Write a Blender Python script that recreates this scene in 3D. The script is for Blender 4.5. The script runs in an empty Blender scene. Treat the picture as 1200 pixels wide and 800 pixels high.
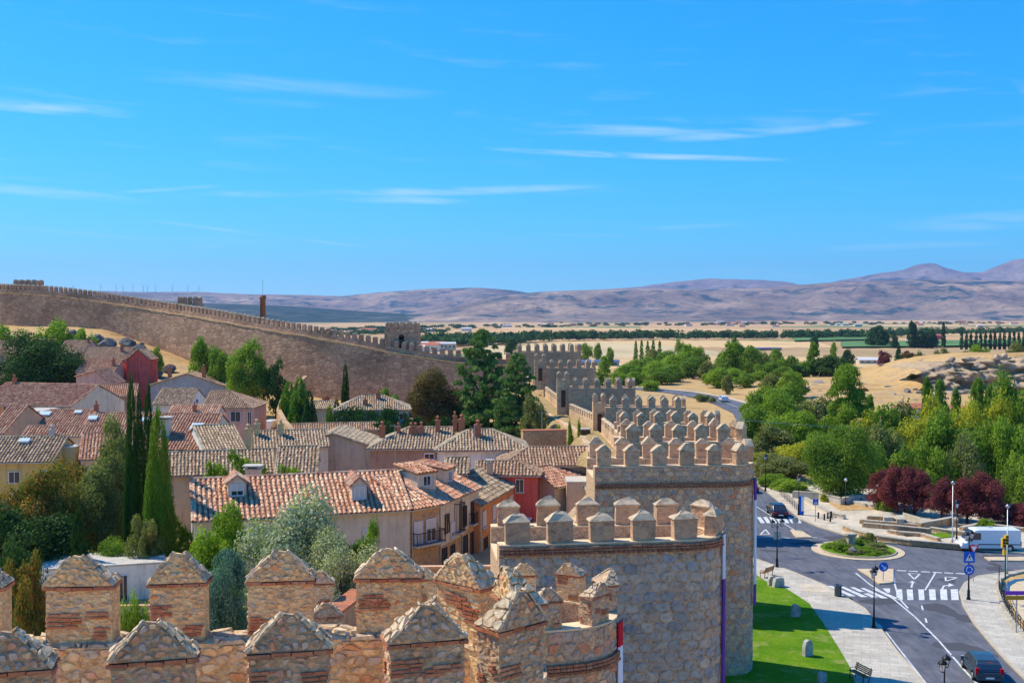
import bpy, bmesh, math, random
import numpy as np
from mathutils import Vector, Matrix
C = bpy.context.scene.collection
sc = bpy.context.scene
PI = math.pi
# ------------------------------------------------------------------ camera, world, sun
F = 1300.0; CAMZ = 24.0; PITCH = math.atan(35/F)
cam = bpy.data.cameras.new('camera'); cam.sensor_width = 36; cam.lens = 36*F/1200
cam.clip_start = 0.5; cam.clip_end = 60000
camo = bpy.data.objects.new('camera', cam); C.objects.link(camo)
camo.location = (0, 0, CAMZ); camo.rotation_euler = (PI/2 - PITCH, 0, 0)
sc.camera = camo
SUN_EL = math.radians(50); SUN_AZ = math.radians(26)      # sun to the left, a little ahead
SUND = Vector((-math.cos(SUN_AZ)*math.cos(SUN_EL), math.sin(SUN_AZ)*math.cos(SUN_EL), math.sin(SUN_EL)))
w = bpy.data.worlds.new('World'); sc.world = w; w.use_nodes = True
nt = w.node_tree; nt.nodes.clear()
def wn(t, **k):
    n = nt.nodes.new(t)
    for a, b in k.items(): setattr(n, a, b)
    return n
sky = wn('ShaderNodeTexSky', sky_type='NISHITA', sun_disc=False)
sky.sun_elevation = SUN_EL; sky.sun_rotation = math.radians(-(90 - 26)); sky.altitude = 1100
sky.air_density = 1.0; sky.dust_density = 0.25; sky.ozone_density = 3.0
bg = wn('ShaderNodeBackground'); bg.inputs[1].default_value = 0.13
wo = wn('ShaderNodeOutputWorld')
tc = wn('ShaderNodeTexCoord'); sep = wn('ShaderNodeSeparateXYZ'); nt.links.new(tc.outputs['Generated'], sep.inputs[0])
def wm(op, a, b=None, clamp=False):
    n = wn('ShaderNodeMath', operation=op, use_clamp=clamp)
    for i, v in enumerate((a, b)):
        if v is None: continue
        if isinstance(v, (int, float)): n.inputs[i].default_value = v
        else: nt.links.new(v, n.inputs[i])
    return n.outputs[0]
# thin cirrus: azimuth and elevation of the view direction feed a stretched noise
az = wm('ARCTAN2', sep.outputs[0], sep.outputs[1]); el = wm('ARCSINE', sep.outputs[2])
cmb = wn('ShaderNodeCombineXYZ')
nt.links.new(wm('MULTIPLY', az, 3.2), cmb.inputs[0])
nt.links.new(wm('ADD', wm('MULTIPLY', el, 34.0), wm('MULTIPLY', az, 1.6)), cmb.inputs[1])
nz = wn('ShaderNodeTexNoise'); nz.inputs['Scale'].default_value = 2.1; nz.inputs['Detail'].default_value = 10
nz.inputs['Roughness'].default_value = 0.62; nz.inputs['Distortion'].default_value = 0.35
nt.links.new(cmb.outputs[0], nz.inputs['Vector'])
cmask = wm('MULTIPLY', wm('SUBTRACT', nz.outputs[0], 0.56), 4.0, True)
# a few long streaks: (azimuth deg, elevation deg, half length deg, half thickness deg, tilt, strength)
streaks = [(-23.5,9.6,5.5,.38,-.02,.75),(6.5,7.9,8.2,.20,-.05,1.0),(8,9.3,8.5,.55,.0,.55),(-5.5,6.1,11,.28,.03,.7),
           (-24,5.7,7,.3,-.06,.6),(-13,3.9,6,.1,-.11,.6),(-22,3.8,5,.1,-.07,.4),(11,4.4,4.5,.15,.04,.4),(24,4.3,6,.5,.03,.4),(17,9.3,1.6,.35,.1,.6),(-12,11.2,9,.5,-.03,.25),(12,8.9,5,.3,.05,.6),(4,3.9,3,.08,-.03,.35),(-6.0,5.7,4,.25,-.02,.5),(20,3.2,5,.2,.02,.35),(-17,6.0,3,.12,.1,.4),(25.5,9.8,1.5,.4,-.6,.4)]
tot = None
edge = wm('MULTIPLY', wm('SUBTRACT', nz.outputs[0], 0.40), 3.6, True)
for a0, e0, la, te, ti, st in streaks:
    R = math.radians
    da = wm('SUBTRACT', az, R(a0)); de = wm('SUBTRACT', wm('SUBTRACT', el, R(e0)), wm('MULTIPLY', da, ti))
    q = wm('ADD', wm('POWER', wm('ABSOLUTE', wm('DIVIDE', da, R(la))), 2.4), wm('POWER', wm('ABSOLUTE', wm('DIVIDE', de, R(te))), 2.0))
    g = wm('MULTIPLY', wm('SUBTRACT', 1.0, q, True), st)
    tot = g if tot is None else wm('MAXIMUM', tot, g)
cl = wm('MULTIPLY', wm('MAXIMUM', wm('MULTIPLY', tot, edge), wm('MULTIPLY', cmask, 0.20)), 0.60)
cl = wm('MULTIPLY', cl, wm('MULTIPLY', sep.outputs[2], 40, True))
# grade of the clear sky: deep azure as in the photograph
ssp = wn('ShaderNodeSeparateColor'); nt.links.new(sky.outputs[0], ssp.inputs[0]); scm = wn('ShaderNodeCombineColor')
for k, (ga, pw) in enumerate(((.265, 1.95), (.665, .76), (1.02, .35))):
    v = wm('POWER', wm('MINIMUM', wm('MULTIPLY', ssp.outputs[k], .155), 2.2), pw)
    nt.links.new(wm('MULTIPLY', v, ga/.155), scm.inputs[k])
mx = wn('ShaderNodeMixRGB'); mx.inputs[2].default_value = (6.2, 6.6, 7.0, 1)
nt.links.new(cl, mx.inputs[0]); nt.links.new(scm.outputs[0], mx.inputs[1]); nt.links.new(mx.outputs[0], bg.inputs[0])
nt.links.new(bg.outputs[0], wo.inputs[0])
sl = bpy.data.lights.new('sun', 'SUN'); sl.energy = 4.2; sl.angle = math.radians(0.53); sl.color = (1, .93, .79)
so = bpy.data.objects.new('sun', sl); C.objects.link(so); so.rotation_euler = SUND.to_track_quat('Z', 'Y').to_euler()
so.location = (-40, 20, 80)
sc.view_settings.view_transform = 'Standard'; sc.view_settings.look = 'None'
sc.view_settings.exposure = 0.40; sc.view_settings.gamma = 1; sc.view_settings.use_curve_mapping = False
sc.render.engine = 'CYCLES'
sc.cycles.use_denoising = True; sc.cycles.max_bounces = 6; sc.cycles.diffuse_bounces = 3; sc.cycles.volume_bounces = 0
sc.cycles.transparent_max_bounces = 8

# ------------------------------------------------------------------ photograph -> place (pixels of the 1200x800 picture)
_cp, _sp = math.cos(PITCH), math.sin(PITCH)
def ray(px, py):
    x = (px-600)/F; y = -(py-400)/F
    return Vector((x, _cp + y*_sp, -_sp + y*_cp))
def P(px, py, d):
    r = ray(px, py); return Vector((0, 0, CAMZ)) + r*(d/r.y)
def G(px, py, z=0.0):
    r = ray(px, py); return Vector((0, 0, CAMZ)) + r*((z-CAMZ)/r.z)
def hit(px, py, p0, n):
    r = ray(px, py); o = Vector((0, 0, CAMZ)); return o + r*((Vector(p0)-o).dot(n)/r.dot(n))

# ------------------------------------------------------------------ materials
def newmat(name):
    m = bpy.data.materials.new(name); m.use_nodes = True
    b = m.node_tree.nodes['Principled BSDF']; b.inputs['Roughness'].default_value = .85
    b.inputs['Specular IOR Level'].default_value = .06
    return m, m.node_tree, b
def N(nt, t, **k):
    n = nt.nodes.new(t)
    for a, b in k.items():
        if a.startswith('i_'): n.inputs[a[2:].replace('_', ' ')].default_value = b
        else: setattr(n, a, b)
    return n
def c4(c): return (c[0], c[1], c[2], 1)
def ramp(nt, fac, cols, interp='LINEAR', pos=None):
    r = nt.nodes.new('ShaderNodeValToRGB'); r.color_ramp.interpolation = interp
    e = r.color_ramp.elements
    while len(e) < len(cols): e.new(0.5)
    for i, c in enumerate(cols):
        e[i].position = pos[i] if pos else i/max(1, len(cols)-1) if interp != 'CONSTANT' else i/len(cols)
        e[i].color = c4(c)
    nt.links.new(fac, r.inputs[0]); return r.outputs[0]
def position(nt): return nt.nodes.new('ShaderNodeNewGeometry').outputs['Position']
def noise(nt, scale, detail=4, rough=.6, vec=None, dist=0):
    n = N(nt, 'ShaderNodeTexNoise'); n.inputs['Scale'].default_value = scale; n.inputs['Detail'].default_value = detail
    n.inputs['Roughness'].default_value = rough; n.inputs['Distortion'].default_value = dist
    nt.links.new(vec if vec is not None else position(nt), n.inputs['Vector']); return n.outputs[0]
def mixc(nt, fac, a, b, mode='MIX'):
    m = N(nt, 'ShaderNodeMixRGB', blend_type=mode)
    for i, v in ((0, fac), (1, a), (2, b)):
        if isinstance(v, (int, float)): m.inputs[i].default_value = v
        elif isinstance(v, (tuple, list)): m.inputs[i].default_value = c4(v)
        else: nt.links.new(v, m.inputs[i])
    return m.outputs[0]
def math_(nt, op, a, b=0, clamp=False):
    n = N(nt, 'ShaderNodeMath', operation=op, use_clamp=clamp)
    for i, v in enumerate((a, b)):
        if isinstance(v, (int, float)): n.inputs[i].default_value = v
        else: nt.links.new(v, n.inputs[i])
    return n.outputs[0]
def bump(nt, b, h, strength=.5, dist=.02):
    n = N(nt, 'ShaderNodeBump'); n.inputs['Strength'].default_value = strength; n.inputs['Distance'].default_value = dist
    nt.links.new(h, n.inputs['Height']); nt.links.new(n.outputs[0], b.inputs['Normal'])
def scaled(nt, sx, sy, sz):
    n = N(nt, 'ShaderNodeVectorMath', operation='MULTIPLY'); n.inputs[1].default_value = (sx, sy, sz)
    nt.links.new(position(nt), n.inputs[0]); return n.outputs[0]
M = {}
KL8 = dict(rubble_stone=1.3, shade_stone=1.85, ashlar=1.6, cap_stone=1.25, brick=1.35, brick_dark=1.6, mortar=1.18, mortar_shade=1.5, tower_masonry=1.4, curtain_masonry=1.35, inner_masonry=1.15, coping=1.25,
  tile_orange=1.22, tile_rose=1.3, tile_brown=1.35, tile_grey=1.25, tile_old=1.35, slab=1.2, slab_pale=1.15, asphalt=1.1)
WARM = {n: (1.16, .93, .70) for n in ('rubble_stone', 'ashlar', 'shade_stone', 'mortar_shade', 'tower_masonry')}
WARM.update({n: (1.10, .92, .72) for n in ('inner_masonry', 'coping', 'lime_floor', 'garden_stone', 'brick_dark')})
WARM['mortar'] = (1.18, 1.06, .90); WARM['rubble_stone'] = (1.22, 1.05, .83); WARM['cap_stone'] = (.98, .83, .64)
WARM['curtain_masonry'] = (1.12, .88, .66); WARM['ashlar'] = (1.08, .96, .80)
WARM.update({n: (1.02, .93, .78) for n in ('slab', 'slab_pale', 'terrace', 'kerb', 'cream_paving')})
WARM.update({n: (1.0, .94, .76) for n in ('tile_orange', 'tile_rose', 'tile_brown', 'tile_grey', 'tile_old', 'under_tile')})
def lift(name, cols):
    k = KL8.get(name, 1.0); t = WARM.get(name, (1, 1, 1)); return [tuple(min(.9, c*k*t[i]) for i, c in enumerate(col)) for col in cols]
def plain(name, col, var=.12, scale=1.5, rough=.85, bmp=0, metallic=0, spec=None):
    m, t, b = newmat(name); col = lift(name, [col])[0]
    n = noise(t, scale, 5)
    lo = [max(0, c*(1-var*1.6)) for c in col]; hi = [min(1, c*(1+var)) for c in col]
    t.links.new(ramp(t, n, [lo, col, hi], pos=[.3, .5, .72]), b.inputs['Base Color'])
    b.inputs['Roughness'].default_value = rough; b.inputs['Metallic'].default_value = metallic
    if spec is not None: b.inputs['Specular IOR Level'].default_value = spec
    if bmp: bump(t, b, noise(t, scale*6, 4), bmp, .02)
    M[name] = m; return m
def pieces(name, cols, nscale=6, nvar=.35, bmp=.5, rough=.9, dirt=None, bd=.02):
    """colour picked per piece from the mesh attribute rnd"""
    m, t, b = newmat(name); cols = lift(name, cols)
    at = N(t, 'ShaderNodeAttribute', attribute_name='rnd')
    base = ramp(t, at.outputs['Fac'], cols)
    n = noise(t, nscale, 5)
    g = ramp(t, n, [[1-nvar]*3, [1]*3, [1+nvar*.5]*3], pos=[.3, .5, .7])
    col = mixc(t, 1.0, base, g, 'MULTIPLY')
    if dirt:
        col = mixc(t, ramp(t, noise(t, dirt[1], 5, .65), [(0,0,0), (1,1,1)], pos=[dirt[2], dirt[2]+.14]), col, dirt[0])
    t.links.new(col, b.inputs['Base Color']); b.inputs['Roughness'].default_value = rough
    if bmp: bump(t, b, noise(t, nscale*4, 5), bmp, bd)
    M[name] = m; return m
def masonry(name, cols, mortar, sx=1.7, sz=2.6, bmp=.6, edge=.06, stain=None):
    """stones too far off to pick apart singly"""
    m, t, b = newmat(name); cols = lift(name, cols); mortar = lift(name, [mortar])[0]
    v1 = N(t, 'ShaderNodeTexVoronoi', feature='F1'); v2 = N(t, 'ShaderNodeTexVoronoi', feature='DISTANCE_TO_EDGE')
    vec = scaled(t, sx, sx, sz)
    for v in (v1, v2): v.inputs['Scale'].default_value = 1; t.links.new(vec, v.inputs['Vector'])
    sepc = N(t, 'ShaderNodeSeparateColor'); t.links.new(v1.outputs['Color'], sepc.inputs[0])
    base = ramp(t, sepc.outputs[0], cols)
    base = mixc(t, 1.0, base, ramp(t, noise(t, 3, 5), [[.72]*3, [1]*3, [1.2]*3], pos=[.3, .5, .7]), 'MULTIPLY')
    e = ramp(t, v2.outputs['Distance'], [(1,1,1), (0,0,0)], pos=[edge*.5, edge])
    col = mixc(t, e, base, mortar)
    big = ramp(t, noise(t, .12, 5, .65), [[.78]*3, [1]*3, [1.15]*3], pos=[.35, .5, .65])
    col = mixc(t, 1.0, col, big, 'MULTIPLY')
    t.links.new(col, b.inputs['Base Color'])
    bump(t, b, math_(t, 'ADD', v2.outputs['Distance'], math_(t, 'MULTIPLY', noise(t, 8, 4), .3)), bmp, .08)
    M[name] = m; return m
S1, S2, S3, S4, S5 = (.17,.15,.14), (.30,.22,.15), (.42,.30,.18), (.24,.22,.21), (.36,.20,.12)
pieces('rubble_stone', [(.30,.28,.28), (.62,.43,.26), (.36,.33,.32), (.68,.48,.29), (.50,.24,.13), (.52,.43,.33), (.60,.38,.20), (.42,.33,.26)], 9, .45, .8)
pieces('shade_stone', [(.17,.175,.20), (.34,.26,.19), (.22,.22,.24), (.42,.32,.23), (.32,.16,.11), (.26,.25,.26), (.22,.17,.14)], 8, .45, .8)  # rubble again with shade put into its colours, for faces turned from the sun
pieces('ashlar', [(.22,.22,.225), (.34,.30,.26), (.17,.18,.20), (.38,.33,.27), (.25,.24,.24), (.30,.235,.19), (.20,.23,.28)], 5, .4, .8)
pieces('cap_stone', [(.56,.48,.38), (.42,.36,.30), (.66,.58,.47), (.52,.42,.31), (.6,.54,.46)], 12, .5, 1.0)
pieces('brick', [(.34,.11,.05), (.42,.16,.08), (.27,.10,.06), (.46,.22,.12)], 14, .4, .6)
pieces('brick_dark', [(.19,.10,.075), (.24,.13,.10), (.15,.09,.07), (.26,.17,.13)], 14, .4, .6)
def rough_mortar(name, a, b2, c3):
    m, t, b = newmat(name); cs_ = lift(name, [a, b2, c3])
    col = ramp(t, noise(t, 5, 9, .78), cs_, pos=[.36, .5, .62])
    v = N(t, 'ShaderNodeTexVoronoi', feature='F1'); v.inputs['Scale'].default_value = 11; t.links.new(scaled(t, 1, 1, 1.7), v.inputs['Vector']); s3 = N(t, 'ShaderNodeSeparateColor'); t.links.new(v.outputs['Color'], s3.inputs[0])
    col = mixc(t, 1.0, col, ramp(t, s3.outputs[0], [[.74]*3, [.96]*3, [1.0]*3, [1.12]*3]), 'MULTIPLY')
    t.links.new(col, b.inputs['Base Color']); b.inputs['Roughness'].default_value = .95
    bump(t, b, math_(t, 'ADD', noise(t, 14, 8, .75), v.outputs['Distance']), 1.0, .05); M[name] = m
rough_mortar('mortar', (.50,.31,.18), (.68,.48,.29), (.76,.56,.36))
rough_mortar('mortar_shade', (.22,.17,.13), (.38,.31,.25), (.46,.39,.31))  # duller copy of the mortar, shade painted into it for the shaded faces
plain('lime_floor', (.74,.63,.48), .15, 1.2, .95, .4)
masonry('tower_masonry', [(.24,.20,.18), (.34,.26,.20), (.28,.235,.21), (.38,.29,.21), (.23,.18,.16)], (.36,.28,.21), 3.4, 5.0)
masonry('curtain_masonry', [(.23,.18,.15), (.38,.30,.245), (.30,.235,.195), (.42,.335,.27), (.26,.20,.17), (.34,.27,.23)], (.22,.17,.14), .6, 1.5, .8, .07)
masonry('inner_masonry', [(.42,.33,.24), (.50,.40,.29), (.38,.31,.24), (.54,.43,.31)], (.50,.40,.30), 1.6, 2.4)
masonry('garden_stone', [(.44,.31,.19), (.52,.38,.24), (.36,.27,.19), (.5,.40,.28)], (.50,.40,.28), 2.2, 3.4, .5)
def roofmat(name, cols): pieces(name, cols, 2.2, .35, .25, .9, ((.10,.085,.06), 1.1, .60))
roofmat('tile_orange', [(.56,.29,.20), (.62,.38,.28), (.44,.20,.14), (.70,.50,.38), (.52,.28,.19)])
roofmat('tile_rose', [(.36,.17,.12), (.43,.24,.18), (.28,.12,.09), (.50,.34,.26), (.33,.18,.13)])
roofmat('tile_brown', [(.29,.17,.12), (.38,.24,.18), (.22,.14,.10), (.44,.32,.24), (.27,.20,.15)])
roofmat('tile_grey', [(.33,.26,.20), (.42,.33,.26), (.24,.19,.15), (.50,.41,.32), (.34,.25,.19)])
roofmat('tile_old', [(.26,.18,.13), (.38,.29,.22), (.17,.13,.10), (.48,.38,.30), (.24,.18,.13)])
def wallmat(n, c):
    c = (min(.85, c[0]*1.12), min(.82, c[1]*1.05), min(.78, c[2]*.92)); m, t, b = newmat(n)
    col = ramp(t, noise(t, .8, 6, .7), [[k*.82 for k in c], c, [min(.9, k*1.08) for k in c]], pos=[.3, .5, .7])
    col = mixc(t, 1.0, col, ramp(t, noise(t, 1.0, 5, .7, scaled(t, 2.2, 2.2, .22)), [[.74]*3, [1]*3, [1.05]*3], pos=[.34, .48, .7]), 'MULTIPLY')
    t.links.new(col, b.inputs['Base Color']); b.inputs['Roughness'].default_value = .9; bump(t, b, noise(t, 9, 4), .25, .02); M[n] = m
for n, c in dict(cream=(.62,.55,.46), tan=(.58,.46,.36), ochre=(.58,.42,.18), white=(.80,.78,.76), pinkish=(.62,.40,.36), redwall=(.66,.13,.11),
                 orange_wall=(.62,.27,.12), orange_pale=(.66,.40,.26), greyblue=(.42,.41,.44), brownwall=(.38,.25,.20), yellowwall=(.55,.45,.25), concrete=(.50,.48,.45)).items():
    wallmat('w_'+n, c)
plain('under_tile', (.30,.17,.12), .3, 2)
plain('wood_dark', (.10,.06,.04), .3, 4); plain('wood', (.35,.19,.09), .3, 4); plain('shutter', (.66,.60,.52), .05, 2)
plain('frame_white', (.75,.74,.72), .05, 3, .5); plain('iron', (.03,.03,.035), .2, 5, .45, 0, .6); plain('steel', (.40,.42,.43), .1, 3, .4, 0, .7)
m, t, b = newmat('glass'); b.inputs['Base Color'].default_value = (.03,.04,.05,1); b.inputs['Roughness'].default_value = .08; b.inputs['Specular IOR Level'].default_value = .6; M['glass'] = m
m, t, b = newmat('skylight'); b.inputs['Base Color'].default_value = (.55,.68,.72,1); b.inputs['Roughness'].default_value = .12; M['skylight'] = m
# road and paving
m, t, b = newmat('asphalt')
c = ramp(t, noise(t, .35, 6, .7), [(.10,.104,.124), (.128,.131,.15), (.158,.157,.170)], pos=[.3, .5, .7])
c = mixc(t, .5, c, ramp(t, noise(t, 14, 3), [[.85]*3, [1.15]*3]), 'MULTIPLY')
c = mixc(t, 1.0, c, ramp(t, noise(t, .9, 6, .7, scaled(t, 2.2, .35, 1)), [[.80]*3, [1]*3, [1.18]*3], pos=[.36, .5, .64]), 'MULTIPLY')
c = mixc(t, ramp(t, noise(t, .16, 2, .5), [(0,0,0), (1,1,1)], 'CONSTANT', pos=[0, .63]), c, (.085,.085,.092))
t.links.new(c, b.inputs['Base Color']); bump(t, b, noise(t, 40, 3), .3, .01); M['asphalt'] = m
plain('road_paint', (.62,.62,.60), .22, 2.2, .6); plain('kerb', (.52,.47,.40), .12, 3); plain('cream_paving', (.60,.50,.38), .12, 2)
plain('slab', (.40,.39,.375), .10, .9, .85, .2); plain('slab_pale', (.50,.45,.38), .10, .9, .85, .2); plain('terrace', (.50,.48,.45), .12, .7, .85, .2)
def paving(name, col, bw, bh, rot=0.0, var=.10):
    m, t, b = newmat(name); col = lift(name, [col])[0]
    mp_ = N(t, 'ShaderNodeMapping'); mp_.inputs['Rotation'].default_value = (0, 0, rot); t.links.new(position(t), mp_.inputs[0])
    br = N(t, 'ShaderNodeTexBrick'); br.inputs['Scale'].default_value = 1; br.inputs['Brick Width'].default_value = bw; br.inputs['Row Height'].default_value = bh
    br.inputs['Mortar Size'].default_value = .018; br.inputs['Mortar Smooth'].default_value = .3
    br.inputs['Color1'].default_value = c4([c*(1-var) for c in col]); br.inputs['Color2'].default_value = c4([c*(1+var) for c in col]); br.inputs['Mortar'].default_value = c4([c*.62 for c in col])
    t.links.new(mp_.outputs[0], br.inputs['Vector'])
    c = mixc(t, 1.0, br.outputs[0], ramp(t, noise(t, .4, 7, .75), [[.72]*3, [1]*3, [1.12]*3], pos=[.3, .5, .68]), 'MULTIPLY')
    c = mixc(t, 1.0, c, ramp(t, noise(t, 6, 4), [[.88]*3, [1.08]*3], pos=[.3, .7]), 'MULTIPLY')
    t.links.new(c, b.inputs['Base Color']); bump(t, b, br.outputs['Fac'], -.4, .01); M[name] = m
paving('slab', (.43,.42,.40), 1.2, .6, .3); paving('slab_pale', (.52,.47,.40), .9, .6, -.35); paving('terrace', (.50,.47,.42), .8, .4, .2)
m, t, b = newmat('lawn')
c = ramp(t, noise(t, .22, 6, .7), [(.07,.17,.004), (.11,.24,.006), (.17,.28,.012), (.30,.28,.05)], pos=[.3, .48, .62, .78])
c = mixc(t, 1.0, c, ramp(t, noise(t, 7, 5, .7), [[.6]*3, [1.35]*3], pos=[.3, .7]), 'MULTIPLY')
c = mixc(t, ramp(t, noise(t, .5, 6, .75), [(0,0,0), (1,1,1)], pos=[.52, .68]), c, (.30,.31,.08))
t.links.new(c, b.inputs['Base Color']); bump(t, b, noise(t, 30, 3), .9, .06); M['lawn'] = m
# ground: dry grass and earth near, fields beyond
m, t, b = newmat('ground')
near = ramp(t, noise(t, .06, 7, .7), [(.28,.17,.075), (.48,.29,.115), (.57,.36,.145), (.43,.285,.15), (.23,.19,.08)], pos=[.28, .42, .52, .62, .74])
near = mixc(t, .7, near, ramp(t, noise(t, 1.3, 5), [[.65]*3, [1.2]*3], pos=[.3, .65]), 'MULTIPLY')
vo = N(t, 'ShaderNodeTexVoronoi', feature='F1'); vo.inputs['Scale'].default_value = 1
vv = N(t, 'ShaderNodeVectorMath', operation='MULTIPLY'); vv.inputs[1].default_value = (.0022, .0030, 0); t.links.new(position(t), vv.inputs[0]); t.links.new(vv.outputs[0], vo.inputs['Vector'])
sc_ = N(t, 'ShaderNodeSeparateColor'); t.links.new(vo.outputs['Color'], sc_.inputs[0])
far = ramp(t, sc_.outputs[0], [(.60,.37,.17), (.50,.30,.14), (.66,.43,.20), (.54,.33,.15), (.60,.36,.18), (.44,.29,.14), (.16,.22,.07)], 'CONSTANT')
far = mixc(t, .8, far, ramp(t, noise(t, .008, 7, .7), [[.75]*3, [1]*3, [1.2]*3], pos=[.35, .5, .65]), 'MULTIPLY')
scrub = ramp(t, noise(t, .0016, 8, .75), [(0,0,0), (1,1,1)], pos=[.60, .66])
far = mixc(t, scrub, far, (.22,.20,.11))
sp = N(t, 'ShaderNodeSeparateXYZ'); t.links.new(position(t), sp.inputs[0])
fac = math_(t, 'MULTIPLY', math_(t, 'SUBTRACT', sp.outputs[1], 500), .004, True)
c = mixc(t, fac, near, far)
t.links.new(c, b.inputs['Base Color']); bump(t, b, noise(t, 2.0, 5), .7, .15); M['ground'] = m
m, t, b = newmat('drygrass')
t.links.new(ramp(t, noise(t, .9, 6, .7), [(.22,.15,.06), (.38,.26,.11), (.46,.32,.15), (.27,.22,.08)], pos=[.3, .48, .6, .75]), b.inputs['Base Color']); bump(t, b, noise(t, 7, 5), 1, .15); M['drygrass'] = m
plain('field_green', (.12,.22,.07), .25, .02); plain('field_tan', (.60,.45,.24), .2, .01)
def rockmat(n, a, bb, c_):
    m, t, b = newmat(n); 
    t.links.new(ramp(t, noise(t, .5, 8, .7), [a, bb, c_], pos=[.32, .5, .66]), b.inputs['Base Color']); bump(t, b, noise(t, 1.6, 7, .7), 1, .5); M[n] = m
rockmat('rock', (.16,.14,.13), (.32,.27,.23), (.46,.40,.34)); rockmat('cliff', (.28,.18,.12), (.52,.37,.26), (.64,.49,.37)); rockmat('rock_grey', (.09,.085,.08), (.17,.155,.14), (.28,.25,.22))
def hillmat(n, cols, green, gpos, sc0=.0011):
    m, t, b = newmat(n)
    vec = scaled(t, 1, 1, 2.5)
    c = ramp(t, noise(t, sc0, 9, .72, vec), cols, pos=[.36, .48, .60, .74])
    c = mixc(t, ramp(t, noise(t, sc0*2.3, 9, .75, vec), [(0,0,0), (1,1,1)], pos=[gpos, gpos+.07]), c, green)
    c = mixc(t, .7, c, ramp(t, noise(t, .012, 6, .7, vec), [[.7]*3, [1.25]*3], pos=[.35, .65]), 'MULTIPLY')
    t.links.new(c, b.inputs['Base Color']); bump(t, b, noise(t, .006, 8, .7, vec), 1, 30); M[n] = m
hillmat('hill_brown', [(.15,.115,.10), (.27,.195,.15), (.42,.29,.20), (.80,.53,.32)], (.045,.085,.09), .52)
hillmat('hill_far', [(.16,.13,.13), (.25,.19,.17), (.34,.26,.22), (.50,.38,.3)], (.06,.09,.11), .56, .0006)
hillmat('hill_green', [(.05,.07,.05), (.07,.09,.06), (.12,.12,.08), (.40,.30,.18)], (.03,.055,.04), .46, .002)
# leaves
def leafmat(n, cols, tr=.35):
    k_ = dict(leaf_dark=1.5, leaf_cypress=1.35, leaf_plum=1.5, leaf_silver=1.7, leaf_autumn=1.5, leaf_blue=1.3).get(n, 1.55); cols = [(c[0]*k_*1.18, c[1]*k_, c[2]*k_*.8) for c in cols]
    m, t, b = newmat(n)
    at = N(t, 'ShaderNodeAttribute', attribute_name='rnd'); c = ramp(t, at.outputs['Fac'], cols)
    oi = N(t, 'ShaderNodeObjectInfo')
    c = mixc(t, 1.0, c, ramp(t, oi.outputs['Random'], [(.85,.88,.9), (1.12,1.08,.95)]), 'MULTIPLY')
    t.links.new(c, b.inputs['Base Color']); b.inputs['Roughness'].default_value = .6
    tl = N(t, 'ShaderNodeBsdfTranslucent'); t.links.new(mixc(t, 1.0, c, (1.2,1.4,.6), 'MULTIPLY'), tl.inputs[0])
    ms = N(t, 'ShaderNodeMixShader'); ms.inputs[0].default_value = tr
    t.links.new(b.outputs[0], ms.inputs[1]); t.links.new(tl.outputs[0], ms.inputs[2])
    t.links.new(ms.outputs[0], t.nodes['Material Output'].inputs[0]); M[n] = m
leafmat('leaf_green', [(.055,.11,.018), (.10,.18,.028), (.17,.26,.04), (.075,.14,.028)])
leafmat('leaf_cedar', [(.04,.09,.035), (.07,.14,.05), (.11,.19,.065), (.05,.10,.035)], .25)
leafmat('leaf_bright', [(.07,.14,.02), (.12,.21,.028), (.18,.28,.035), (.09,.17,.028)])
leafmat('leaf_yellow', [(.12,.17,.02), (.22,.26,.03), (.30,.30,.03), (.15,.20,.03)])
leafmat('leaf_dark', [(.015,.045,.016), (.03,.075,.024), (.05,.10,.03), (.02,.055,.02)], .2)
leafmat('leaf_cypress', [(.014,.05,.014), (.025,.075,.018), (.04,.10,.022), (.018,.055,.015)], .2)
leafmat('leaf_thuja', [(.04,.12,.012), (.08,.18,.02), (.12,.22,.03), (.14,.14,.03)], .25)
leafmat('leaf_silver', [(.13,.17,.12), (.22,.27,.20), (.31,.36,.28), (.16,.20,.13)], .25)
leafmat('leaf_blue', [(.05,.13,.12), (.09,.20,.18), (.14,.27,.24), (.04,.10,.08)], .2)
leafmat('leaf_olive', [(.08,.10,.035), (.12,.15,.06), (.17,.20,.08), (.09,.12,.05)], .3)
leafmat('leaf_autumn', [(.05,.10,.02), (.10,.14,.03), (.30,.13,.04), (.12,.15,.03), (.06,.10,.02), (.36,.20,.07)], .3)
leafmat('leaf_plum', [(.06,.018,.03), (.11,.032,.048), (.17,.055,.07), (.07,.022,.035)], .25)
leafmat('leaf_bronze', [(.05,.045,.025), (.09,.075,.035), (.15,.115,.045), (.06,.06,.03)], .25)
plain('bark', (.12,.09,.065), .3, 3, .95, .6)

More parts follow.
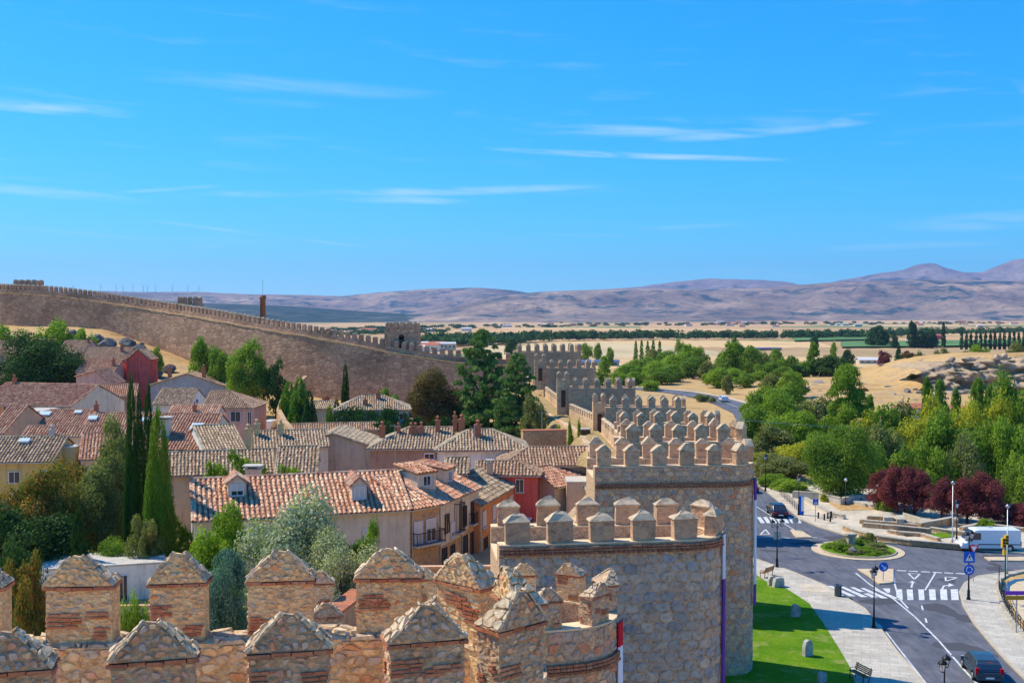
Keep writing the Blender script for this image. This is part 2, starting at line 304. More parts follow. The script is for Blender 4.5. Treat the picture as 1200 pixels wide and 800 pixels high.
# ------------------------------------------------------------------ mesh helpers
def tag(o, label=None, cat=None, group=None, kind=None):
    if label: o['label'] = label
    if cat: o['category'] = cat
    if group: o['group'] = group
    if kind: o['kind'] = kind
    return o
def empty(name, loc=(0,0,0), rz=0, label=None, cat=None, group=None, parent=None):
    o = bpy.data.objects.new(name, None); o.empty_display_size = .3; C.objects.link(o)
    o.location = loc; o.rotation_euler = (0, 0, rz); o.parent = parent
    return tag(o, label, cat, group)
def link(name, me, parent=None, loc=(0,0,0), rz=0, scale=None):
    o = bpy.data.objects.new(name, me); C.objects.link(o); o.parent = parent; o.location = loc; o.rotation_euler = (0, 0, rz)
    if scale is not None: o.scale = scale
    return o
def np_mesh(name, V, Q, rnd=None, mat=None, smooth=False):
    """V (n,3), Q (m,k) faces of equal size"""
    V = np.asarray(V, np.float32); Q = np.asarray(Q, np.int32); me = bpy.data.meshes.new(name)
    k = Q.shape[1]
    me.vertices.add(len(V)); me.vertices.foreach_set('co', V.ravel())
    me.loops.add(Q.size); me.loops.foreach_set('vertex_index', Q.ravel())
    me.polygons.add(len(Q)); me.polygons.foreach_set('loop_start', np.arange(0, Q.size, k, dtype=np.int32))
    me.polygons.foreach_set('loop_total', np.full(len(Q), k, np.int32))
    if smooth: me.polygons.foreach_set('use_smooth', np.ones(len(Q), bool))
    if rnd is not None:
        a = me.attributes.new('rnd', 'FLOAT', 'FACE'); a.data.foreach_set('value', np.asarray(rnd, np.float32))
    if mat: me.materials.append(M[mat])
    me.update(); me.validate(); return me
class MB:
    def __init__(s): s.v = []; s.f = []; s.r = []
    def add(s, vs, fs, r=.5):
        n = len(s.v); s.v += [tuple(v) for v in vs]; s.f += [tuple(i+n for i in f) for f in fs]; s.r += [r]*len(fs); return s
    def box(s, c, d, rz=0, r=.5, taper=1.0):
        x, y, z = d[0]/2, d[1]/2, d[2]/2; cs, sn = math.cos(rz), math.sin(rz); vs = []
        for k, tz in ((-1, 1), (1, taper)):
            for a, b_ in ((-1,-1), (1,-1), (1,1), (-1,1)):
                X, Y = a*x*tz, b_*y*tz; vs.append((c[0]+X*cs-Y*sn, c[1]+X*sn+Y*cs, c[2]+k*z))
        return s.add(vs, [(3,2,1,0), (4,5,6,7), (0,1,5,4), (1,2,6,5), (2,3,7,6), (3,0,4,7)], r)
    def prism(s, poly, z0, z1, r=.5, bottom=True):
        n = len(poly); vs = [(p[0], p[1], z0) for p in poly] + [(p[0], p[1], z1) for p in poly]
        fs = [(i, (i+1) % n, (i+1) % n+n, i+n) for i in range(n)] + [tuple(range(n, 2*n))]
        if bottom: fs.append(tuple(reversed(range(n))))
        return s.add(vs, fs, r)
    def tube(s, p0, p1, r0, r1=None, n=8, r=.5, cap=True):
        p0, p1 = Vector(p0), Vector(p1); r1 = r0 if r1 is None else r1
        d = (p1-p0).normalized(); a = d.orthogonal().normalized(); b = d.cross(a)
        vs = []
        for p, rr in ((p0, r0), (p1, r1)):
            for i in range(n):
                t = 2*PI*i/n; vs.append(p + a*math.cos(t)*rr + b*math.sin(t)*rr)
        fs = [(i, (i+1) % n, (i+1) % n+n, i+n) for i in range(n)]
        if cap: fs += [tuple(range(n, 2*n)), tuple(reversed(range(n)))]
        return s.add(vs, fs, r)
    def lathe(s, prof, c=(0,0,0), n=12, r=.5):
        vs = []; 
        for rr, z in prof:
            for i in range(n):
                t = 2*PI*i/n; vs.append((c[0]+rr*math.cos(t), c[1]+rr*math.sin(t), c[2]+z))
        fs = [(k*n+i, k*n+(i+1) % n, (k+1)*n+(i+1) % n, (k+1)*n+i) for k in range(len(prof)-1) for i in range(n)]
        fs += [tuple(reversed(range(n))), tuple(range((len(prof)-1)*n, len(prof)*n))]
        return s.add(vs, fs, r)
    def poly(s, pts, z=None, r=.5):
        return s.add([(p[0], p[1], p[2] if z is None else z) for p in pts], [tuple(range(len(pts)))], r)
    def mesh(s, name, mat, smooth=False):
        me = bpy.data.meshes.new(name); me.from_pydata(s.v, [], s.f)
        a = me.attributes.new('rnd', 'FLOAT', 'FACE'); a.data.foreach_set('value', s.r)
        me.materials.append(M[mat] if isinstance(mat, str) else mat)
        if smooth: me.polygons.foreach_set('use_smooth', [True]*len(me.polygons))
        bm = bmesh.new(); bm.from_mesh(me); bmesh.ops.recalc_face_normals(bm, faces=bm.faces); bm.to_mesh(me); bm.free()
        me.update(); return me
    def build(s, name, mat, parent=None, smooth=False, loc=(0,0,0), rz=0):
        return link(name, s.mesh(name, mat, smooth), parent, loc, rz)
RN = random.Random(7)
def U(a, b): return RN.uniform(a, b)
def struct(name, mb, mat, smooth=False):
    o = mb.build(name, mat, None, smooth); o['kind'] = 'structure'; return o

_t = M['cliff'].node_tree; _b = _t.nodes['Principled BSDF']; _c = _b.inputs['Base Color'].links[0].from_socket
_g = N(_t, 'ShaderNodeSeparateXYZ'); _t.links.new(_t.nodes.new('ShaderNodeNewGeometry').outputs['True Normal'], _g.inputs[0])
_f = math_(_t, 'MULTIPLY', math_(_t, 'SUBTRACT', _g.outputs[2], .62), 5, True)
_t.links.new(mixc(_t, math_(_t, 'MULTIPLY', _f, noise(_t, .4, 4)), _c, (.55,.38,.17)), _b.inputs['Base Color'])
# ------------------------------------------------------------------ terrain
def sst(x): x = np.clip(x, 0, 1); return x*x*(3-2*x)
WALLX = [(-60,-9), (28,-8), (50,-2), (73,4.5), (90,8.6), (119,11.5), (160,13), (188,9), (230,6), (245,1)]      # right-hand curtain: (y, x)
LW = [(-200,362), (-152,330), (-114,313), (-96,301), (-60,268), (-43,256), (-17,245), (2,243)]                # left-hand curtain (x, y)
LWH = [22, 20, 19, 14, 5.5, 3.8, 2.5, 1.5]
def height(x, y):
    x = np.asarray(x, float); y = np.asarray(y, float)
    wx = np.interp(y, [p[0] for p in WALLX], [p[1] for p in WALLX])
    wy = np.interp(x, [p[0] for p in LW], [p[1] for p in LW]); wh = np.interp(x, [p[0] for p in LW], LWH)
    fary = np.interp(y, [250, 480, 700, 1100, 4000, 9000], [0, -1.5, -11, -15, -30, -32])
    hl = 1.5 + (wh-1.5)*sst(1-(wy-y)/80) + .5*np.sin(x*.11)*np.cos(y*.13)*sst((wh-3)/6)*sst(1-(wy-y)/80)
    back = fary + (wh-fary)*sst(1-(y-wy)/120)
    hl = np.where(y > wy, back, hl)
    rx = 34+(y-157)*.22
    val = -6*sst((x-rx-7)/16)*sst((y-128)/24)*sst((262-y)/26)
    val = val - 3*sst((x-60)/30)*sst((y-360)/60)*sst((560-y)/80)*sst((110-x)/40)
    hill = 10*sst((x-112)/34)*sst((y-323)/8)*sst((480-y)/130) + 1.6*sst((x-66)/20)*sst((y-262)/30)*sst((450-y)/60)
    rough = .35*np.sin(x*.21+1)*np.cos(y*.17)*sst((x-70)/20)*sst((y-265)/20)
    hr = fary + val + hill + rough
    t = sst((x-wx)/2+.5); t = np.where(y > 246, sst((x-wx-0)/40+.5), t)
    return hl*(1-t) + hr*t - .06
def grow(a, b, step, g):
    out = []; v = a
    while (v < b): v += step; step *= g; out.append(v)
    return out
xs = np.arange(-240, 301, 4.); xr = grow(300, 14000, 5, 1.08)
xs = np.concatenate([[-v-(-60) for v in reversed(xr)] , xs, xr]) if False else np.concatenate([np.array([-240-(v-300) for v in reversed(xr)]), xs, xr])
ys = np.concatenate([np.array([-300,-200,-120,-80,-60,-40,-20]), np.arange(0, 481, 4.), grow(480, 18000, 5, 1.05)])
X, Y = np.meshgrid(xs, ys); Z = height(X, Y)
V = np.stack([X.ravel(), Y.ravel(), Z.ravel()], 1); nx, ny = len(xs), len(ys)
i = np.arange(nx*ny).reshape(ny, nx); Q = np.stack([i[:-1,:-1], i[:-1,1:], i[1:,1:], i[1:,:-1]], -1).reshape(-1, 4)
tag(link('ground', np_mesh('ground', V, Q, None, 'ground', True)), kind='structure')
def hz(x, y): return float(height(x, y))

# ------------------------------------------------------------------ hills and mountains: crest read in the photograph, given real distance, slope and depth
def mountain(name, prof, d, mat, front, back=3000, zb=-34, amp=1, seed=0, xpad=3000, dtilt=0):
    from mathutils import noise as mn
    prof = sorted(prof); pxs = np.array([p[0] for p in prof], float); pys = np.array([p[1] for p in prof], float)
    n = 260; px = np.linspace(pxs[0], pxs[-1], n); py = np.interp(px, pxs, pys)
    rows = 30; V = []
    for j in range(rows+10):
        t = j/(rows-1) if j < rows else 1
        for k in range(n):
            dk = d + dtilt*(px[k]-600)
            cp = P(px[k], py[k], dk); zc = cp.z
            if j < rows:
                yy = dk - front*(1-t); s = t**1.25
            else:
                yy = dk + back*(j-rows+1)/10; s = 1-(j-rows+1)/10
            xx = cp.x + (0 if j >= rows-1 else 0)
            f1 = mn.fractal(Vector((xx/900.+seed, yy/900., 0)), .9, 2.1, 6)
            f2 = mn.fractal(Vector((xx/260.+seed, yy/500., 3)), .8, 2.2, 5)
            env = math.sin(PI*min(1, s))**.8 if j < rows else .3*s
            zz = zb + (zc-zb)*(s + amp*.24*f1*env + amp*.15*f2*env)
            if j == rows-1: zz = zc + f2*abs(zc-zb)*.012
            V.append((xx, yy, zz))
    m = rows+10; i = np.arange(n*m).reshape(m, n); Q = np.stack([i[:-1,:-1], i[:-1,1:], i[1:,1:], i[1:,:-1]], -1).reshape(-1, 4)
    return tag(link(name, np_mesh(name, V, Q, None, mat, True)), kind='structure')
mountain('mountains', [(600,345),(740,337),(770,333),(790,330),(810,328.5),(830,326),(850,327),(870,327.5),(895,328),(925,331),(940,334),(960,334),(985,328),(1005,325),(1030,320),(1060,316),(1072,311),(1080,309),(1090,308),(1097,309),(1105,313),(1130,319),(1150,319),(1170,311),(1190,304),(1205,302),(1260,296),(1330,305),(1450,330),(1700,345)], 16500, 'hill_far', 3500, seed=1)
mountain('hills', [(430,372),(520,362),(560,353),(600,345),(640,341.5),(700,339),(760,338),(800,339.5),(850,338.5),(900,337),(960,332),(1020,329),(1080,327),(1140,328),(1200,329),(1320,326),(1500,340),(1800,352)], 9500, 'hill_brown', 3000, seed=5)
mountain('hills', [(-500,350),(-100,342),(60,341),(100,340.5),(160,342),(230,342),(300,345),(360,345.5),(400,347),(440,343),(500,338.5),(560,337),(600,340),(660,350),(740,362)], 12500, 'hill_brown', 3500, seed=9)
mountain('hills', [(-300,352),(100,349),(160,350),(230,355),(300,357),(360,360),(430,365),(500,369),(580,374)], 7600, 'hill_green', 2200, seed=14, amp=.8)
mountain('hills', [(440,374),(500,368),(540,358),(570,349),(590,346),(620,348),(680,356),(740,364),(830,371)], 7900, 'hill_brown', 2300, seed=23)
# low knoll with the pale field behind the river wood
mountain('hills', [(560,412),(600,406),(650,402.5),(700,401),(745,402),(790,406),(840,412)], 1010, 'field_tan', 160, back=260, zb=-15, seed=3, amp=.25)

# ------------------------------------------------------------------ flat sheets of the street, read off the photograph onto z = 0
def sheet(name, px, mat, z=0.0, kind='structure', parent=None):
    mb = MB(); mb.poly([G(x, y, z) for x, y in px]); o = mb.build(name, mat, parent)
    for p in o.data.polygons: pass
    if kind: o['kind'] = kind
    return o
def raised(name, px, mat, z0, z1, kind='structure'):
    pts = [G(x, y, z1) for x, y in px]
    mb = MB(); mb.prism([(p.x, p.y) for p in pts], z0, z1); o = mb.build(name, mat)
    if kind: o['kind'] = kind
    return o
KL = [(1120,840),(1085,800),(1050,760),(1030,732),(1014,712),(1000,704),(968,685),(924,667),(886,654),(860,645)]     # kerb of the left pavement
KT = [(862,541),(872,551),(884,564),(910,585),(937,607),(960,617),(990,626),(1035,635),(1122,642),(1200,648),(1330,655)]       # kerb of the plaza
KR = [(1330,655+14),(1200,667),(1146,674),(1130,682),(1124,692),(1128,708),(1140,728),(1160,752),(1180,774),(1200,794),(1240,840)]
sheet('road', KL + [(845,600),(842,541)] + KT + KR, 'asphalt', 0.0)
LE = [(1030,840),(1002,800),(998,784),(984,760),(964,728),(948,706),(920,688),(906,686),(885,672),(850,655)]          # lawn edge
raised('pavement', KL + LE[::-1], 'slab', -.3, .12)
# dark transverse joints and pale stone bands of the pavement
j = MB()
for y0 in (673, 697, 712, 733, 749, 766, 784):
    xl = np.interp(y0, [p[1] for p in LE[::-1]], [p[0] for p in LE[::-1]])+1; xr_ = np.interp(y0+2, [p[1] for p in KL[::-1]], [p[0] for p in KL[::-1]])-3
    a, b_, c_, d_ = G(xl, y0-.4, .124), G(xr_, y0+1.6, .124), G(xr_, y0+2.1, .124), G(xl, y0+.1, .124)
    j.add([a, b_, c_, d_], [(0,1,2,3)])
struct('pavement_joints', j, 'kerb')
raised('pavement', [(935,684),(962,684),(976,694),(944,694)], 'slab_pale', .0, .126)
def along(px, z, off, wdt, name, mat, h0, h1):
    pts = [Vector((*G(x, y, z).xy, 0)) for x, y in px]; mb = MB()
    for a, b_ in zip(pts, pts[1:]):
        L_ = (b_-a).length; u = (b_-a).normalized(); nrm = Vector((-u.y, u.x, 0)); k = max(1, int(L_/1.0)); rz = math.atan2(u.y, u.x)
        for q in range(k):
            c_ = a + u*(L_*(q+.5)/k) + nrm*off; mb.box((c_.x, c_.y, (h0+h1)/2), (L_/k-.015, wdt, h1-h0), rz, U(0, 1))
    return struct(name, mb, mat)
along(KL, .12, .09, .2, 'kerb', 'kerb', -.1, .135); along(KT, .12, .09, .2, 'kerb', 'kerb', -.1, .135); along(KR, .12, .09, .2, 'kerb', 'kerb', -.1, .135)
raised('plaza', KT + [(1330,600),(1200,602),(1120,596),(1090,590),(1000,560),(960,566),(925,575),(905,560),(886,541)], 'slab_pale', -.3, .12)
raised('pavement', KR + [(1330,840),(1330,760),(1210,745),(1200,738),(1178,714),(1170,694),(1170,680),(1182,673),(1200,669),(1330,672)], 'slab', -.3, .12)
lw = [G(x, y, .1) for x, y in LE]
raised('lawn', LE + [(790,640),(720,700),(760,840)], 'lawn', -.3, .118)
# roundabout
RC = G(1005, 645); RR = 4.35
def disc(name, c, r, z0, z1, mat, n=48, kind='structure'):
    mb = MB(); mb.prism([(c.x+r*math.cos(2*PI*k/n), c.y+r*math.sin(2*PI*k/n)) for k in range(n)], z0, z1); o = mb.build(name, mat); o['kind'] = kind; return o
disc('roundabout_apron', RC, 4.5, -.1, .07, 'cream_paving'); disc('roundabout_kerb', RC, 3.75, -.1, .2, 'kerb'); disc('roundabout_bed', RC, 3.6, -.1, .24, 'lawn')
raised('traffic_island', [(1005,666),(1047,666),(1047,682),(1030,683),(1018,674)], 'cream_paving', -.1, .12)
raised('traffic_island', [(926,620),(940,621.5),(952,629),(934,629),(930,626)], 'cream_paving', -.1, .12)
raised('traffic_island', [(1153,652),(1290,652),(1290,657),(1160,656)], 'cream_paving', -.1, .12)
# paint
pt = MB()
def line(pxs, wd=.12, z=.006):
    pts = [G(x, y, z) for x, y in pxs]
    for a, b_ in zip(pts, pts[1:]):
        u = (b_-a).normalized(); n = Vector((-u.y, u.x, 0))*wd/2; a2 = a-u*wd*.2; b2 = b_+u*wd*.2
        pt.add([a2-n, b2-n, b2+n, a2+n], [(0,1,2,3)])
def patch(pxs, z=.0065): pt.add([G(x, y, z) for x, y in pxs], [tuple(range(len(pxs)))])
for x0, x1 in ((1050,1057),(1062.5,1069.5),(1076,1082.5),(1088.5,1096),(1101.5,1109.5),(1114,1122.5)): patch([(x0,690),(x1,690),(x1+1,702.5),(x0+1,702.5)] )
for x0, y0 in ((970,686),(984,687),(996,687.5),(1008,688.5),(1022,689.5)): patch([(x0,y0),(x0+5,y0),(x0+33,y0+12),(x0+25,y0+12)])
patch([(1034,689),(1043,689),(1043,694),(1040,694)])
for k in range(7): x0 = 887+k*7.2; patch([(x0,605.5),(x0+4.5,605.5),(x0+9.5,612.5),(x0+4.5,612.5)])
line([(1003,671),(1019,684),(1048,702),(1072,722),(1100,750),(1128,782),(1146,802),(1170,830)], .15)
line([(1047,668),(1048,682),(1053,700),(1064,712)], .14); line([(1096,671),(1084,691)], .13)
for x0 in (1052,1066,1080,1094,1107,1121): line([(x0,668+(x0-1052)*.05),(x0+9,668.4+(x0-1052)*.05)], .3)
for x0, y0 in ((1080,709),(1084.5,724)): line([(x0,y0),(x0+1.5,y0+5)], .14)
line([(886,593),(930,620),(935,628)], .12); line([(1170,676),(1184,673)], .1)
line([(944,629),(958,629.5)], .14); line([(888,629),(925,630)], .25)
for cx_, cy_, s_ in ((1071,675,1.0),(1114,678,.95)):
    q = [(cx_-6.5*s_, cy_-3.5), (cx_+7*s_, cy_-3), (cx_+.5, cy_+3.2)]
    if cx_ > 1100: q = [(cx_-6,cy_-2.5),(cx_+8,cy_-1.8),(cx_-5.5,cy_+2.6)]
    line(q+[q[0]], .16)
q = [(891,626),(897,620),(902,625.5)]; line(q+[q[0]], .16)
line([(1068,688),(1070,681)], .16); patch([(1065,682.5),(1069,680),(1073.5,682.5),(1069,681.8)])
line([(1104,690),(1106,686),(1113,685)], .16); patch([(1112,682.8),(1118,685.2),(1111,687)])
line([(1084,800),(1040,742),(1030,731)], .1); line([(1034,735),(1062,770),(1090,806)], .09)
struct('road_markings', pt, 'road_paint')
# road that leaves northwards round the end of the walls
def strip(name, pts, wd, z, mat, off=0):
    vs = []; 
    for k, p in enumerate(pts):
        a = Vector(pts[max(0, k-1)]); b_ = Vector(pts[min(len(pts)-1, k+1)]); u = (b_-a).normalized(); n = Vector((-u.y, u.x))
        for s in (-1, 1):
            q = Vector(p)+n*(off+s*wd/2); vs.append((q.x, q.y, max(hz(q.x, q.y), hz(p[0], p[1]))+z))
    mb = MB(); mb.add(vs, [(2*k, 2*k+1, 2*k+3, 2*k+2) for k in range(len(pts)-1)]); return struct(name, mb, mat)
def dense(pts, step=6):
    out = []
    for a, b_ in zip(pts, pts[1:]):
        n = max(1, int(math.dist(a, b_)/step)); out += [(a[0]+(b_[0]-a[0])*k/n, a[1]+(b_[1]-a[1])*k/n) for k in range(n)]
    return out+[pts[-1]]
NR = dense([(29.6,158),(37,185),(46,215),(53,240),(56.5,262),(57.2,290),(55.5,315),(51,335),(43,352),(30,364),(10,372)])
strip('road', NR, 8.4, .12, 'asphalt'); strip('pavement', NR, 1.9, .2, 'cream_paving', -5.3)
strip('pavement', NR[:16], 3.4, .16, 'slab_pale', -6.2)
ED = MB()
strip('road_markings', NR, .14, .135, 'road_paint', 0); strip('road_markings', NR, .14, .135, 'road_paint', -3.9)
FR = dense([(80,640),(120,600),(160,585),(260,575),(420,570)], 25); strip('road', FR, 8, .5, 'asphalt')
FR2 = dense([(118,470),(96,540),(86,600),(110,680),(150,760)], 25); strip('road', FR2, 7, .5, 'asphalt')
# green irrigated field and far pale plots
def plot(name, pts, mat, z): mb = MB(); mb.poly([(x, y, hz(x, y)+z) for x, y in pts]); return struct(name, mb, mat)
def plotpx(name, px, mat, z=-15.5, dz=1.2): mb = MB(); mb.poly([(lambda g: (g.x, g.y, g.z+dz))(G(x, y, z)) for x, y in px]); return struct(name, mb, mat)
plotpx('field', [(985,401),(1260,397),(1260,403),(1100,406),(985,407)], 'field_green', -14.6, .9)
plotpx('field', [(930,394.5),(1030,393.5),(1030,398),(930,400)], 'field_green', -16.5, 1.2)

dc = MB()
for px, py in ((1090,735),(1012,694),(1066,655),(930,640),(1120,768),(905,618)):
    g = G(px, py, .0); dc.lathe([(.33,0), (.33,.008), (.28,.010), (.0,.010)], (g.x, g.y, 0), 14)
    o = dc.build('manhole_cover', 'iron' if False else 'asphalt'); tag(o, 'round manhole cover set in the road', 'manhole cover', 'manhole covers in the road'); dc = MB()
# ------------------------------------------------------------------ masonry pieces: Voronoi stones clipped to a wall face
def clip(poly, nx_, ny_, d):           # keep nx*x+ny*y <= d
    out = []; n = len(poly)
    for k in range(n):
        a = poly[k]; b_ = poly[(k+1) % n]; da = nx_*a[0]+ny_*a[1]-d; db = nx_*b_[0]+ny_*b_[1]-d
        if da <= 0: out.append(a)
        if (da < 0) != (db < 0) and da != db:
            t = da/(da-db); out.append((a[0]+(b_[0]-a[0])*t, a[1]+(b_[1]-a[1])*t))
    return out
def area(p): return .5*sum(p[k][0]*p[(k+1) % len(p)][1]-p[(k+1) % len(p)][0]*p[k][1] for k in range(len(p)))
def cells(domain, cw, ch, gap, rn, jit=.42, coursed=False):
    """irregular stones filling a convex polygon, returned as shrunken, corner-cut outlines"""
    x0 = min(p[0] for p in domain); x1 = max(p[0] for p in domain); y0 = min(p[1] for p in domain); y1 = max(p[1] for p in domain)
    nx_ = max(1, round((x1-x0)/cw)); ny_ = max(1, round((y1-y0)/ch)); cw = (x1-x0)/nx_; ch = (y1-y0)/ny_
    pts = {}
    for a in range(-2, nx_+2):
        for b_ in range(-2, ny_+2):
            pts[a, b_] = (x0+(a+.5+(b_ % 2)*.5+rn.uniform(-jit, jit))*cw, y0+(b_+.5+rn.uniform(-jit, jit)*(.35 if coursed else 1))*ch)
    k2 = (cw/ch)**2
    out = []
    ed = []
    for k in range(len(domain)):
        a = domain[k]; b_ = domain[(k+1) % len(domain)]; nx2, ny2 = b_[1]-a[1], -(b_[0]-a[0]); L = math.hypot(nx2, ny2); ed.append((nx2/L, ny2/L, (nx2*a[0]+ny2*a[1])/L-gap*.3))
    for (a, b_), p in pts.items():
        if not (-1 <= a <= nx_ and -1 <= b_ <= ny_): continue
        poly = [(p[0]-2*cw, p[1]-2*ch), (p[0]+2*cw, p[1]-2*ch), (p[0]+2*cw, p[1]+2*ch), (p[0]-2*cw, p[1]+2*ch)]
        for da in (-2,-1,0,1,2):
            for db in (-2,-1,0,1,2):
                q = pts.get((a+da, b_+db))
                if q is None or (da == 0 and db == 0): continue
                dx, dy = q[0]-p[0], (q[1]-p[1])*k2
                L = math.hypot(dx, dy); mx_, my_ = (q[0]+p[0])/2, (q[1]+p[1])/2
                poly = clip(poly, dx/L, dy/L, (dx*mx_+dy*my_)/L-gap*.5)
                if len(poly) < 3: break
            if len(poly) < 3: break
        if len(poly) < 3: continue
        for e in ed:
            poly = clip(poly, *e)
            if len(poly) < 3: break
        if len(poly) < 3 or abs(area(poly)) < cw*ch*.10: continue
        # cut corners
        q = []
        n = len(poly)
        for k in range(n):
            a_, b2 = poly[k], poly[(k+1) % n]
            if math.dist(a_, b2) < cw*.12: q.append(((a_[0]+b2[0])/2, (a_[1]+b2[1])/2)); continue
            q.append((a_[0]*.82+b2[0]*.18, a_[1]*.82+b2[1]*.18)); q.append((a_[0]*.18+b2[0]*.82, a_[1]*.18+b2[1]*.82))
        out.append(q[:9] if len(q) > 12 else q)
    return out
def stone_mb(mb, poly, fn, depth, rn, r):
    """one stone: outline on the wall, a slightly smaller, tilted face proud of it"""
    n = len(poly); cx = sum(p[0] for p in poly)/n; cy = sum(p[1] for p in poly)/n
    tx, ty = rn.uniform(-.12, .12), rn.uniform(-.12, .12); vs = []
    for p in poly: vs.append(fn(p[0], p[1], -.01))
    for p in poly:
        q = (cx+(p[0]-cx)*.84, cy+(p[1]-cy)*.84); vs.append(fn(q[0], q[1], depth*rn.uniform(.8, 1.15)+(q[0]-cx)*tx+(q[1]-cy)*ty))
    fs = [(k, (k+1) % n, (k+1) % n+n, k+n) for k in range(n)] + [tuple(range(n, 2*n))]
    mb.add(vs, fs, r)
class StoneBin:
    """collects stones of one thing; the largest become parts of their own, the rest one joined part"""
    def __init__(s, root, mat, limit=300, name='stone'): s.root, s.mat, s.limit, s.L, s.name = root, mat, limit, [], name
    def add(s, poly, fn, depth, rn, mat=None, prio=1.0, single=True):
        mb = MB(); stone_mb(mb, poly, fn, depth, rn, rn.random()); s.L.append((abs(area(poly))*prio if single else -1, mb, mat or s.mat))
    def addmb(s, mb, mat, prio=0): s.L.append((prio, mb, mat))
    def flush(s):
        s.L.sort(key=lambda t: -t[0])
        single = [t for t in s.L[:s.limit] if t[0] > 0]; rest = s.L[len(single):]
        for a, mb, mat in single: mb.build('brick' if mat.startswith('brick') else s.name, mat, s.root)
        by = {}
        for a, mb, mat in rest:
            by.setdefault(mat, MB()).add(mb.v, mb.f); by[mat].r[-len(mb.f):] = mb.r
        for mat, mb in by.items():
            o = mb.build('brickwork' if mat.startswith('brick') else 'stonework', mat, s.root); o['kind'] = 'stuff'
def framefn(o, ux, n):
    o = Vector(o); ux = Vector(ux); n = Vector(n)
    return lambda a, b_, d: tuple(o + ux*a + Vector((0,0,b_)) + n*d)
def bricks_row(bin_, fn, x0, x1, y, rn, h=.045, L=.26, mat='brick', proud=.03, prio=1.0, single=False):
    x = x0
    while x < x1-.06:
        l = min(L*rn.uniform(.7, 1.15), x1-x); mb = MB(); dd = proud*rn.uniform(.7, 1.2); yy = y+rn.uniform(-.006, .006)
        a, b_, c_, d_ = x, yy, x+l-.015, yy+h*rn.uniform(.85, 1.05)
        vs = [fn(a,b_,-.02), fn(c_,b_,-.02), fn(c_,d_,-.02), fn(a,d_,-.02), fn(a,b_,dd), fn(c_,b_,dd), fn(c_,d_,dd), fn(a,d_,dd)]
        mb.add(vs, [(4,5,6,7), (0,1,5,4), (1,2,6,5), (2,3,7,6), (3,0,4,7)], rn.random())
        bin_.addmb(mb, mat, (l*h*prio) if single else -1); x += l
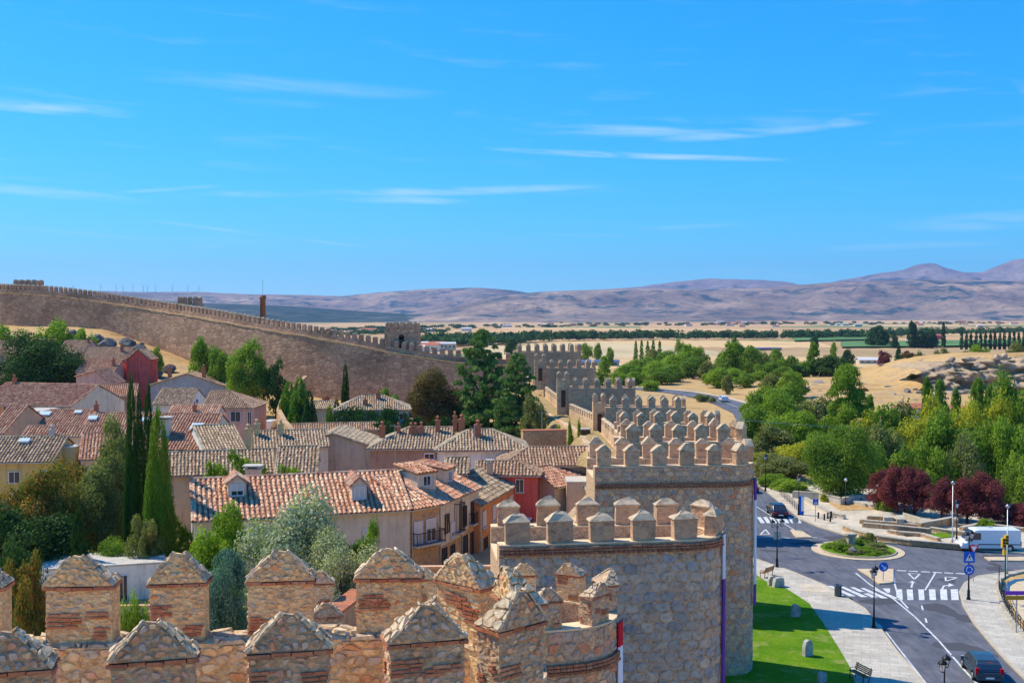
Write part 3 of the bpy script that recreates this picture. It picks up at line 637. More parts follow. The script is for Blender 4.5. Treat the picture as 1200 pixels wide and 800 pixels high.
def merlon_detailed(root, bin_, x, y, yaw, wd, zs, rn, thick=.47, h=.9, cap=.5, stone='rubble_stone', mortar='mortar', seen=('front','left'), cs=.19):
    """yaw: direction of the wall line; front is its right-hand side (towards the camera for yaw 0)"""
    u = Vector((math.cos(yaw), math.sin(yaw), 0)); n = Vector((u.y, -u.x, 0)); o = Vector((x, y, zs))
    hw = wd/2; ht = thick/2
    def corner(a, b_, z): return tuple(o+u*a+n*b_+Vector((0,0,z)))
    mb = MB()
    vs = [corner(a, b_, z) for z in (-.25, h) for a, b_ in ((-hw,ht), (hw,ht), (hw,-ht), (-hw,-ht))]
    mb.add(vs, [(0,1,5,4), (1,2,6,5), (2,3,7,6), (3,0,4,7), (4,5,6,7)])
    m = mb.build('merlon', mortar, root)
    ov = .035; mb = MB()       # coping: a gabled prism with worn arrises
    pk = rn.uniform(-.04, .04); hh = h+.07
    pts = []
    for s in (1, -1):
        b_ = (ht+ov)*s
        b2 = (ht+ov)*(.96 if s > 0 else .62); dz = 0 if s > 0 else -.01
        pts += [corner(-hw-ov, b_, hh), corner(hw+ov, b_, hh), corner(pk+.07, b2, hh+cap-.02+dz), corner(pk-.05, b2, hh+cap+dz)]
    mb.add(pts, [(0,1,2,3), (5,4,7,6), (0,3,7,4), (1,5,6,2), (3,2,6,7), (0,4,5,1)])
    mb.build('coping', mortar, m)
    B = bin_
    # brick course under the coping, front and sides
    def face(side):
        if side == 'front': return framefn(o+n*ht-u*hw, u, n), wd
        if side == 'back': return framefn(o-n*ht+u*hw, -u, -n), wd
        if side == 'left': return framefn(o-u*hw-n*ht, n, -u), thick
        return framefn(o+u*hw+n*ht, -n, u), thick
    for side in ('front', 'left', 'right'):
        fn, L = face(side); bricks_row(B, fn, -.05, L+.05, h+.01, rn, .05, .3, 'brick', .055, 1, side == 'front')
    for side in seen:
        fn, L = face(side)
        zones = []
        if side in ('front', 'left'):
            for _ in range(rn.choice((1, 2, 2, 3))):
                zl = rn.uniform(.25, .6)*L; zx = rn.choice((0, L-zl, rn.uniform(0, L-zl))); zy = rn.uniform(.08, h-.25); k = rn.choice((2, 3, 3, 4))
                zones.append((zx, zx+zl, zy, zy+k*.065))
                for q in range(k): bricks_row(B, fn, zx+rn.uniform(0,.05), zx+zl-rn.uniform(0,.08), zy+q*.065, rn, .042, .24, 'brick', .03)
        for poly in cells([(0,-.2), (L,-.2), (L,h), (0,h)], cs*rn.uniform(.8,1.05), cs*.55, .036, rn, .55):
            cx = sum(p[0] for p in poly)/len(poly); cy = sum(p[1] for p in poly)/len(poly)
            if any(a-.03 < cx < b_+.03 and c_-.03 < cy < d_+.03 for a, b_, c_, d_ in zones) or rn.random() < .14: continue
            B.add(poly, fn, rn.uniform(.004, .022), rn, stone, 1.0 if side == 'front' else .5, side == 'front')
    # gable face
    fn = framefn(o+n*(ht+ov)+Vector((0,0,hh)), u, n)
    for poly in cells([(-hw-.03,.01), (hw+.03,.01), (pk+.07,cap-.03), (pk-.06,cap-.02)], cs*.8, cs*.6, .032, rn):
        if rn.random() < .2: continue
        B.add(poly, fn, .02, rn, stone, 1.0)
    # rough stones on both slopes
    for s in (-1, 1):
        a0 = Vector(corner(s*(hw+ov), 0, hh)); a1 = Vector(corner(pk+(.09 if s > 0 else -.07), 0, hh+cap)); up = (a1-a0); Ls = up.length; up.normalize()
        nn = up.cross(n)*(1 if s > 0 else -1)
        if nn.z < 0: nn = -nn
        fn = lambda a, b_, d, a0=a0, up=up, nn=nn: tuple(a0+n*a+up*b_+nn*d)
        for poly in cells([(-ht-ov-.02,0), (ht+ov+.02,0), (ht+ov+.02,Ls+.01), (ht*.62,Ls+.01)], .2, .15, .006, rn):
            B.add(poly, fn, rn.uniform(.01, .045), rn, 'cap_stone', .4, False)
    return m

# ------------------------------------------------------------------ towers of the wall
def tower_path(A, ang, L, wd, tp, n=12):
    """outer outline from the near root along the near flank, round the nose, back along the far flank"""
    a = Vector((math.cos(ang), math.sin(ang))); b_ = Vector((-a.y, a.x)); A = Vector(A); r = wd/2-tp
    pts = [A, A+a*(L-r)+b_*tp]
    c_ = A+a*(L-r)+b_*(wd/2)
    for k in range(1, n):
        t = -PI/2+PI*k/n; pts.append(c_+a*math.cos(t)*r+b_*math.sin(t)*r)
    pts += [A+a*(L-r)+b_*(wd-tp), A+b_*wd]
    return pts
def offset_path(pts, off):
    out = []
    for k, p in enumerate(pts):
        a = pts[max(0, k-1)]; b_ = pts[min(len(pts)-1, k+1)]; u = (b_-a).normalized(); out.append(p+Vector((-u.y, u.x))*off)
    return out
def walk_path(pts, s):
    for a, b_ in zip(pts, pts[1:]):
        L = (b_-a).length
        if s <= L: u = (b_-a).normalized(); return a+u*s, math.atan2(u.y, u.x)
        s -= L
    u = (pts[-1]-pts[-2]).normalized(); return pts[-1]+u*s, math.atan2(u.y, u.x)
def plen(pts): return sum((b_-a).length for a, b_ in zip(pts, pts[1:]))
def ring(mb, pts, t, z0, z1):
    inn = offset_path(pts, t); n = len(pts); vs = []
    for q in (pts, inn):
        for z in (z0, z1): vs += [(p.x, p.y, z) for p in q]
    fs = []
    for k in range(n-1):
        fs += [(k, k+1, n+k+1, n+k), (2*n+k+1, 2*n+k, 3*n+k, 3*n+k+1), (n+k, n+k+1, 3*n+k+1, 3*n+k)]
    fs += [(0, n, 3*n, 2*n), (n-1, 3*n-1, 4*n-1, 2*n-1)]
    mb.add(vs, fs)
_mer = {}
def merlon_mesh(wd, th, h, cap, style, mat):
    if mat == 'mortar_shade': mat = 'tower_masonry'
    var = RN.randrange(5); key = (round(wd, 2), round(th, 2), round(h, 2), round(cap, 2), style, mat, var)
    if key in _mer: return _mer[key]
    mb = MB(); a, b_ = wd/2, th/2
    mb.box((0,0,h/2-.1), (wd, th, h+.2))
    o = .05
    if style == 'hip':
        vs = [(-a-o,-b_-o,h), (a+o,-b_-o,h), (a+o,b_+o,h), (-a-o,b_+o,h), (-a-o,-b_-o,h+.05), (a+o,-b_-o,h+.05), (a+o,b_+o,h+.05), (-a-o,b_+o,h+.05),
              (-a*.55,-b_*.5,h+.05+cap*.66), (a*.5,-b_*.5,h+.05+cap*.62), (a*.55,b_*.5,h+.05+cap*.66), (-a*.5,b_*.5,h+.05+cap*.6), (-.08,0,h+.05+cap), (.1,.02,h+.03+cap)]
        fs = [(3,2,1,0), (0,1,5,4), (1,2,6,5), (2,3,7,6), (3,0,4,7), (4,5,9,8), (5,6,10,9), (6,7,11,10), (7,4,8,11), (8,9,13,12), (9,10,13), (10,11,12,13), (11,8,12)]
    elif style == 'gable':
        vs = [(-a-o,-b_-o,h), (a+o,-b_-o,h), (a+o,b_+o,h), (-a-o,b_+o,h), (-a-o,-b_-o,h+.06), (a+o,-b_-o,h+.06), (a+o,b_+o,h+.06), (-a-o,b_+o,h+.06),
              (-.1,-b_-o*.5,h+.06+cap), (.1,-b_-o*.5,h+.06+cap), (.1,b_+o*.5,h+.06+cap), (-.1,b_+o*.5,h+.06+cap)]
        fs = [(3,2,1,0), (0,1,5,4), (1,2,6,5), (2,3,7,6), (3,0,4,7), (4,5,9,8), (6,7,11,10), (7,4,8,11), (5,6,10,9), (8,9,10,11)]
    else:      # rounded head
        n = 8; vs = []
        for s in (-b_, b_):
            for k in range(n+1):
                t = PI*k/n; vs.append((-a*math.cos(t), s, h-.02+cap*math.sin(t)))
        fs = [tuple(range(n+1))[::-1], tuple(range(n+1, 2*n+2))] + [(k, k+1, n+2+k, n+1+k) for k in range(n)]
    body_n = len(mb.f); mb.add(vs, fs)
    rj = random.Random(var*31+7); mb.v = [(x+rj.uniform(-.045,.045), y+rj.uniform(-.03,.03), z+(rj.uniform(-.05,.04) if z > h*.5 else 0)) for x, y, z in mb.v]
    me = mb.mesh('merlon', mat); me.materials.append(M['coping'])
    for k, p in enumerate(me.polygons):
        if k >= body_n and style != 'flat': p.material_index = 1
    _mer[key] = me; return me
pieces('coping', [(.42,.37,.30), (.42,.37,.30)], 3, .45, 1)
def tower(label, A, ang, L, zs, zb=-1.0, wd=4.5, tp=.4, style='hip', mat='tower_masonry', sp=1.83, mw=.95, mh=.98, cap=.34, band=None, group='half-round towers along the town wall', th=.5, fill=None, start=.6, merl=True, thin=.7):
    root = empty('wall_tower', (A[0], A[1], zb), 0, label, 'tower', group)
    inv = Vector((-A[0], -A[1], -zb))
    pts = tower_path(A, ang, L, wd, tp); zf = zs-.75
    mb = MB(); mb.prism([(p.x, p.y) for p in pts], zb, zf-.02); mb.build('tower_body', mat, root, loc=inv)
    inn = offset_path(pts, thin+.02); fl = MB(); fl.prism([(p.x, p.y) for p in inn], zf-.1, zf+.02); fl.build('walk_floor', 'lime_floor', root, loc=inv)
    pr = MB(); ring(pr, pts, thin, zf-.02, zs); pr.build('parapet', mat, root, loc=inv)
    sl_ = MB(); ring(sl_, [p for p in offset_path(pts, -.02)], thin+.04, zs-.03, zs+.03); sl_.build('parapet_coping', 'lime_floor', root, loc=inv)
    if band:
        for q, z in enumerate(band):
            bb = MB(); out = offset_path(pts, -.06); Lp = plen(out); s = 0
            while s < Lp-.1:
                p, a = walk_path(out, s+.1)
                if q % 2 == 0: bb.box((p.x, p.y, z), (.2, .14, .085), a, U(0, 1))
                else: bb.box((p.x, p.y, z), (.12, .16, .10), a+PI/4, U(0, 1))
                s += .215
            o = bb.build('brick_band', 'brick_dark', root, loc=inv); o['kind'] = 'stuff'
    if merl:
        mid = offset_path(pts, thin/2); Lp = plen(mid); n = int((Lp-2*start)/sp)+1; st = (Lp-(n-1)*sp)/2 if n > 1 else Lp/2
        for k in range(n):
            p, a = walk_path(mid, st+k*sp)
            me = merlon_mesh(mw, th, round(mh, 2), cap+RN.choice((-.05,0,.05)), style, mat)
            link('merlon', me, root, (p.x+inv.x, p.y+inv.y, zs-zb), a+U(-.05,.05), (U(.94,1.05), 1, U(.92,1.04)))
    return root, pts, inv
def banner(label, x, y, z0, z1, cols, wd=.9, yaw=PI/2):
    r = empty('banner', (x, y, z0), yaw, label, 'banner', None)
    zc = z0
    for h_, mt in cols:
        mb = MB(); k = 6
        vs = []; 
        for q in range(k+1):
            xx = -wd/2+wd*q/k; off = .05*math.sin(q*1.9)
            vs += [(xx, off, zc-z0), (xx, off, zc+h_-z0), (xx, off+.02, zc-z0), (xx, off+.02, zc+h_-z0)]
        fs = []
        for q in range(k): a = 4*q; fs += [(a, a+4, a+5, a+1), (a+6, a+2, a+3, a+7), (a+1, a+5, a+7, a+3), (a, a+2, a+6, a+4)]
        mb.add(vs, fs); mb.build('cloth_panel', mt, r); zc += h_
    mb = MB(); mb.tube((-wd/2-.1,.01,z1-z0+.02), (wd/2+.1,.01,z1-z0+.02), .025); mb.build('rod', 'iron', r)
    return r
plain('cloth_white', (.78,.80,.86), .04, 1, .8); plain('cloth_purple', (.20,.07,.36), .08, 1, .8); plain('cloth_red', (.62,.03,.05), .08, 1, .8)

# T0: the crown right in front of the camera, built stone by stone
rn = random.Random(11)
t0 = empty('wall_tower', (-3, 16.5, 10), 0, 'nearest wall tower, rubble and brick merlons with pointed stone caps', 'tower')
inv0 = Vector((3, -16.5, -10))
hold = bpy.data.objects.new('t0tmp', None)
nearM = [(-7.9,13.35,13,1.16),(-6.3,13.8,14,1.17),(-4.63,14.25,14,1.17),(-2.96,14.62,12,1.19),(-1.2,15.05,16,1.17),(-.02,15.72,42,.98)]
farM = [(-8.75,17.9,6,1.2),(-7.02,18.05,4,1.2),(-5.5,18.25,6,1.0),(-3.85,18.4,7,1.2),(-2.07,18.6,3,1.23),(-.72,18.12,-42,1.15),(.12,17.05,-66,1.0)]
path0 = [Vector(p) for p in ((-11,12.35),(-7.9,13.0),(-4.6,13.9),(-2.9,14.26),(-1.1,14.70),(-.3,15.0),(.22,15.5),(.5,16.2),(.5,16.95),(.28,17.7),(-.2,18.3),(-.9,18.8),(-2.1,18.98),(-3.9,18.78),(-7.0,18.42),(-11,18.1))]
mb = MB(); mb.prism([(p.x, p.y) for p in path0], 10, 17.5); mb.build('tower_body', 'mortar', t0, loc=inv0)
mb = MB(); ring(mb, path0, .74, 17.48, 18.6); mb.build('parapet', 'mortar', t0, loc=inv0)
mb = MB(); mb.prism([(p.x, p.y) for p in offset_path(path0, .76)], 17.4, 17.52); mb.build('walk_floor', 'lime_floor', t0, loc=inv0)
bin0 = StoneBin(t0, 'rubble_stone', 300)
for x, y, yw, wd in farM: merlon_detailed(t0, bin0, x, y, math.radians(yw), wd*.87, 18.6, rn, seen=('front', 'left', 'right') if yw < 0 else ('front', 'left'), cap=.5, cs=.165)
for x, y, yw, wd in nearM: merlon_detailed(t0, bin0, x, y, math.radians(yw), wd*.87, 18.6, rn, stone='shade_stone', mortar='mortar_shade', seen=('front', 'left', 'right'), cap=.5, cs=.175)
# inner face of the far parapet and outer face of the near one
far_in = [p for p in offset_path(path0, .75)][10:]
for a, b_ in zip(far_in, far_in[1:]):
    u = (b_-a).normalized(); L = (b_-a).length; nrm = Vector((-u.y, u.x, 0)); fn = framefn((a.x, a.y, 17.5), (u.x, u.y, 0), nrm)
    for poly in cells([(0,.02), (L,.02), (L,1.08), (0,1.08)], .24, .15, .025, rn):
        if rn.random() < .1: continue
        bin0.add(poly, fn, .02, rn, 'rubble_stone', .8, a.x < .2)
for a, b_ in zip(path0[:9], path0[1:9]):
    u = (b_-a).normalized(); L = (b_-a).length; nrm = Vector((u.y, -u.x, 0)); fn = framefn((a.x, a.y, 16.6), (u.x, u.y, 0), nrm)
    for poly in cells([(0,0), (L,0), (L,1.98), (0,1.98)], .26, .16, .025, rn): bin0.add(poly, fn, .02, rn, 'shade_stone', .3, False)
# flat stones laid on the parapet between the merlons
for a, b_ in zip(path0, path0[1:]):
    u = (b_-a).normalized(); L = (b_-a).length; nn = Vector((-u.y, u.x, 0))
    fn = lambda p, q, d, a=a, u=u, nn=nn: tuple(Vector((a.x, a.y, 18.6))+Vector((u.x, u.y, 0))*p+nn*q+Vector((0,0,d)))
    for poly in cells([(0,-.03), (L,-.03), (L,.78), (0,.78)], .3, .26, .02, rn): bin0.add(poly, fn, .05, rn, 'cap_stone', .3, False)
bin0.flush()
for o in list(t0.children):
    if o.name.split('.')[0] in ('merlon', 'stone', 'brick', 'brickwork', 'stonework'): o.location = inv0

# T0.5: next tower, stones too small to part singly
def tower_stones(root, pts, inv, z0, z1, cw, ch, gap, depth, mat, seed, limit=0, segs=None, name='stone', coursed=True, prefer=None, ycut=None):
    r_ = random.Random(seed); B = StoneBin(root, mat, limit, name)
    S = [0]
    for a, b_ in zip(pts, pts[1:]): S.append(S[-1]+(b_-a).length)
    def fn(a, b_, d):
        p, ang = walk_path(pts, max(0, a)); n = (math.sin(ang), -math.cos(ang)); return (p.x+n[0]*d, p.y+n[1]*d, b_)
    s1 = S[-1] if segs is None else segs
    step = 3.0; s0 = 0
    for poly in cells([(0, z0), (s1, z0), (s1, z1), (0, z1)], cw, ch, gap, r_, jit=.27, coursed=coursed):
        B.add(poly, fn, depth, r_, mat, prefer(sum(p[0] for p in poly)/len(poly), sum(p[1] for p in poly)/len(poly)) if prefer else 1.0)
    B.flush()
    for o in root.children:
        if o.name.split('.')[0] in ('stone', 'stonework', 'brick'): o.location = inv
t5, pts5, inv5 = tower('second tower, low pointed merlons around a curved nose, red and white banner at its corner', (-6.2, 32.6), math.radians(12), 10.4, 13.98, 3, wd=4.9, tp=.4, style='gable', mat='mortar_shade', merl=False, band=(12.75, 12.62, 12.86), thin=.66)
b5 = StoneBin(t5, 'shade_stone', 0)
mid5 = offset_path(pts5, .33); L5 = plen(mid5); rn5 = random.Random(5)
ns = 13
for k in range(ns):
    p, a = walk_path(mid5, .7+k*(L5-1.4)/(ns-1))
    nearside = k < ns/2
    o_ = merlon_detailed(t5, b5, p.x, p.y, a if nearside else a+PI, .9, 13.98, rn5, thick=.5, h=.85, cap=.42, cs=.26, stone='shade_stone' if nearside else 'rubble_stone', mortar='mortar_shade' if nearside else 'mortar', seen=('front', 'left'))  # near side takes the shaded colours, far side the lit ones
def f5(a, b_, d):
    p, ang = walk_path(pts5, max(0, a)); return (p.x+math.sin(ang)*d, p.y-math.cos(ang)*d, b_)
for poly in cells([(0, 9.2), (14.5, 9.2), (14.5, 12.5), (0, 12.5)], .42, .3, .035, rn5): b5.add(poly, f5, .03, rn5, 'shade_stone', 1, False)
for poly in cells([(0, 12.95), (14.5, 12.95), (14.5, 13.95), (0, 13.95)], .42, .3, .035, rn5): b5.add(poly, f5, .03, rn5, 'shade_stone', 1, False)
b5.flush()
for o in t5.children:
    if o.name.split('.')[0] in ('merlon', 'stonework', 'brickwork'): o.location = inv5
# T1, T2 with large worked stones
t1, pts1, inv1 = tower('broad shaded tower of large grey blocks behind the nearest battlements', (-.55, 46.9), math.radians(5.5), 10.35, 14.05, -.5, wd=4.8, tp=.35, mat='mortar_shade', band=(13.78, 13.66, 13.9), mh=.95, cap=.36, mw=1.04, sp=1.85)
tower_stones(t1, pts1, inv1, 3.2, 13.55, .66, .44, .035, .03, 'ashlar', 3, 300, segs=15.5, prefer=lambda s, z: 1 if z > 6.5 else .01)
t2, pts2, inv2 = tower('tall tower in full shade whose foot meets the lawn, grey stone lower and brown above', (5.35, 71.5), math.radians(2.5), 10.95, 13.95, -.5, wd=4.9, tp=.35, mat='mortar_shade', band=(12.72, 12.6, 12.84), mh=1.0, cap=.40, mw=.92, style='gable')
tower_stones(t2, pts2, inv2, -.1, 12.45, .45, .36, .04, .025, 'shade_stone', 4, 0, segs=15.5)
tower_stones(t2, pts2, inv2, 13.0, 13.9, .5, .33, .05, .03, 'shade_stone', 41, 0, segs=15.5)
tower('third tower along the wall, merlons just above the tall shaded tower', (8.6, 87.6), math.radians(2), 10.6, 13.6, -1, sp=1.83, style='gable', cap=.42)
tower('fourth tower along the wall, seen above the third tower merlons', (11.2, 117), math.radians(0), 11.2, 11.9, -1, style='gable', cap=.42)
tower('fifth tower along the wall, battlements standing clear of the road bend', (13.2, 157), math.radians(-4), 11.6, 10.4, -2, style='gable', cap=.45, mh=1.05)
tower('sixth tower along the wall, with grille of shadow on its tall shaded face', (9.4, 185), math.radians(-2), 11.4, 11.2, -1, style='round', cap=.5, mh=1.1, wd=5.5)
tower('seventh tower along the wall, square turret on its left', (6.9, 226), math.radians(-1), 10.4, 12.5, -1, style='round', cap=.5, mh=1.1, wd=6)
tower('farthest tower at the corner of the wall behind the cedars', (.2, 242), math.radians(0), 15.2, 15.2, -1, style='round', cap=.55, mh=1.25, wd=8, sp=1.9)
# small turrets at the roots of the far towers
def turret(label, x, y, s, z0, z1, group='square turrets rising from the wall walk'):
    r = empty('wall_turret', (x, y, z0), 0, label, 'turret', group)
    mb = MB(); mb.box((0,0,(z1-z0)/2), (s, s, z1-z0)); mb.build('turret_body', 'inner_masonry', r)
    mb = MB(); mb.box((0,-s/2-.02,(z1-z0)*.52), (s*.34, .12, (z1-z0)*.42)); mb.lathe([(s*.17, 0), (s*.17, .02)], (0,-s/2,(z1-z0)*.73), 10); mb.build('doorway', 'wood_dark', r)
    for a in (-1, 1):
        for b_ in (-1, 1): link('merlon', merlon_mesh(s*.34, .5, .9, .4, 'round', 'tower_masonry'), r, (a*s*.32, b_*s*.36, z1-z0))
    return r
turret('pale sunlit turret with arched doorway beside the sixth tower', 8.6, 186.5, 2.1, 6, 12.6)
turret('pale turret with arched doorway beside the seventh tower', 5.8, 228, 2.4, 8, 14.0)
turret('pale turret with arched doorway beside the fifth tower', 12.6, 160, 1.9, 5, 10.9)
banner('narrow red and white banner hanging at the corner of the second tower', 3.55, 36.2, 5.0, 13.8, ((8.0,'cloth_white'), (.8,'cloth_red')), .36, math.radians(66))
banner('long purple banner with white top on the broad shaded tower', 9.44, 49.15, 1.5, 14.1, ((10.6,'cloth_purple'), (2.0,'cloth_white')), .26, math.radians(62))
banner('long white banner with purple top on the edge of the tall shaded tower', 16.16, 73.35, 4.5, 12.9, ((1.4,'cloth_purple'), (5.6,'cloth_white'), (1.4,'cloth_purple')), .36, math.radians(62))

# ------------------------------------------------------------------ curtain walls
def wall_run(root, nodes, thick, mat, inv, side=1, cap='drygrass', capw=None):
    """nodes (x, y, z0, z1): a solid wall whose outer face follows the nodes, thickness to the side"""
    P2 = [Vector(n[:2]) for n in nodes]; inn = offset_path(P2, thick*side); n = len(nodes); vs = []
    for q in (P2, inn):
        for zi in (2, 3): vs += [(p.x, p.y, nodes[k][zi]) for k, p in enumerate(q)]
    fs = []
    for k in range(n-1): fs += [(k, k+1, n+k+1, n+k), (2*n+k+1, 2*n+k, 3*n+k, 3*n+k+1), (n+k, n+k+1, 3*n+k+1, 3*n+k)]
    fs += [(0, n, 3*n, 2*n), (n-1, 3*n-1, 4*n-1, 2*n-1)]
    mb = MB(); mb.add(vs, fs); mb.build('wall_body', mat, root, loc=inv)
    return P2, inn
CW = [(-8,28,10.0),(-2,50,9.6),(4.8,74,9.2),(8.8,92,9.2),(11.8,116,9.3),(13.4,160,6.6),(9.6,188,6.6),(7.0,230,6.6),(2,246,8.5)]
rw = empty('town_wall', (5, 100, 0), 0, 'sunlit curtain wall with grassy walk running back between the towers', 'wall')
invr = Vector((-5,-100,0))
def lerp_nodes(ns, step):
    out = []
    for a, b_ in zip(ns, ns[1:]):
        k = max(1, int(math.dist(a[:2], b_[:2])/step)); out += [tuple(a[i]+(b_[i]-a[i])*q/k for i in range(len(a))) for q in range(k)]
    return out+[ns[-1]]
cn = lerp_nodes(CW, 6)
wall_run(rw, [(x, y, -1.5, z) for x, y, z in cn if y > 112], 3.8, 'inner_masonry', invr)
lo_ = [(x, y, -1.5, z) for x, y, z in cn if y < 120]; P_, inn_ = wall_run(rw, lo_, 2.2, 'inner_masonry', invr)
# dry grass bank on the walk
P2 = [Vector(n[:2]) for n in cn]; gl = offset_path(P2, 1.0); gr_ = offset_path(P2, 4.3); n = len(cn); vs = []
for k in range(n):
    z = cn[k][2]
    if cn[k][1] < 118: gr_[k] = gl[k]+(gr_[k]-gl[k])*.3
    vs += [(gl[k].x, gl[k].y, z+.25), ((gl[k].x+gr_[k].x)/2, (gl[k].y+gr_[k].y)/2, z+.18+U(-.1,.1)), (gr_[k].x+U(-.4,.4), gr_[k].y, z-.5), (gr_[k].x-1.3+U(-.5,.5), gr_[k].y, z-1.8)]
mb = MB(); mb.add(vs, [(4*k+q, 4*k+q+1, 4*k+q+5, 4*k+q+4) for k in range(n-1) for q in range(3)]); mb.build('grass_walk', 'drygrass', rw, True, loc=invr)
par = [(x, y, z, z+1.15) for x, y, z in cn]; wall_run(rw, [(a, b_, c_-.3, d_) for a, b_, c_, d_ in par], .55, 'inner_masonry', invr)
mp = offset_path(P2, .28); s = 0; Lp = plen(mp); cz = []
acc = [0]
for a, b_ in zip(mp, mp[1:]): acc.append(acc[-1]+(b_-a).length)
while s < Lp:
    p, a = walk_path(mp, s); z = float(np.interp(s, acc, [q[2] for q in cn]))+1.12
    if p.y > 112: link('merlon', merlon_mesh(.95, .5, .8, .3, 'hip', 'inner_masonry'), rw, (p.x+invr.x, p.y+invr.y, z), a)
    s += 1.75
# left-hand wall climbing the hill
wl = empty('town_wall', (-100, 290, 0), 0, 'long brown wall climbing the hill on the left, battlements along its top', 'wall')
invl = Vector((100,-290,0))
LT = [(-230,374,30.3),(-200,362,31.2),(-152,330,29.7),(-133,321.5,28.8),(-114,313,26.5),(-96,301,24.0),(-81.9,287,22.6),(-60,268,19.6),(-43,256,17.6),(-17,245,13.1),(2,243,12.2)]
def chaikin(ns, it=3):
    for _ in range(it):
        o = [ns[0]]
        for a, b_ in zip(ns, ns[1:]): o += [tuple(a[i]*.75+b_[i]*.25 for i in range(len(a))), tuple(a[i]*.25+b_[i]*.75 for i in range(len(a)))]
        ns = o+[ns[-1]]
    return ns
ln = lerp_nodes(chaikin(LT), 5)
wall_run(wl, [(x, y, hz(x, y-3)-4, z) for x, y, z in ln], 2.6, 'curtain_masonry', invl, 1)
P2 = [Vector(q[:2]) for q in ln]; vs = []; o1 = offset_path(P2, -.06)
for k in range(len(ln)):
    z = ln[k][2]; b_ = U(-.15,.2); q1 = offset_path(P2, 1.3)[k] if k in (0,) else P2[k]+(P2[k]-o1[k])*3.6
    vs += [(o1[k].x, o1[k].y-.1, z-.12+b_), (P2[k].x, P2[k].y+.3, z+.1+b_*.4), (q1.x, q1.y, z+.12)]
mb = MB(); mb.add(vs, [(3*k+q, 3*k+q+1, 3*k+q+4, 3*k+q+3) for k in range(len(ln)-1) for q in range(2)]); mb.build('grass_walk', 'drygrass', wl, True, loc=invl)
ob = offset_path(P2, 1.9); on = [(ob[k].x, ob[k].y, ln[k][2]-.3, ln[k][2]+1.05) for k in range(len(ln))]; wall_run(wl, on, .6, 'curtain_masonry', invl)
mp = offset_path(ob, .3); acc = [0]
for a, b_ in zip(mp, mp[1:]): acc.append(acc[-1]+(b_-a).length)
s = 0
while s < acc[-1]:
    p, a = walk_path(mp, s); z = float(np.interp(s, acc, [q[2] for q in ln]))+1.03
    link('merlon', merlon_mesh(1.02, .6, 1.25, .35, 'gable' if p.x < -60 else 'round', 'curtain_masonry'), wl, (p.x+invl.x, p.y+invl.y, z), a); s += 1.86
def wall_top_tower(label, pxl, pxr, ytop, ybase, d, arch=False, nm=4):
    a = P(pxl, ytop, d); b_ = P(pxr, ytop, d); zb = P(pxl, ybase, d).z; s = b_.x-a.x; zt = a.z-2.0
    r = empty('wall_tower', ((a.x+b_.x)/2, d+s/2, zb), 0, label, 'tower', 'small towers on the left-hand wall')
    dp = s*.8
    mb = MB(); mb.box((0,0,(zt-zb)/2), (s, dp, zt-zb)); mb.build('tower_body', 'curtain_masonry', r)
    if arch:
        mb = MB(); mb.box((0,-dp/2-.02,(zt-zb)*.42), (s*.16, .1, (zt-zb)*.66)); mb.tube((0,-dp/2-.07,(zt-zb)*.75), (0,-dp/2+.05,(zt-zb)*.75), s*.08, n=12); mb.build('arched_opening', 'wood_dark', r)
    for k in range(nm):
        for sy in (-1, 1):
            link('merlon', merlon_mesh(s/nm*.6, .6, 1.5, .45, 'round', 'curtain_masonry'), r, (-s/2+s*(k+.5)/nm, sy*(dp/2-.3), zt-zb))
    for k in (-1, 1): link('merlon', merlon_mesh(dp*.3, .6, 1.5, .45, 'round', 'curtain_masonry'), r, (k*(s/2-.3), 0, zt-zb), PI/2)
    return r
wall_top_tower('square gate tower with tall arched opening on the left-hand wall', 450, 490, 377, 417, 251, True, 5)
wall_top_tower('small ruined tower with four merlons at the top of the hill wall', 13, 42, 327, 345, 335, nm=4)
wall_top_tower('small tower with four merlons halfway along the hill wall', 206, 232, 347, 366, 297, nm=4)
# brick factory chimney beyond the wall
a = P(308, 346, 290); r = empty('factory_chimney', (a.x, 290, a.z-14), 0, 'tall brick chimney standing behind the wall', 'chimney')
mb = MB(); mb.lathe([(.85, 0), (.72, 13), (.95, 13.1), (.95, 13.5), (.78, 13.6), (.78, 14)], n=14); mb.build('shaft', 'brick_dark', r, True)
mb = MB(); mb.tube((0,0,14), (0,0,18), .03); mb.build('lightning_rod', 'iron', r)
# parapet that joins the nearest crown with the second tower
lp = empty('parapet_wall', (-6.5, 32, 10), 0, 'low stone parapet with brick coping leading to the second tower', 'wall')
mb = MB(); a = Vector((-7.6,26.5)); b_ = Vector((-5.2,38.5)); u = (b_-a).normalized(); n_ = Vector((-u.y, u.x)); L = (b_-a).length; rz = math.atan2(u.y, u.x); c_ = (a+b_)/2
mb.box((c_.x+6.5, c_.y-32, 2.15), (L, .55, 4.3), rz); mb.build('wall_body', 'inner_masonry', lp)
for k in range(int(L/.3)):
    p = a+u*(.15+.3*k); mb = MB(); mb.box((p.x+6.5, p.y-32, 4.34), (.285, .7, .09), rz+U(-.02,.02), U(0,1)); mb.build('brick', 'brick', lp)
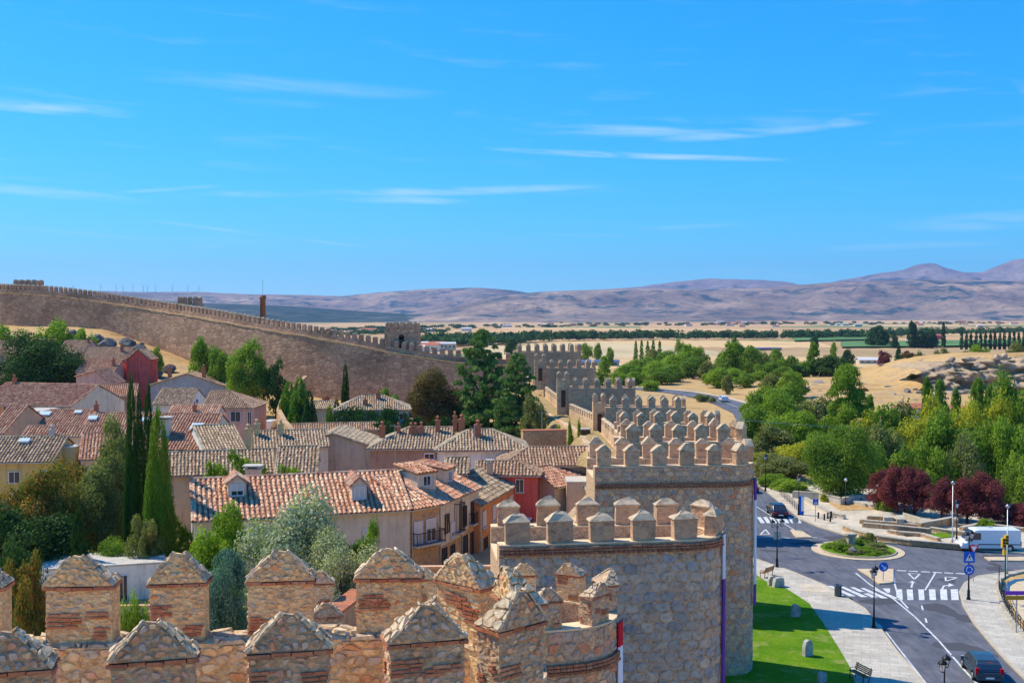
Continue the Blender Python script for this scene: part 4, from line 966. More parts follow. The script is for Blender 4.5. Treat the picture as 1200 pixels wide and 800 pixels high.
# ------------------------------------------------------------------ houses of the old town
def tiles(q, pitch, course, r_, jitter=.02):
    """barrel tiles over a roof plane q = (eave left, eave right, ridge right, ridge left), as one numpy mesh"""
    e0, e1, r1, r0 = [np.array(v, float) for v in q]
    u = (e1-e0); L = np.linalg.norm(u); u /= L
    w0 = r0-e0; up = w0-u*np.dot(w0, u); H = np.linalg.norm(up)
    if H < .05: return None
    up /= H; n = np.cross(u, up); 
    if n[2] < 0: n = -n
    a0 = np.dot(r0-e0, u); a1 = np.dot(r1-e0, u); rows = max(1, int(round(H/course))); ch = H/rows
    ang = np.array([0, .25, .5, .75, 1])*PI; prof = [(-math.cos(t), math.sin(t)) for t in ang]
    V = []; R = []; CI = []
    ks = np.arange(0, int(L/pitch)+1); colr = r_.random(len(ks)+4)
    for j in range(rows):
        v0 = j*ch-.06; v1 = (j+1)*ch+.07; f = (j+.5)/rows; x0 = a0*f; x1 = L+(a1-L)*f
        c = ks*pitch+pitch/2; c = c[(c > x0+.05) & (c < x1-.05)]
        if len(c) == 0: continue
        jit = r_.normal(0, jitter, (len(c), 2)); rad = pitch*.31
        for (pv, lift, rr) in ((v0, .03, 1.05), (v1, .0, .92)):
            for (px_, pz) in prof:
                V.append((np.stack([c+px_*rad*rr+jit[:,0], np.full(len(c), pv)+jit[:,1], np.full(len(c), pz*rad*rr*.85+lift)], 1), j, len(c)))
        R.append(len(c)); CI.append(colr[np.clip((c/pitch).astype(int), 0, len(colr)-1)])
    if not R: return None
    verts = []; quads = []; rnd = []; base = 0; i = 0
    for ri, cnt in enumerate(R):
        blk = np.stack([V[i+k][0] for k in range(10)], 1)  # cnt,10,3
        i += 10
        w_ = e0 + blk[...,0:1]*u + blk[...,1:2]*up + blk[...,2:3]*n; verts.append(w_.reshape(-1, 3))
        st = base+np.arange(cnt)*10
        for k in range(4): quads.append(np.stack([st+k, st+k+1, st+k+6, st+k+5], 1))
        quads.append(np.stack([st, st+1, st+3, st+4], 1))       # lower end
        rr_ = CI[ri]*.45+r_.random(cnt)*.55
        for k in range(5): rnd.append(rr_)
        base += cnt*10
    return np.concatenate(verts), np.concatenate(quads), np.concatenate(rnd)
def merge(parts):
    V = []; Q = []; R = []; b_ = 0
    for v, q, r in parts: V.append(v); Q.append(q+b_); R.append(r); b_ += len(v)
    return np.concatenate(V), np.concatenate(Q), np.concatenate(R)
NPR = np.random.default_rng(3)
def roof_planes(root, planes, mat, inv, pitch, course, name='roof', thick=.14, ridges=()):
    mb = MB()
    for q in planes:
        q = [Vector(v) for v in q]; n = (q[1]-q[0]).cross(q[2]-q[0]).normalized()
        if n.z < 0: n = -n
        lo = [v-n*thick for v in q]
        if (q[2]-q[3]).length < .01: q = q[:3]; lo = lo[:3]
        k = len(q); mb.add(q+lo, [tuple(range(k)), tuple(reversed(range(k, 2*k)))]+[(a, (a+1) % k, (a+1) % k+k, a+k) for a in range(k)])
    ro = mb.build(name, 'under_tile', root, loc=inv)
    ps = [t for t in (tiles(q, pitch, course, NPR) for q in planes) if t]
    if ps:
        v, qd, r = merge(ps); o = link('roof_tiles', np_mesh('roof_tiles', v, qd, r, mat), ro); o['kind'] = 'stuff'
    if ridges:
        mb = MB()
        for a, b_ in ridges:
            a, b_ = Vector(a), Vector(b_); L = (b_-a).length; k = max(1, int(L/.5)); d = (b_-a)/k
            for q in range(k): mb.tube(a+d*q, a+d*(q+1.06), pitch*.36, pitch*.30, 6, U(0, 1), False)
        o = mb.build('ridge_tiles', mat, ro); o['kind'] = 'stuff'
    return ro
def window(root, p, u, n, wd, h, shutter=None, frame='frame_white', inv=Vector((0,0,0))):
    """p: centre on the wall"""
    p = Vector(p); t = .07
    def bx(mb, a, b_, c_, d_, z0, z1):
        vs = [p+u*x+n*y+Vector((0,0,z)) for z in (z0, z1) for x, y in ((a,c_), (b_,c_), (b_,d_), (a,d_))]
        mb.add(vs, [(3,2,1,0), (4,5,6,7), (0,1,5,4), (1,2,6,5), (2,3,7,6), (3,0,4,7)])
    hw, hh = wd/2, h/2; mb = MB()
    for a, b_, z0, z1 in ((-hw-t,-hw,-hh-t,hh+t), (hw,hw+t,-hh-t,hh+t), (-hw,hw,hh,hh+t), (-hw,hw,-hh-t,-hh), (-.025,.025,-hh,hh)): bx(mb, a, b_, -.03, .06, z0, z1)
    w_ = mb.build('window', frame, root, loc=inv)
    mb = MB(); bx(mb, -hw, hw, -.05, .015, -hh, hh); mb.build('pane', 'glass', w_)
    mb = MB(); bx(mb, -hw-t-.05, hw+t+.05, -.02, .14, -hh-t-.07, -hh-t-.002); mb.build('sill', 'w_concrete', w_)
    if shutter: mb = MB(); bx(mb, -hw, hw, .016, .04, -hh+h*(1-shutter), hh); mb.build('shutter', 'shutter', w_)
    return w_
def chimney(root, base, h, s=.55, mat='brick', inv=Vector((0,0,0)), cap='pot'):
    b_ = Vector(base)+inv; h *= .85; s *= .8 if s < 1 else 1; r = MB(); r.box((b_.x, b_.y, b_.z+h/2), (s, s*.8, h)); 
    c = r.build('chimney', mat, root); k = MB()
    k.box((b_.x, b_.y, b_.z+h+.05), (s*1.25, s*1.05, .1))
    if cap == 'pot': k.lathe([(s*.25, .1), (s*.22, .5), (s*.4, .52), (s*.1, .68)], (b_.x, b_.y, b_.z+h), 8)
    else:
        for sx in (-1, 1): k.box((b_.x+sx*s*.42, b_.y, b_.z+h+.2), (s*.2, s*.7, .25))
        k.box((b_.x, b_.y, b_.z+h+.36), (s*1.35, s*1.15, .09))
    k.build('chimney_cap', mat if cap == 'pot' else 'w_concrete', c); return c
ROOFS = {}
def zline(z, py): return (CAMZ-z)*F/(py-365)       # rough distance at which height z shows at row py
def solve_d(z, px, py):
    r = ray(px, py); return (z-CAMZ)/r.z*r.y
def house(nm, label, L, R, z_e, ridge, wall, roof, base=1.4, depth=None, pitch=None, ends='gg', wins=(), chim=(), sky_=(), rp=.36, group=None, over=.35, cat='house', front=None, back=True, win_style={}, d=None):
    """L, R: the two ends of the near eave in the photograph; z_e its height; ridge: row of the ridge above the left end (sets the depth)"""
    dl = solve_d(z_e, *L) if d is None else d
    a = P(L[0], L[1], dl); 
    if d is not None: z_e = a.z
    b_ = G(R[0], R[1], z_e); a.z = b_.z = z_e
    u = (b_-a); W_ = u.length; u.normalize(); v = Vector((-u.y, u.x, 0))
    if v.y < 0 and abs(v.y) > .3: v = -v
    if v.x > .5: v = -v
    tanp = pitch or .42
    # run so that the ridge shows at the given row
    mid = (a+b_)/2; lo, hi = .5, 25
    for _ in range(40):
        m_ = (lo+hi)/2; p = mid+v*m_+Vector((0,0,m_*tanp)); y = 400-F*((p-Vector((0,0,CAMZ))).dot(Vector((0,_sp,_cp))))/((p-Vector((0,0,CAMZ))).dot(Vector((0,_cp,-_sp))))
        if y > ridge: lo = m_
        else: hi = m_
    run = lo if depth is None else depth/2
    zr = z_e+run*tanp; dep = 2*run
    root = empty(nm, (mid.x, mid.y, base), 0, label, cat, group); inv = Vector((-mid.x, -mid.y, -base))
    e0, e1 = a, b_; f0, f1 = a+v*dep, b_+v*dep
    hl = run*.9 if ends[0] == 'h' else 0; hr = run*.9 if ends[1] == 'h' else 0
    r0 = a+v*run+u*hl; r1 = b_+v*run-u*hr; r0.z = r1.z = zr
    planes = [(e0, e1, r1, r0), (f1, f0, r0, r1)]
    if hl: planes.append((f0, e0, r0, r0))
    if hr: planes.append((e1, f1, r1, r1))
    # walls inset under the eaves
    ins = over; go = .12
    A0 = a+v*ins+u*(ins if hl else go); A1 = b_+v*ins-u*(ins if hr else go); B1 = f1-v*ins-u*(ins if hr else go); B0 = f0-v*ins+u*(ins if hl else go)
    zt = z_e+ins*tanp-.16; mb = MB(); mb.prism([(p.x, p.y) for p in (A0, A1, B1, B0)], base-1, zt)
    for (p, q, flag) in ((A0, B0, hl), (A1, B1, hr)):
        if flag: continue
        m2 = (p+q)/2; s = -1 if p is A0 else 1; t_ = u*.2*(-s)
        vs = [Vector((p.x, p.y, zt-.01)), Vector((q.x, q.y, zt-.01)), Vector((m2.x, m2.y, zr-.2))]; vs += [x+t_ for x in vs]
        mb.add(vs, [(0,1,2), (5,4,3), (0,2,5,3), (1,4,5,2), (0,3,4,1)])
    mb.build('wall', wall, root, loc=inv)
    if front:
        mb = MB(); mb.prism([(p.x, p.y) for p in (A0-v*.05+u*.01, A1-v*.05-u*.01, A1+v*.1-u*.01, A0+v*.1+u*.01)], base-.9, zt-.02); mb.build('facade', front, root, loc=inv)
    rg = [(r0+Vector((0,0,.05)), r1+Vector((0,0,.05)))]
    if hl: rg += [(e0, r0), (f0, r0)]
    if hr: rg += [(e1, r1), (f1, r1)]
    for s, p, q in ((hl, e0, r0), (hr, e1, r1)):
        if not s: rg.append((p, q))
    roof_planes(root, planes, roof, inv, rp, .56, ridges=rg)
    g = MB(); g.box(((e0.x+e1.x)/2, (e0.y+e1.y)/2, z_e-.10), (W_, .1, .1), math.atan2(u.y, u.x)); 
    g.build('gutter', 'steel', root, loc=inv-v*.08)
    nrm = -v
    for w_ in wins:
        x0, y0, x1, y1 = w_[:4]; c_ = hit((x0+x1)/2, (y0+y1)/2, A0, nrm); l_ = hit(x0, (y0+y1)/2, A0, nrm); r_ = hit(x1, (y0+y1)/2, A0, nrm); tp = hit((x0+x1)/2, y0, A0, nrm); bt = hit((x0+x1)/2, y1, A0, nrm)
        window(root, c_+nrm*(.02 if not front else .07), u, nrm, max(.3, (r_-l_).length-.14), max(.3, (tp-bt).length-.14), *(w_[4:] if len(w_) > 4 else ()), inv=inv)
    pl_n = (e1-e0).cross(r0-e0).normalized()
    for c_ in chim:
        px, py, hh = c_[:3]; p = hit(px, py, e0, pl_n); s = c_[3] if len(c_) > 3 else .55
        q = p if (p-mid).dot(v) < run+.3 else mid+v*run+u*((p-mid).dot(u)); q.z = min(q.z, zr)
        if (Vector((q.x,q.y,0))-Vector((mid.x,mid.y,0))).length > W_+dep: continue
        chimney(root, q-Vector((0,0,.3)), hh+.3, s, c_[4] if len(c_) > 4 else 'brick', inv, c_[5] if len(c_) > 5 else 'pot')
    for px, py, w_, h_ in sky_:
        p = hit(px, py, e0, pl_n); upv = (r0-e0-u*hl).normalized(); mb = MB(); n = pl_n if pl_n.z > 0 else -pl_n
        vs = [p+u*x*w_/2+upv*y*h_/2+n*z for z in (.1, .34) for x, y in ((-1,-1), (1,-1), (1,1), (-1,1))]
        mb.add(vs, [(3,2,1,0), (4,5,6,7), (0,1,5,4), (1,2,6,5), (2,3,7,6), (3,0,4,7)]); s = mb.build('skylight', 'frame_white', root, loc=inv)
        mb = MB(); vs = [p+u*x*(w_/2-.07)+upv*y*(h_/2-.07)+n*.345 for x, y in ((-1,-1), (1,-1), (1,1), (-1,1))]; mb.add(vs, [(0,1,2,3)]); mb.build('pane', 'skylight', s)
    root['_'] = 0; del root['_']
    return dict(root=root, inv=inv, a=e0, b=e1, u=u, v=v, run=run, zr=zr, z=z_e, nrm=nrm, A0=A0, pn=pl_n, tanp=tanp, r0=r0, r1=r1)
def gable_front(nm, label, L, R, peak, z_e, wall, roof, base=1.4, length=9, rp=.42, wins=(), chim=(), group=None, cat='house'):
    """gable end faces the camera; L, R eave ends, peak pixel"""
    a = G(L[0], L[1], z_e); b_ = P(R[0], R[1], a.y); d = a.y
    pk = P(peak[0], peak[1], d); mid = (a+b_)/2; root = empty(nm, (mid.x, mid.y, base), 0, label, cat, group); inv = Vector((-mid.x, -mid.y, -base))
    V_ = Vector((0, 1, 0)); nrm = Vector((0, -1, 0)); o = .3
    mb = MB(); vs = [Vector((a.x+.2, d, base-1)), Vector((b_.x-.2, d, base-1)), Vector((b_.x-.2, d, b_.z-.1)), Vector((pk.x, d, pk.z-.15)), Vector((a.x+.2, d, a.z-.1))]; vs += [x+V_*length for x in vs]
    mb.add(vs, [(0,1,2,3,4), (9,8,7,6,5), (0,5,6,1), (1,6,7,2), (2,7,8,3), (3,8,9,4), (4,9,5,0)]); mb.build('wall', wall, root, loc=inv)
    q0 = pk-V_*o; q1 = pk+V_*(length+o); l0 = a-V_*o; l1 = a+V_*(length+o); r0 = b_-V_*o; r1 = b_+V_*(length+o)
    roof_planes(root, [(l1, l0, q0, q1), (r0, r1, q1, q0)], roof, inv, rp, .56, ridges=[(q0, q1), (l0, q0), (r0, q0)])
    for w_ in wins:
        x0, y0, x1, y1 = w_[:4]; c_ = P((x0+x1)/2, (y0+y1)/2, d); s = d/F
        window(root, c_+nrm*.02, Vector((1,0,0)), nrm, max(.3, (x1-x0)*s-.14), max(.3, (y1-y0)*s-.14), *(w_[4:] if len(w_) > 4 else ()), inv=inv)
    for px, py, hh, s in chim: chimney(root, P(px, py, d+1.5)-Vector((0,0,.4)), hh+.4, s, 'brick', inv)
    return root
def flat_block(nm, label, L, R, z_t, wall, base, depth, cat='building', wins=(), roofmat='w_concrete', group=None):
    a = G(L[0], L[1], z_t); b_ = G(R[0], R[1], z_t); u = (b_-a); W_ = u.length; u.normalize(); v = Vector((-u.y, u.x, 0)); mid = (a+b_)/2
    root = empty(nm, (mid.x, mid.y, base), 0, label, cat, group); inv = Vector((-mid.x, -mid.y, -base)); q = [a, b_, b_+v*depth, a+v*depth]
    mb = MB(); mb.prism([(p.x, p.y) for p in q], base-1, z_t-.05); mb.build('wall', wall, root, loc=inv)
    c_ = sum(q, Vector())/4; mb = MB(); mb.prism([tuple((c_+(p-c_)*1.02).xy) for p in q], z_t-.05, z_t+.08); mb.build('roof_edge', roofmat, root, loc=inv)
    for w_ in wins:
        x0, y0, x1, y1 = w_[:4]; cc = hit((x0+x1)/2, (y0+y1)/2, a, v); l_ = hit(x0, (y0+y1)/2, a, v); r_ = hit(x1, (y0+y1)/2, a, v); tp = hit((x0+x1)/2, y0, a, v); bt = hit((x0+x1)/2, y1, a, v)
        window(root, cc-v*.02, u, -v, (r_-l_).length, (tp-bt).length, *(w_[4:] if len(w_) > 4 else ()), inv=inv)
    return root
GR = 'old town houses'
H = house
H('house', 'brown-roofed house at the far left edge below the dry hill', (-14,414), (44,414), 15.0, 399.5, 'w_yellowwall', 'tile_brown', base=5, chim=[(21,401,1.1),(44,401,1.0)], wins=[(0,416,5,424)])
H('house', 'brown-roofed house with grey gable next to the big pine crown', (64,414), (96,414), 14.9, 399, 'w_pinkish', 'tile_brown', base=5, chim=[(61,401,1.1,.7),(104,402,.9)])
gable_front('house', 'house with deep red gable wall below the rocky slope', (147,422), (177,421), (162,409), 13.8, 'w_redwall', 'tile_brown', base=1.5, length=5)
H('house', 'brown-roofed house joined to the red gable', (92,421), (146,421), 13.7, 407, 'w_pinkish', 'tile_brown', base=1.5, chim=[(143,412,1.6,.7)])
H('house', 'pink house stepped below the red gable house', (88,436), (133,436), 11.6, 421, 'w_pinkish', 'tile_rose', base=1.5, wins=[(124,438,131,443)], chim=[(133,428,1.4,.7)])
gable_front('house', 'small pale pink house with lopsided gable left of the cypress tops', (88,441), (131,450), (112,434), 11.2, 'w_pinkish', 'tile_rose', base=2, length=8)
H('house', 'long orange-walled house with white gable and four framed windows', (-30,474), (82,477), 8.4, 449.5, 'w_cream', 'tile_rose', base=1.4, front='w_orange_wall', wins=[(27,475,33,482),(48,475,59,482),(66,475,77,482),(4,475,12,482)], chim=[(17,449,1.0,.8)])
mbw = H('house', 'low house with dusky wall behind the cypress tips', (105,465), (160,464), 8.5, 450, 'w_brownwall', 'tile_rose', base=1.4)
gable_front('house', 'wide grey-gabled house with two red brick chimneys', (175,451), (264,452), (219,437.5), 9.0, 'w_greyblue', 'tile_brown', base=1.4, length=12, chim=[(199,440,2.0,.9),(239,441,2.2,.9)])
H('house', 'old brown-grey roofed shed with patch of white wall', (178,474), (222,474), 7.6, 455, 'w_white', 'tile_old', base=1.4, wins=[(229,467,233,472)])
H('house', 'pink house with hipped brown roof and white-framed window', (236,478), (297,478), 8.2, 458, 'w_pinkish', 'tile_brown', base=1.4, ends='gh', wins=[(270,482,282,494),(290,482,295,498)])
H('house', 'small house with bright orange-red roof', (196,486), (254,486), 8.0, 474.5, 'w_cream', 'tile_orange', base=1.4, chim=[(228,482,1.1,.7)])
H('house', 'low house with wide dark opening and white dormer', (44,498), (101,498), 8.0, 480, 'w_cream', 'tile_rose', base=1.4, chim=[(113,481,1.0,.7)], wins=[(68,499,88,504)], sky_=[(53,486,1.6,1.0),(92,484,1.0,.7)])
H('house', 'terracotta-roofed house with tilted skylight left of the cypresses', (98,498), (186,497), 8.0, 483.5, 'w_cream', 'tile_rose', base=1.4, sky_=[(109,491,1.2,1.1),(172,493,1.4,1.0)])
H('house', 'long row roof striped red behind the ochre house', (24,512), (150,511), 8.0, 498.5, 'w_cream', 'tile_rose', base=1.4, chim=[(61,510,.9,.9,'w_greyblue','pot')])
H('house', 'ochre-walled house with two windows and grey streaked roof', (-30,542), (62,541), 7.9, 511.5, 'w_ochre', 'tile_old', base=1.2, wins=[(10,552,24,566),(45,551,56,560)], sky_=[(29,518,1.1,.7)])
H('house', 'beige house with red striped roof beside ochre chimney block', (93,539), (146,537), 7.9, 507.5, 'w_tan', 'tile_rose', base=1.2)
flat_block('chimney_block', 'ochre plastered block rising between two roofs', (67,524), (88,524), 9.0, 'w_yellowwall', 1.2, 2.2, cat='chimney block')
flat_block('chimney_block', 'narrow beige chimney stack with dark cowl beside the ochre block', (89,522), (98,522), 9.0, 'w_tan', 1.2, 1.2, cat='chimney block')
H('house', 'orange gabled house at the left edge of town', (-18,508), (4,508), 8.0, 474, 'w_orange_pale', 'tile_rose', base=1.4)
flat_block('building', 'plain bluish-white wall block behind the orange gable', (24,482), (50,482), 8.6, 'w_white', 1.4, 6)
H('house', 'red striped roof with skylight and wide pale chimney stack', (164,527), (240,527), 7.9, 484.5, 'w_cream', 'tile_rose', base=1.3, sky_=[(231,502,1.4,1.6)], chim=[(193,508,2.0,1.4,'w_cream','flat')])
H('house', 'short striped roof with pinkish-white gable beside the skylight house', (238,500), (266,499), 8.4, 485, 'w_white', 'tile_rose', base=1.4, chim=[(250,500,1.2,.8,'w_pinkish','pot')])
H('house', 'greyish striped roof with a single ochre chimney', (241,532), (290,529), 7.8, 498, 'w_white', 'tile_grey', base=1.3, chim=[(291,521,2.2,.85,'w_yellowwall','pot')])
H('house', 'long greyish striped roof with two ochre chimneys', (290,526), (386,523), 7.9, 504, 'w_cream', 'tile_grey', base=1.3, chim=[(301,509,1.5,.8,'w_yellowwall','pot'),(329,509,1.5,.8,'w_yellowwall','pot')])
H('house', 'long dark streaked roof with shrubs growing along its eave', (190,558), (323,553), 7.6, 528, 'w_tan', 'tile_old', base=1.3)
H('house', 'patchy brown roof with mossy tiles and beige gable', (322,556), (372,555), 7.6, 523, 'w_tan', 'tile_old', base=1.3)
gable_front('house', 'broad tan gable of a house in the middle of town', (350,523), (475,535), (389,507), 7.6, 'w_tan', 'tile_grey', base=1.3, length=9)
H('house', 'brown-grey roof with many red chimneys behind the tan gable', (430,526), (528,526), 7.9, 500.5, 'w_brownwall', 'tile_grey', base=1.4, ends='hg', chim=[(448,510,1.3,.8),(467,507,.8,.6),(482,508,.9,.7),(487,508,.9,.7),(494,508,1.0,.7),(513,505,1.5,.7),(533,503,1.9,.6),(541,506,1.8,.9)])
gable_front('house', 'low house with dark red gable among the chimneys', (447,517), (500,531), (462,513), 7.9, 'w_redwall', 'tile_brown', base=1.4, length=6)
H('house', 'big hipped grey roof with one tall red chimney, white walls below', (509,528), (622,527), 8.0, 503, 'w_white', 'tile_grey', base=1.4, ends='hh', chim=[(560,511,1.6,.95)], wins=[(497,531,509,538)])
H('house', 'long low brown striped roof behind the pink house', (586,546), (694,545), 7.2, 523.5, 'w_tan', 'tile_brown', base=1.3, ends='hg')
H('house', 'house with hipped roof of lit orange-grey tiles over deep pink wall', (556,556.5), (634,557), 7.0, 540, 'w_redwall', 'tile_brown', base=1.2, ends='gh', wins=[(604,561,614,577)])
H('house', 'small brown roof wedged between the lit hipped roof and the dormers', (520,555), (549,555), 8.0, 536, 'w_brownwall', 'tile_old', base=1.3)
H('house', 'pink-roofed low house against the tall shaded tower', (652,571), (700,563), 5.6, 545, 'w_tan', 'tile_rose', base=1.2)
flat_block('building', 'pale grey boxy annex beside the tall shaded tower', (664,565), (694,565), 6.2, 'w_tan', 1.2, 4, wins=[(683,569,686,572)])
flat_block('building', 'white attic storey with small windows below the brown striped roof', (604,542), (668,543), 7.0, 'w_white', 1.3, 3, wins=[(634,549,642,552),(646,549,654,552)])
flat_block('ruined_wall', 'brown stone ruin wall with red brick coping', (613,505), (664,504), 8.4, 'garden_stone', 1.4, 1.5, cat='wall', roofmat='brick')
flat_block('building', 'dark square vent box near the foot of the wall', (681,503), (692,503), 8.0, 'wood_dark', 1.4, 1.5)
H('house', 'ivy-clad house with hipped grey roof below the long wall', (391,481), (482,480), 8.2, 463, 'w_cream', 'tile_grey', base=1.6, ends='hh', chim=[(443,467,1.2,.8),(428,474,.9,.8)], wins=[(430,484,437,492),(468,484,478,492)])
H('house', 'low tiled porch roof behind the ivy-clad house chimney', (365,479), (396,478), 7.6, 470, 'w_cream', 'tile_grey', base=1.6)
H('garage_row', 'long low garage row with red coping and dark openings', (341,505), (446,503), 6.0, 495.5, 'w_brownwall', 'tile_brown', base=1.5, wins=[(345,507,375,513),(380,507,400,513)], cat='garages')

# main white house with two dormers, and the street running back beside it
m1 = H('house', 'large cream house with long lit red roof and two white dormers', (226,611), (483,597), 7.4, 556, 'w_cream', 'tile_orange', base=1.0, rp=.41, wins=[(425,619,439,637,.95)], pitch=.40)
def dormer(hd, px0, px1, py_top, py_bot, roof, lab=None, sh=.6):
    c_ = hit((px0+px1)/2, py_bot, hd['a'], hd['pn']); s = c_.y/F; wd = (px1-px0)*s; h = (py_bot-py_top)*s*.98
    u, v = hd['u'], hd['v']; pk = h*.34; tb = (h+.0)/hd['tanp']; inv = hd['inv']; root = hd['root']
    A = c_-u*wd/2; B = c_+u*wd/2; up = Vector((0,0,1)); D = v*(h/hd['tanp'])*1.0
    mb = MB(); vs = [A-up*.3, B-up*.3, B+up*(h-pk), (A+B)/2+up*h, A+up*(h-pk)]; vs += [x+v*min(tb, 3.2) for x in vs]
    mb.add(vs, [(0,1,2,3,4), (9,8,7,6,5), (0,5,6,1), (1,6,7,2), (2,7,8,3), (3,8,9,4), (4,9,5,0)]); dm = mb.build('dormer', 'w_cream', root, loc=inv)
    o = .16; T = up*.04; L3 = v*(tb*.95); e0 = A-u*o-v*o+up*(h-pk-.03)+T; e1 = B+u*o-v*o+up*(h-pk-.03)+T; r = (A+B)/2-v*o+up*(h+.05)+T
    r2 = r+L3+v*o; e02 = e0+L3*(1-pk/h); e12 = e1+L3*(1-pk/h)
    mb = MB()
    ps = [t for t in (tiles(q, .3, .45, NPR) for q in ((e02, e0, r, r2), (e1, e12, r2, r))) if t]
    vv, q, rr = merge(ps); vv = vv
    mb.add([e0, e02, r2, r], [(0,1,2,3)]); mb.add([e1, e12, r2, r], [(3,2,1,0)]); mb.add([e0-T*2, e02-T*2, r2-T*2, r-T*2], [(3,2,1,0)]); mb.add([e1-T*2, e12-T*2, r2-T*2, r-T*2], [(0,1,2,3)])
    mb.add([e0, r, r-T*2, e0-T*2], [(0,1,2,3)]); mb.add([r, e1, e1-T*2, r-T*2], [(0,1,2,3)])
    mb.build('dormer_roof', roof, dm); 
    o_ = link('dormer_tiles', np_mesh('t', vv, q, rr, roof), dm); o_['kind'] = 'stuff'
    w_ = window(dm, (A+B)/2-v*.0+up*(h-pk)*.5, u, -v, wd*.62, (h-pk)*.72, sh); return dm
dormer(m1, 267.5, 288.5, 557, 582, 'tile_orange', sh=.6); dormer(m1, 412.5, 430, 559, 586, 'tile_orange', sh=.98)
chimney(m1['root'], P(297,562,solve_d(10,297,548))-Vector((0,0,.5)), 1.7, 1.25, 'w_cream', m1['inv'], 'flat')
def street_house(label, L, R, z_e, wall, roof, run=4.5, tanp=.42, base=1.0, lower=None, rp=.41, wins=(), nm='house', z2=None):
    a = G(L[0], L[1], z_e); b_ = G(R[0], R[1], z_e); u = (b_-a); W_ = u.length; u.normalize(); v = Vector((-u.y, u.x, 0)); mid = (a+b_)/2
    root = empty(nm, (mid.x, mid.y, base), 0, label, 'house', None); inv = Vector((-mid.x, -mid.y, -base))
    f0, f1 = a+v*2*run, b_+v*2*run; r0, r1 = a+v*run, b_+v*run; r0.z = r1.z = z_e+run*tanp
    i = .3; A0, A1, B1, B0 = a+v*i, b_+v*i, f1-v*i, f0-v*i; zt = z_e+i*tanp-.16
    mb = MB(); mb.prism([(p.x, p.y) for p in (A0, A1, B1, B0)], base-.5, zt)
    for p, q, t_ in ((A0, B0, u*.2), (A1, B1, -u*.2)):
        m2 = (p+q)/2; vs = [Vector((p.x, p.y, zt-.01)), Vector((q.x, q.y, zt-.01)), Vector((m2.x, m2.y, r0.z-.2))]; vs += [x+t_ for x in vs]
        mb.add(vs, [(0,1,2), (5,4,3), (0,2,5,3), (1,4,5,2), (0,3,4,1)])
    mb.build('wall', wall, root, loc=inv)
    if lower:
        mb = MB(); q = [A0-v*.04+u*.02, A1-v*.04-u*.02, A1+v*.3-u*.02, A0+v*.3+u*.02]; mb.prism([(p.x, p.y) for p in q], base-.5, lower[0]); mb.build('stone_ground_floor', lower[1], root, loc=inv)
    roof_planes(root, [(a, b_, r1, r0), (f1, f0, r0, r1)], roof, inv, rp, .56, ridges=[(r0, r1), (a, r0), (b_, r1)])
    g = MB(); g.box((mid.x, mid.y, z_e-.1), (W_, .12, .1), math.atan2(u.y, u.x)); g.tube(A0-v*.1+u*.15-Vector((0,0,5.5)), A0-v*.1+u*.15, .06); g.build('gutter', 'steel', root, loc=inv)
    hd = dict(root=root, inv=inv, a=a, b=b_, u=u, v=v, run=run, z=z_e, A0=A0, tanp=tanp, pn=(b_-a).cross(r0-a).normalized(), r0=r0, r1=r1)
    for f_, zz, wd, hh, kind in wins: face_window(hd, f_, zz, wd, hh, kind)
    return hd
def face_window(hd, f_, zz, wd, hh, kind=None):
    u, v = hd['u'], hd['v']; W_ = (hd['b']-hd['a']).length; p = hd['A0']+u*W_*f_; p.z = zz
    w_ = window(hd['root'], p-v*.06, u, -v, wd, hh, kind if isinstance(kind, float) else None, 'wood_dark' if kind in ('door', 'dark') else 'frame_white', inv=hd['inv'])
    return w_
def balcony(hd, f0, f1, z0, h=1.0, dp=.8, bars=None, slab=True, name='balcony'):
    u, v = hd['u'], hd['v']; W_ = (hd['b']-hd['a']).length; a = hd['A0']+u*W_*f0; b_ = hd['A0']+u*W_*f1; a.z = b_.z = z0; L = (b_-a).length
    m_ = (a+b_)/2-v*dp/2; mb = MB(); mb.box((m_.x, m_.y, z0-.08), (L, dp, .16), math.atan2(u.y, u.x)); bl = mb.build(name, 'w_concrete', hd['root'], loc=hd['inv'])
    r = MB(); c0, c1 = a-v*dp, b_-v*dp; up = Vector((0,0,1))
    for p, q in ((a, c0), (c0, c1), (c1, b_)):
        r.tube(p+up*h, q+up*h, .035, n=6); r.tube(p+up*.1, q+up*.1, .025, n=6); k = max(2, int((q-p).length/.16))
        for i in range(k+1): x = p+(q-p)*i/k; r.tube(x, x+up*h, .016 if i not in (0, k) else .035, n=5)
    r.build('railing', 'iron', bl); return bl
n2 = street_house('stone-faced house with iron balcony and cream shutters', (483.5,597), (518,591), 7.35, 'garden_stone', 'tile_orange', 5.2, base=1.0)
face_window(n2, .25, 5.2, .85, 1.9, .98); face_window(n2, .68, 5.3, 1.0, 1.8, .45)
balcony(n2, .05, 1.0, 4.25, 1.05, .75)
n3 = street_house('narrow cream house with slim windows beside the stone-faced house', (518,591), (543,580.5), 7.35, 'w_cream', 'tile_orange', 5, lower=(3.6, 'garden_stone'))
for f_, zz, wd, hh, kd in ((.35,5.4,.8,1.5,'dark'), (.22,2.2,1.0,2.2,'door'), (.6,2.2,.9,2.0,'dark'), (.6,4.6,.7,1.2,.7)): face_window(n3, f_, zz, wd, hh, kd)
balcony(n3, .72, .98, 4.2, 2.6, .5, name='glazed_bay')
n4 = street_house('cream house with tall dark bay window and iron balcony down the street', (543,580.5), (565,570.5), 7.35, 'w_cream', 'tile_orange', 5, lower=(4.0, 'garden_stone'))
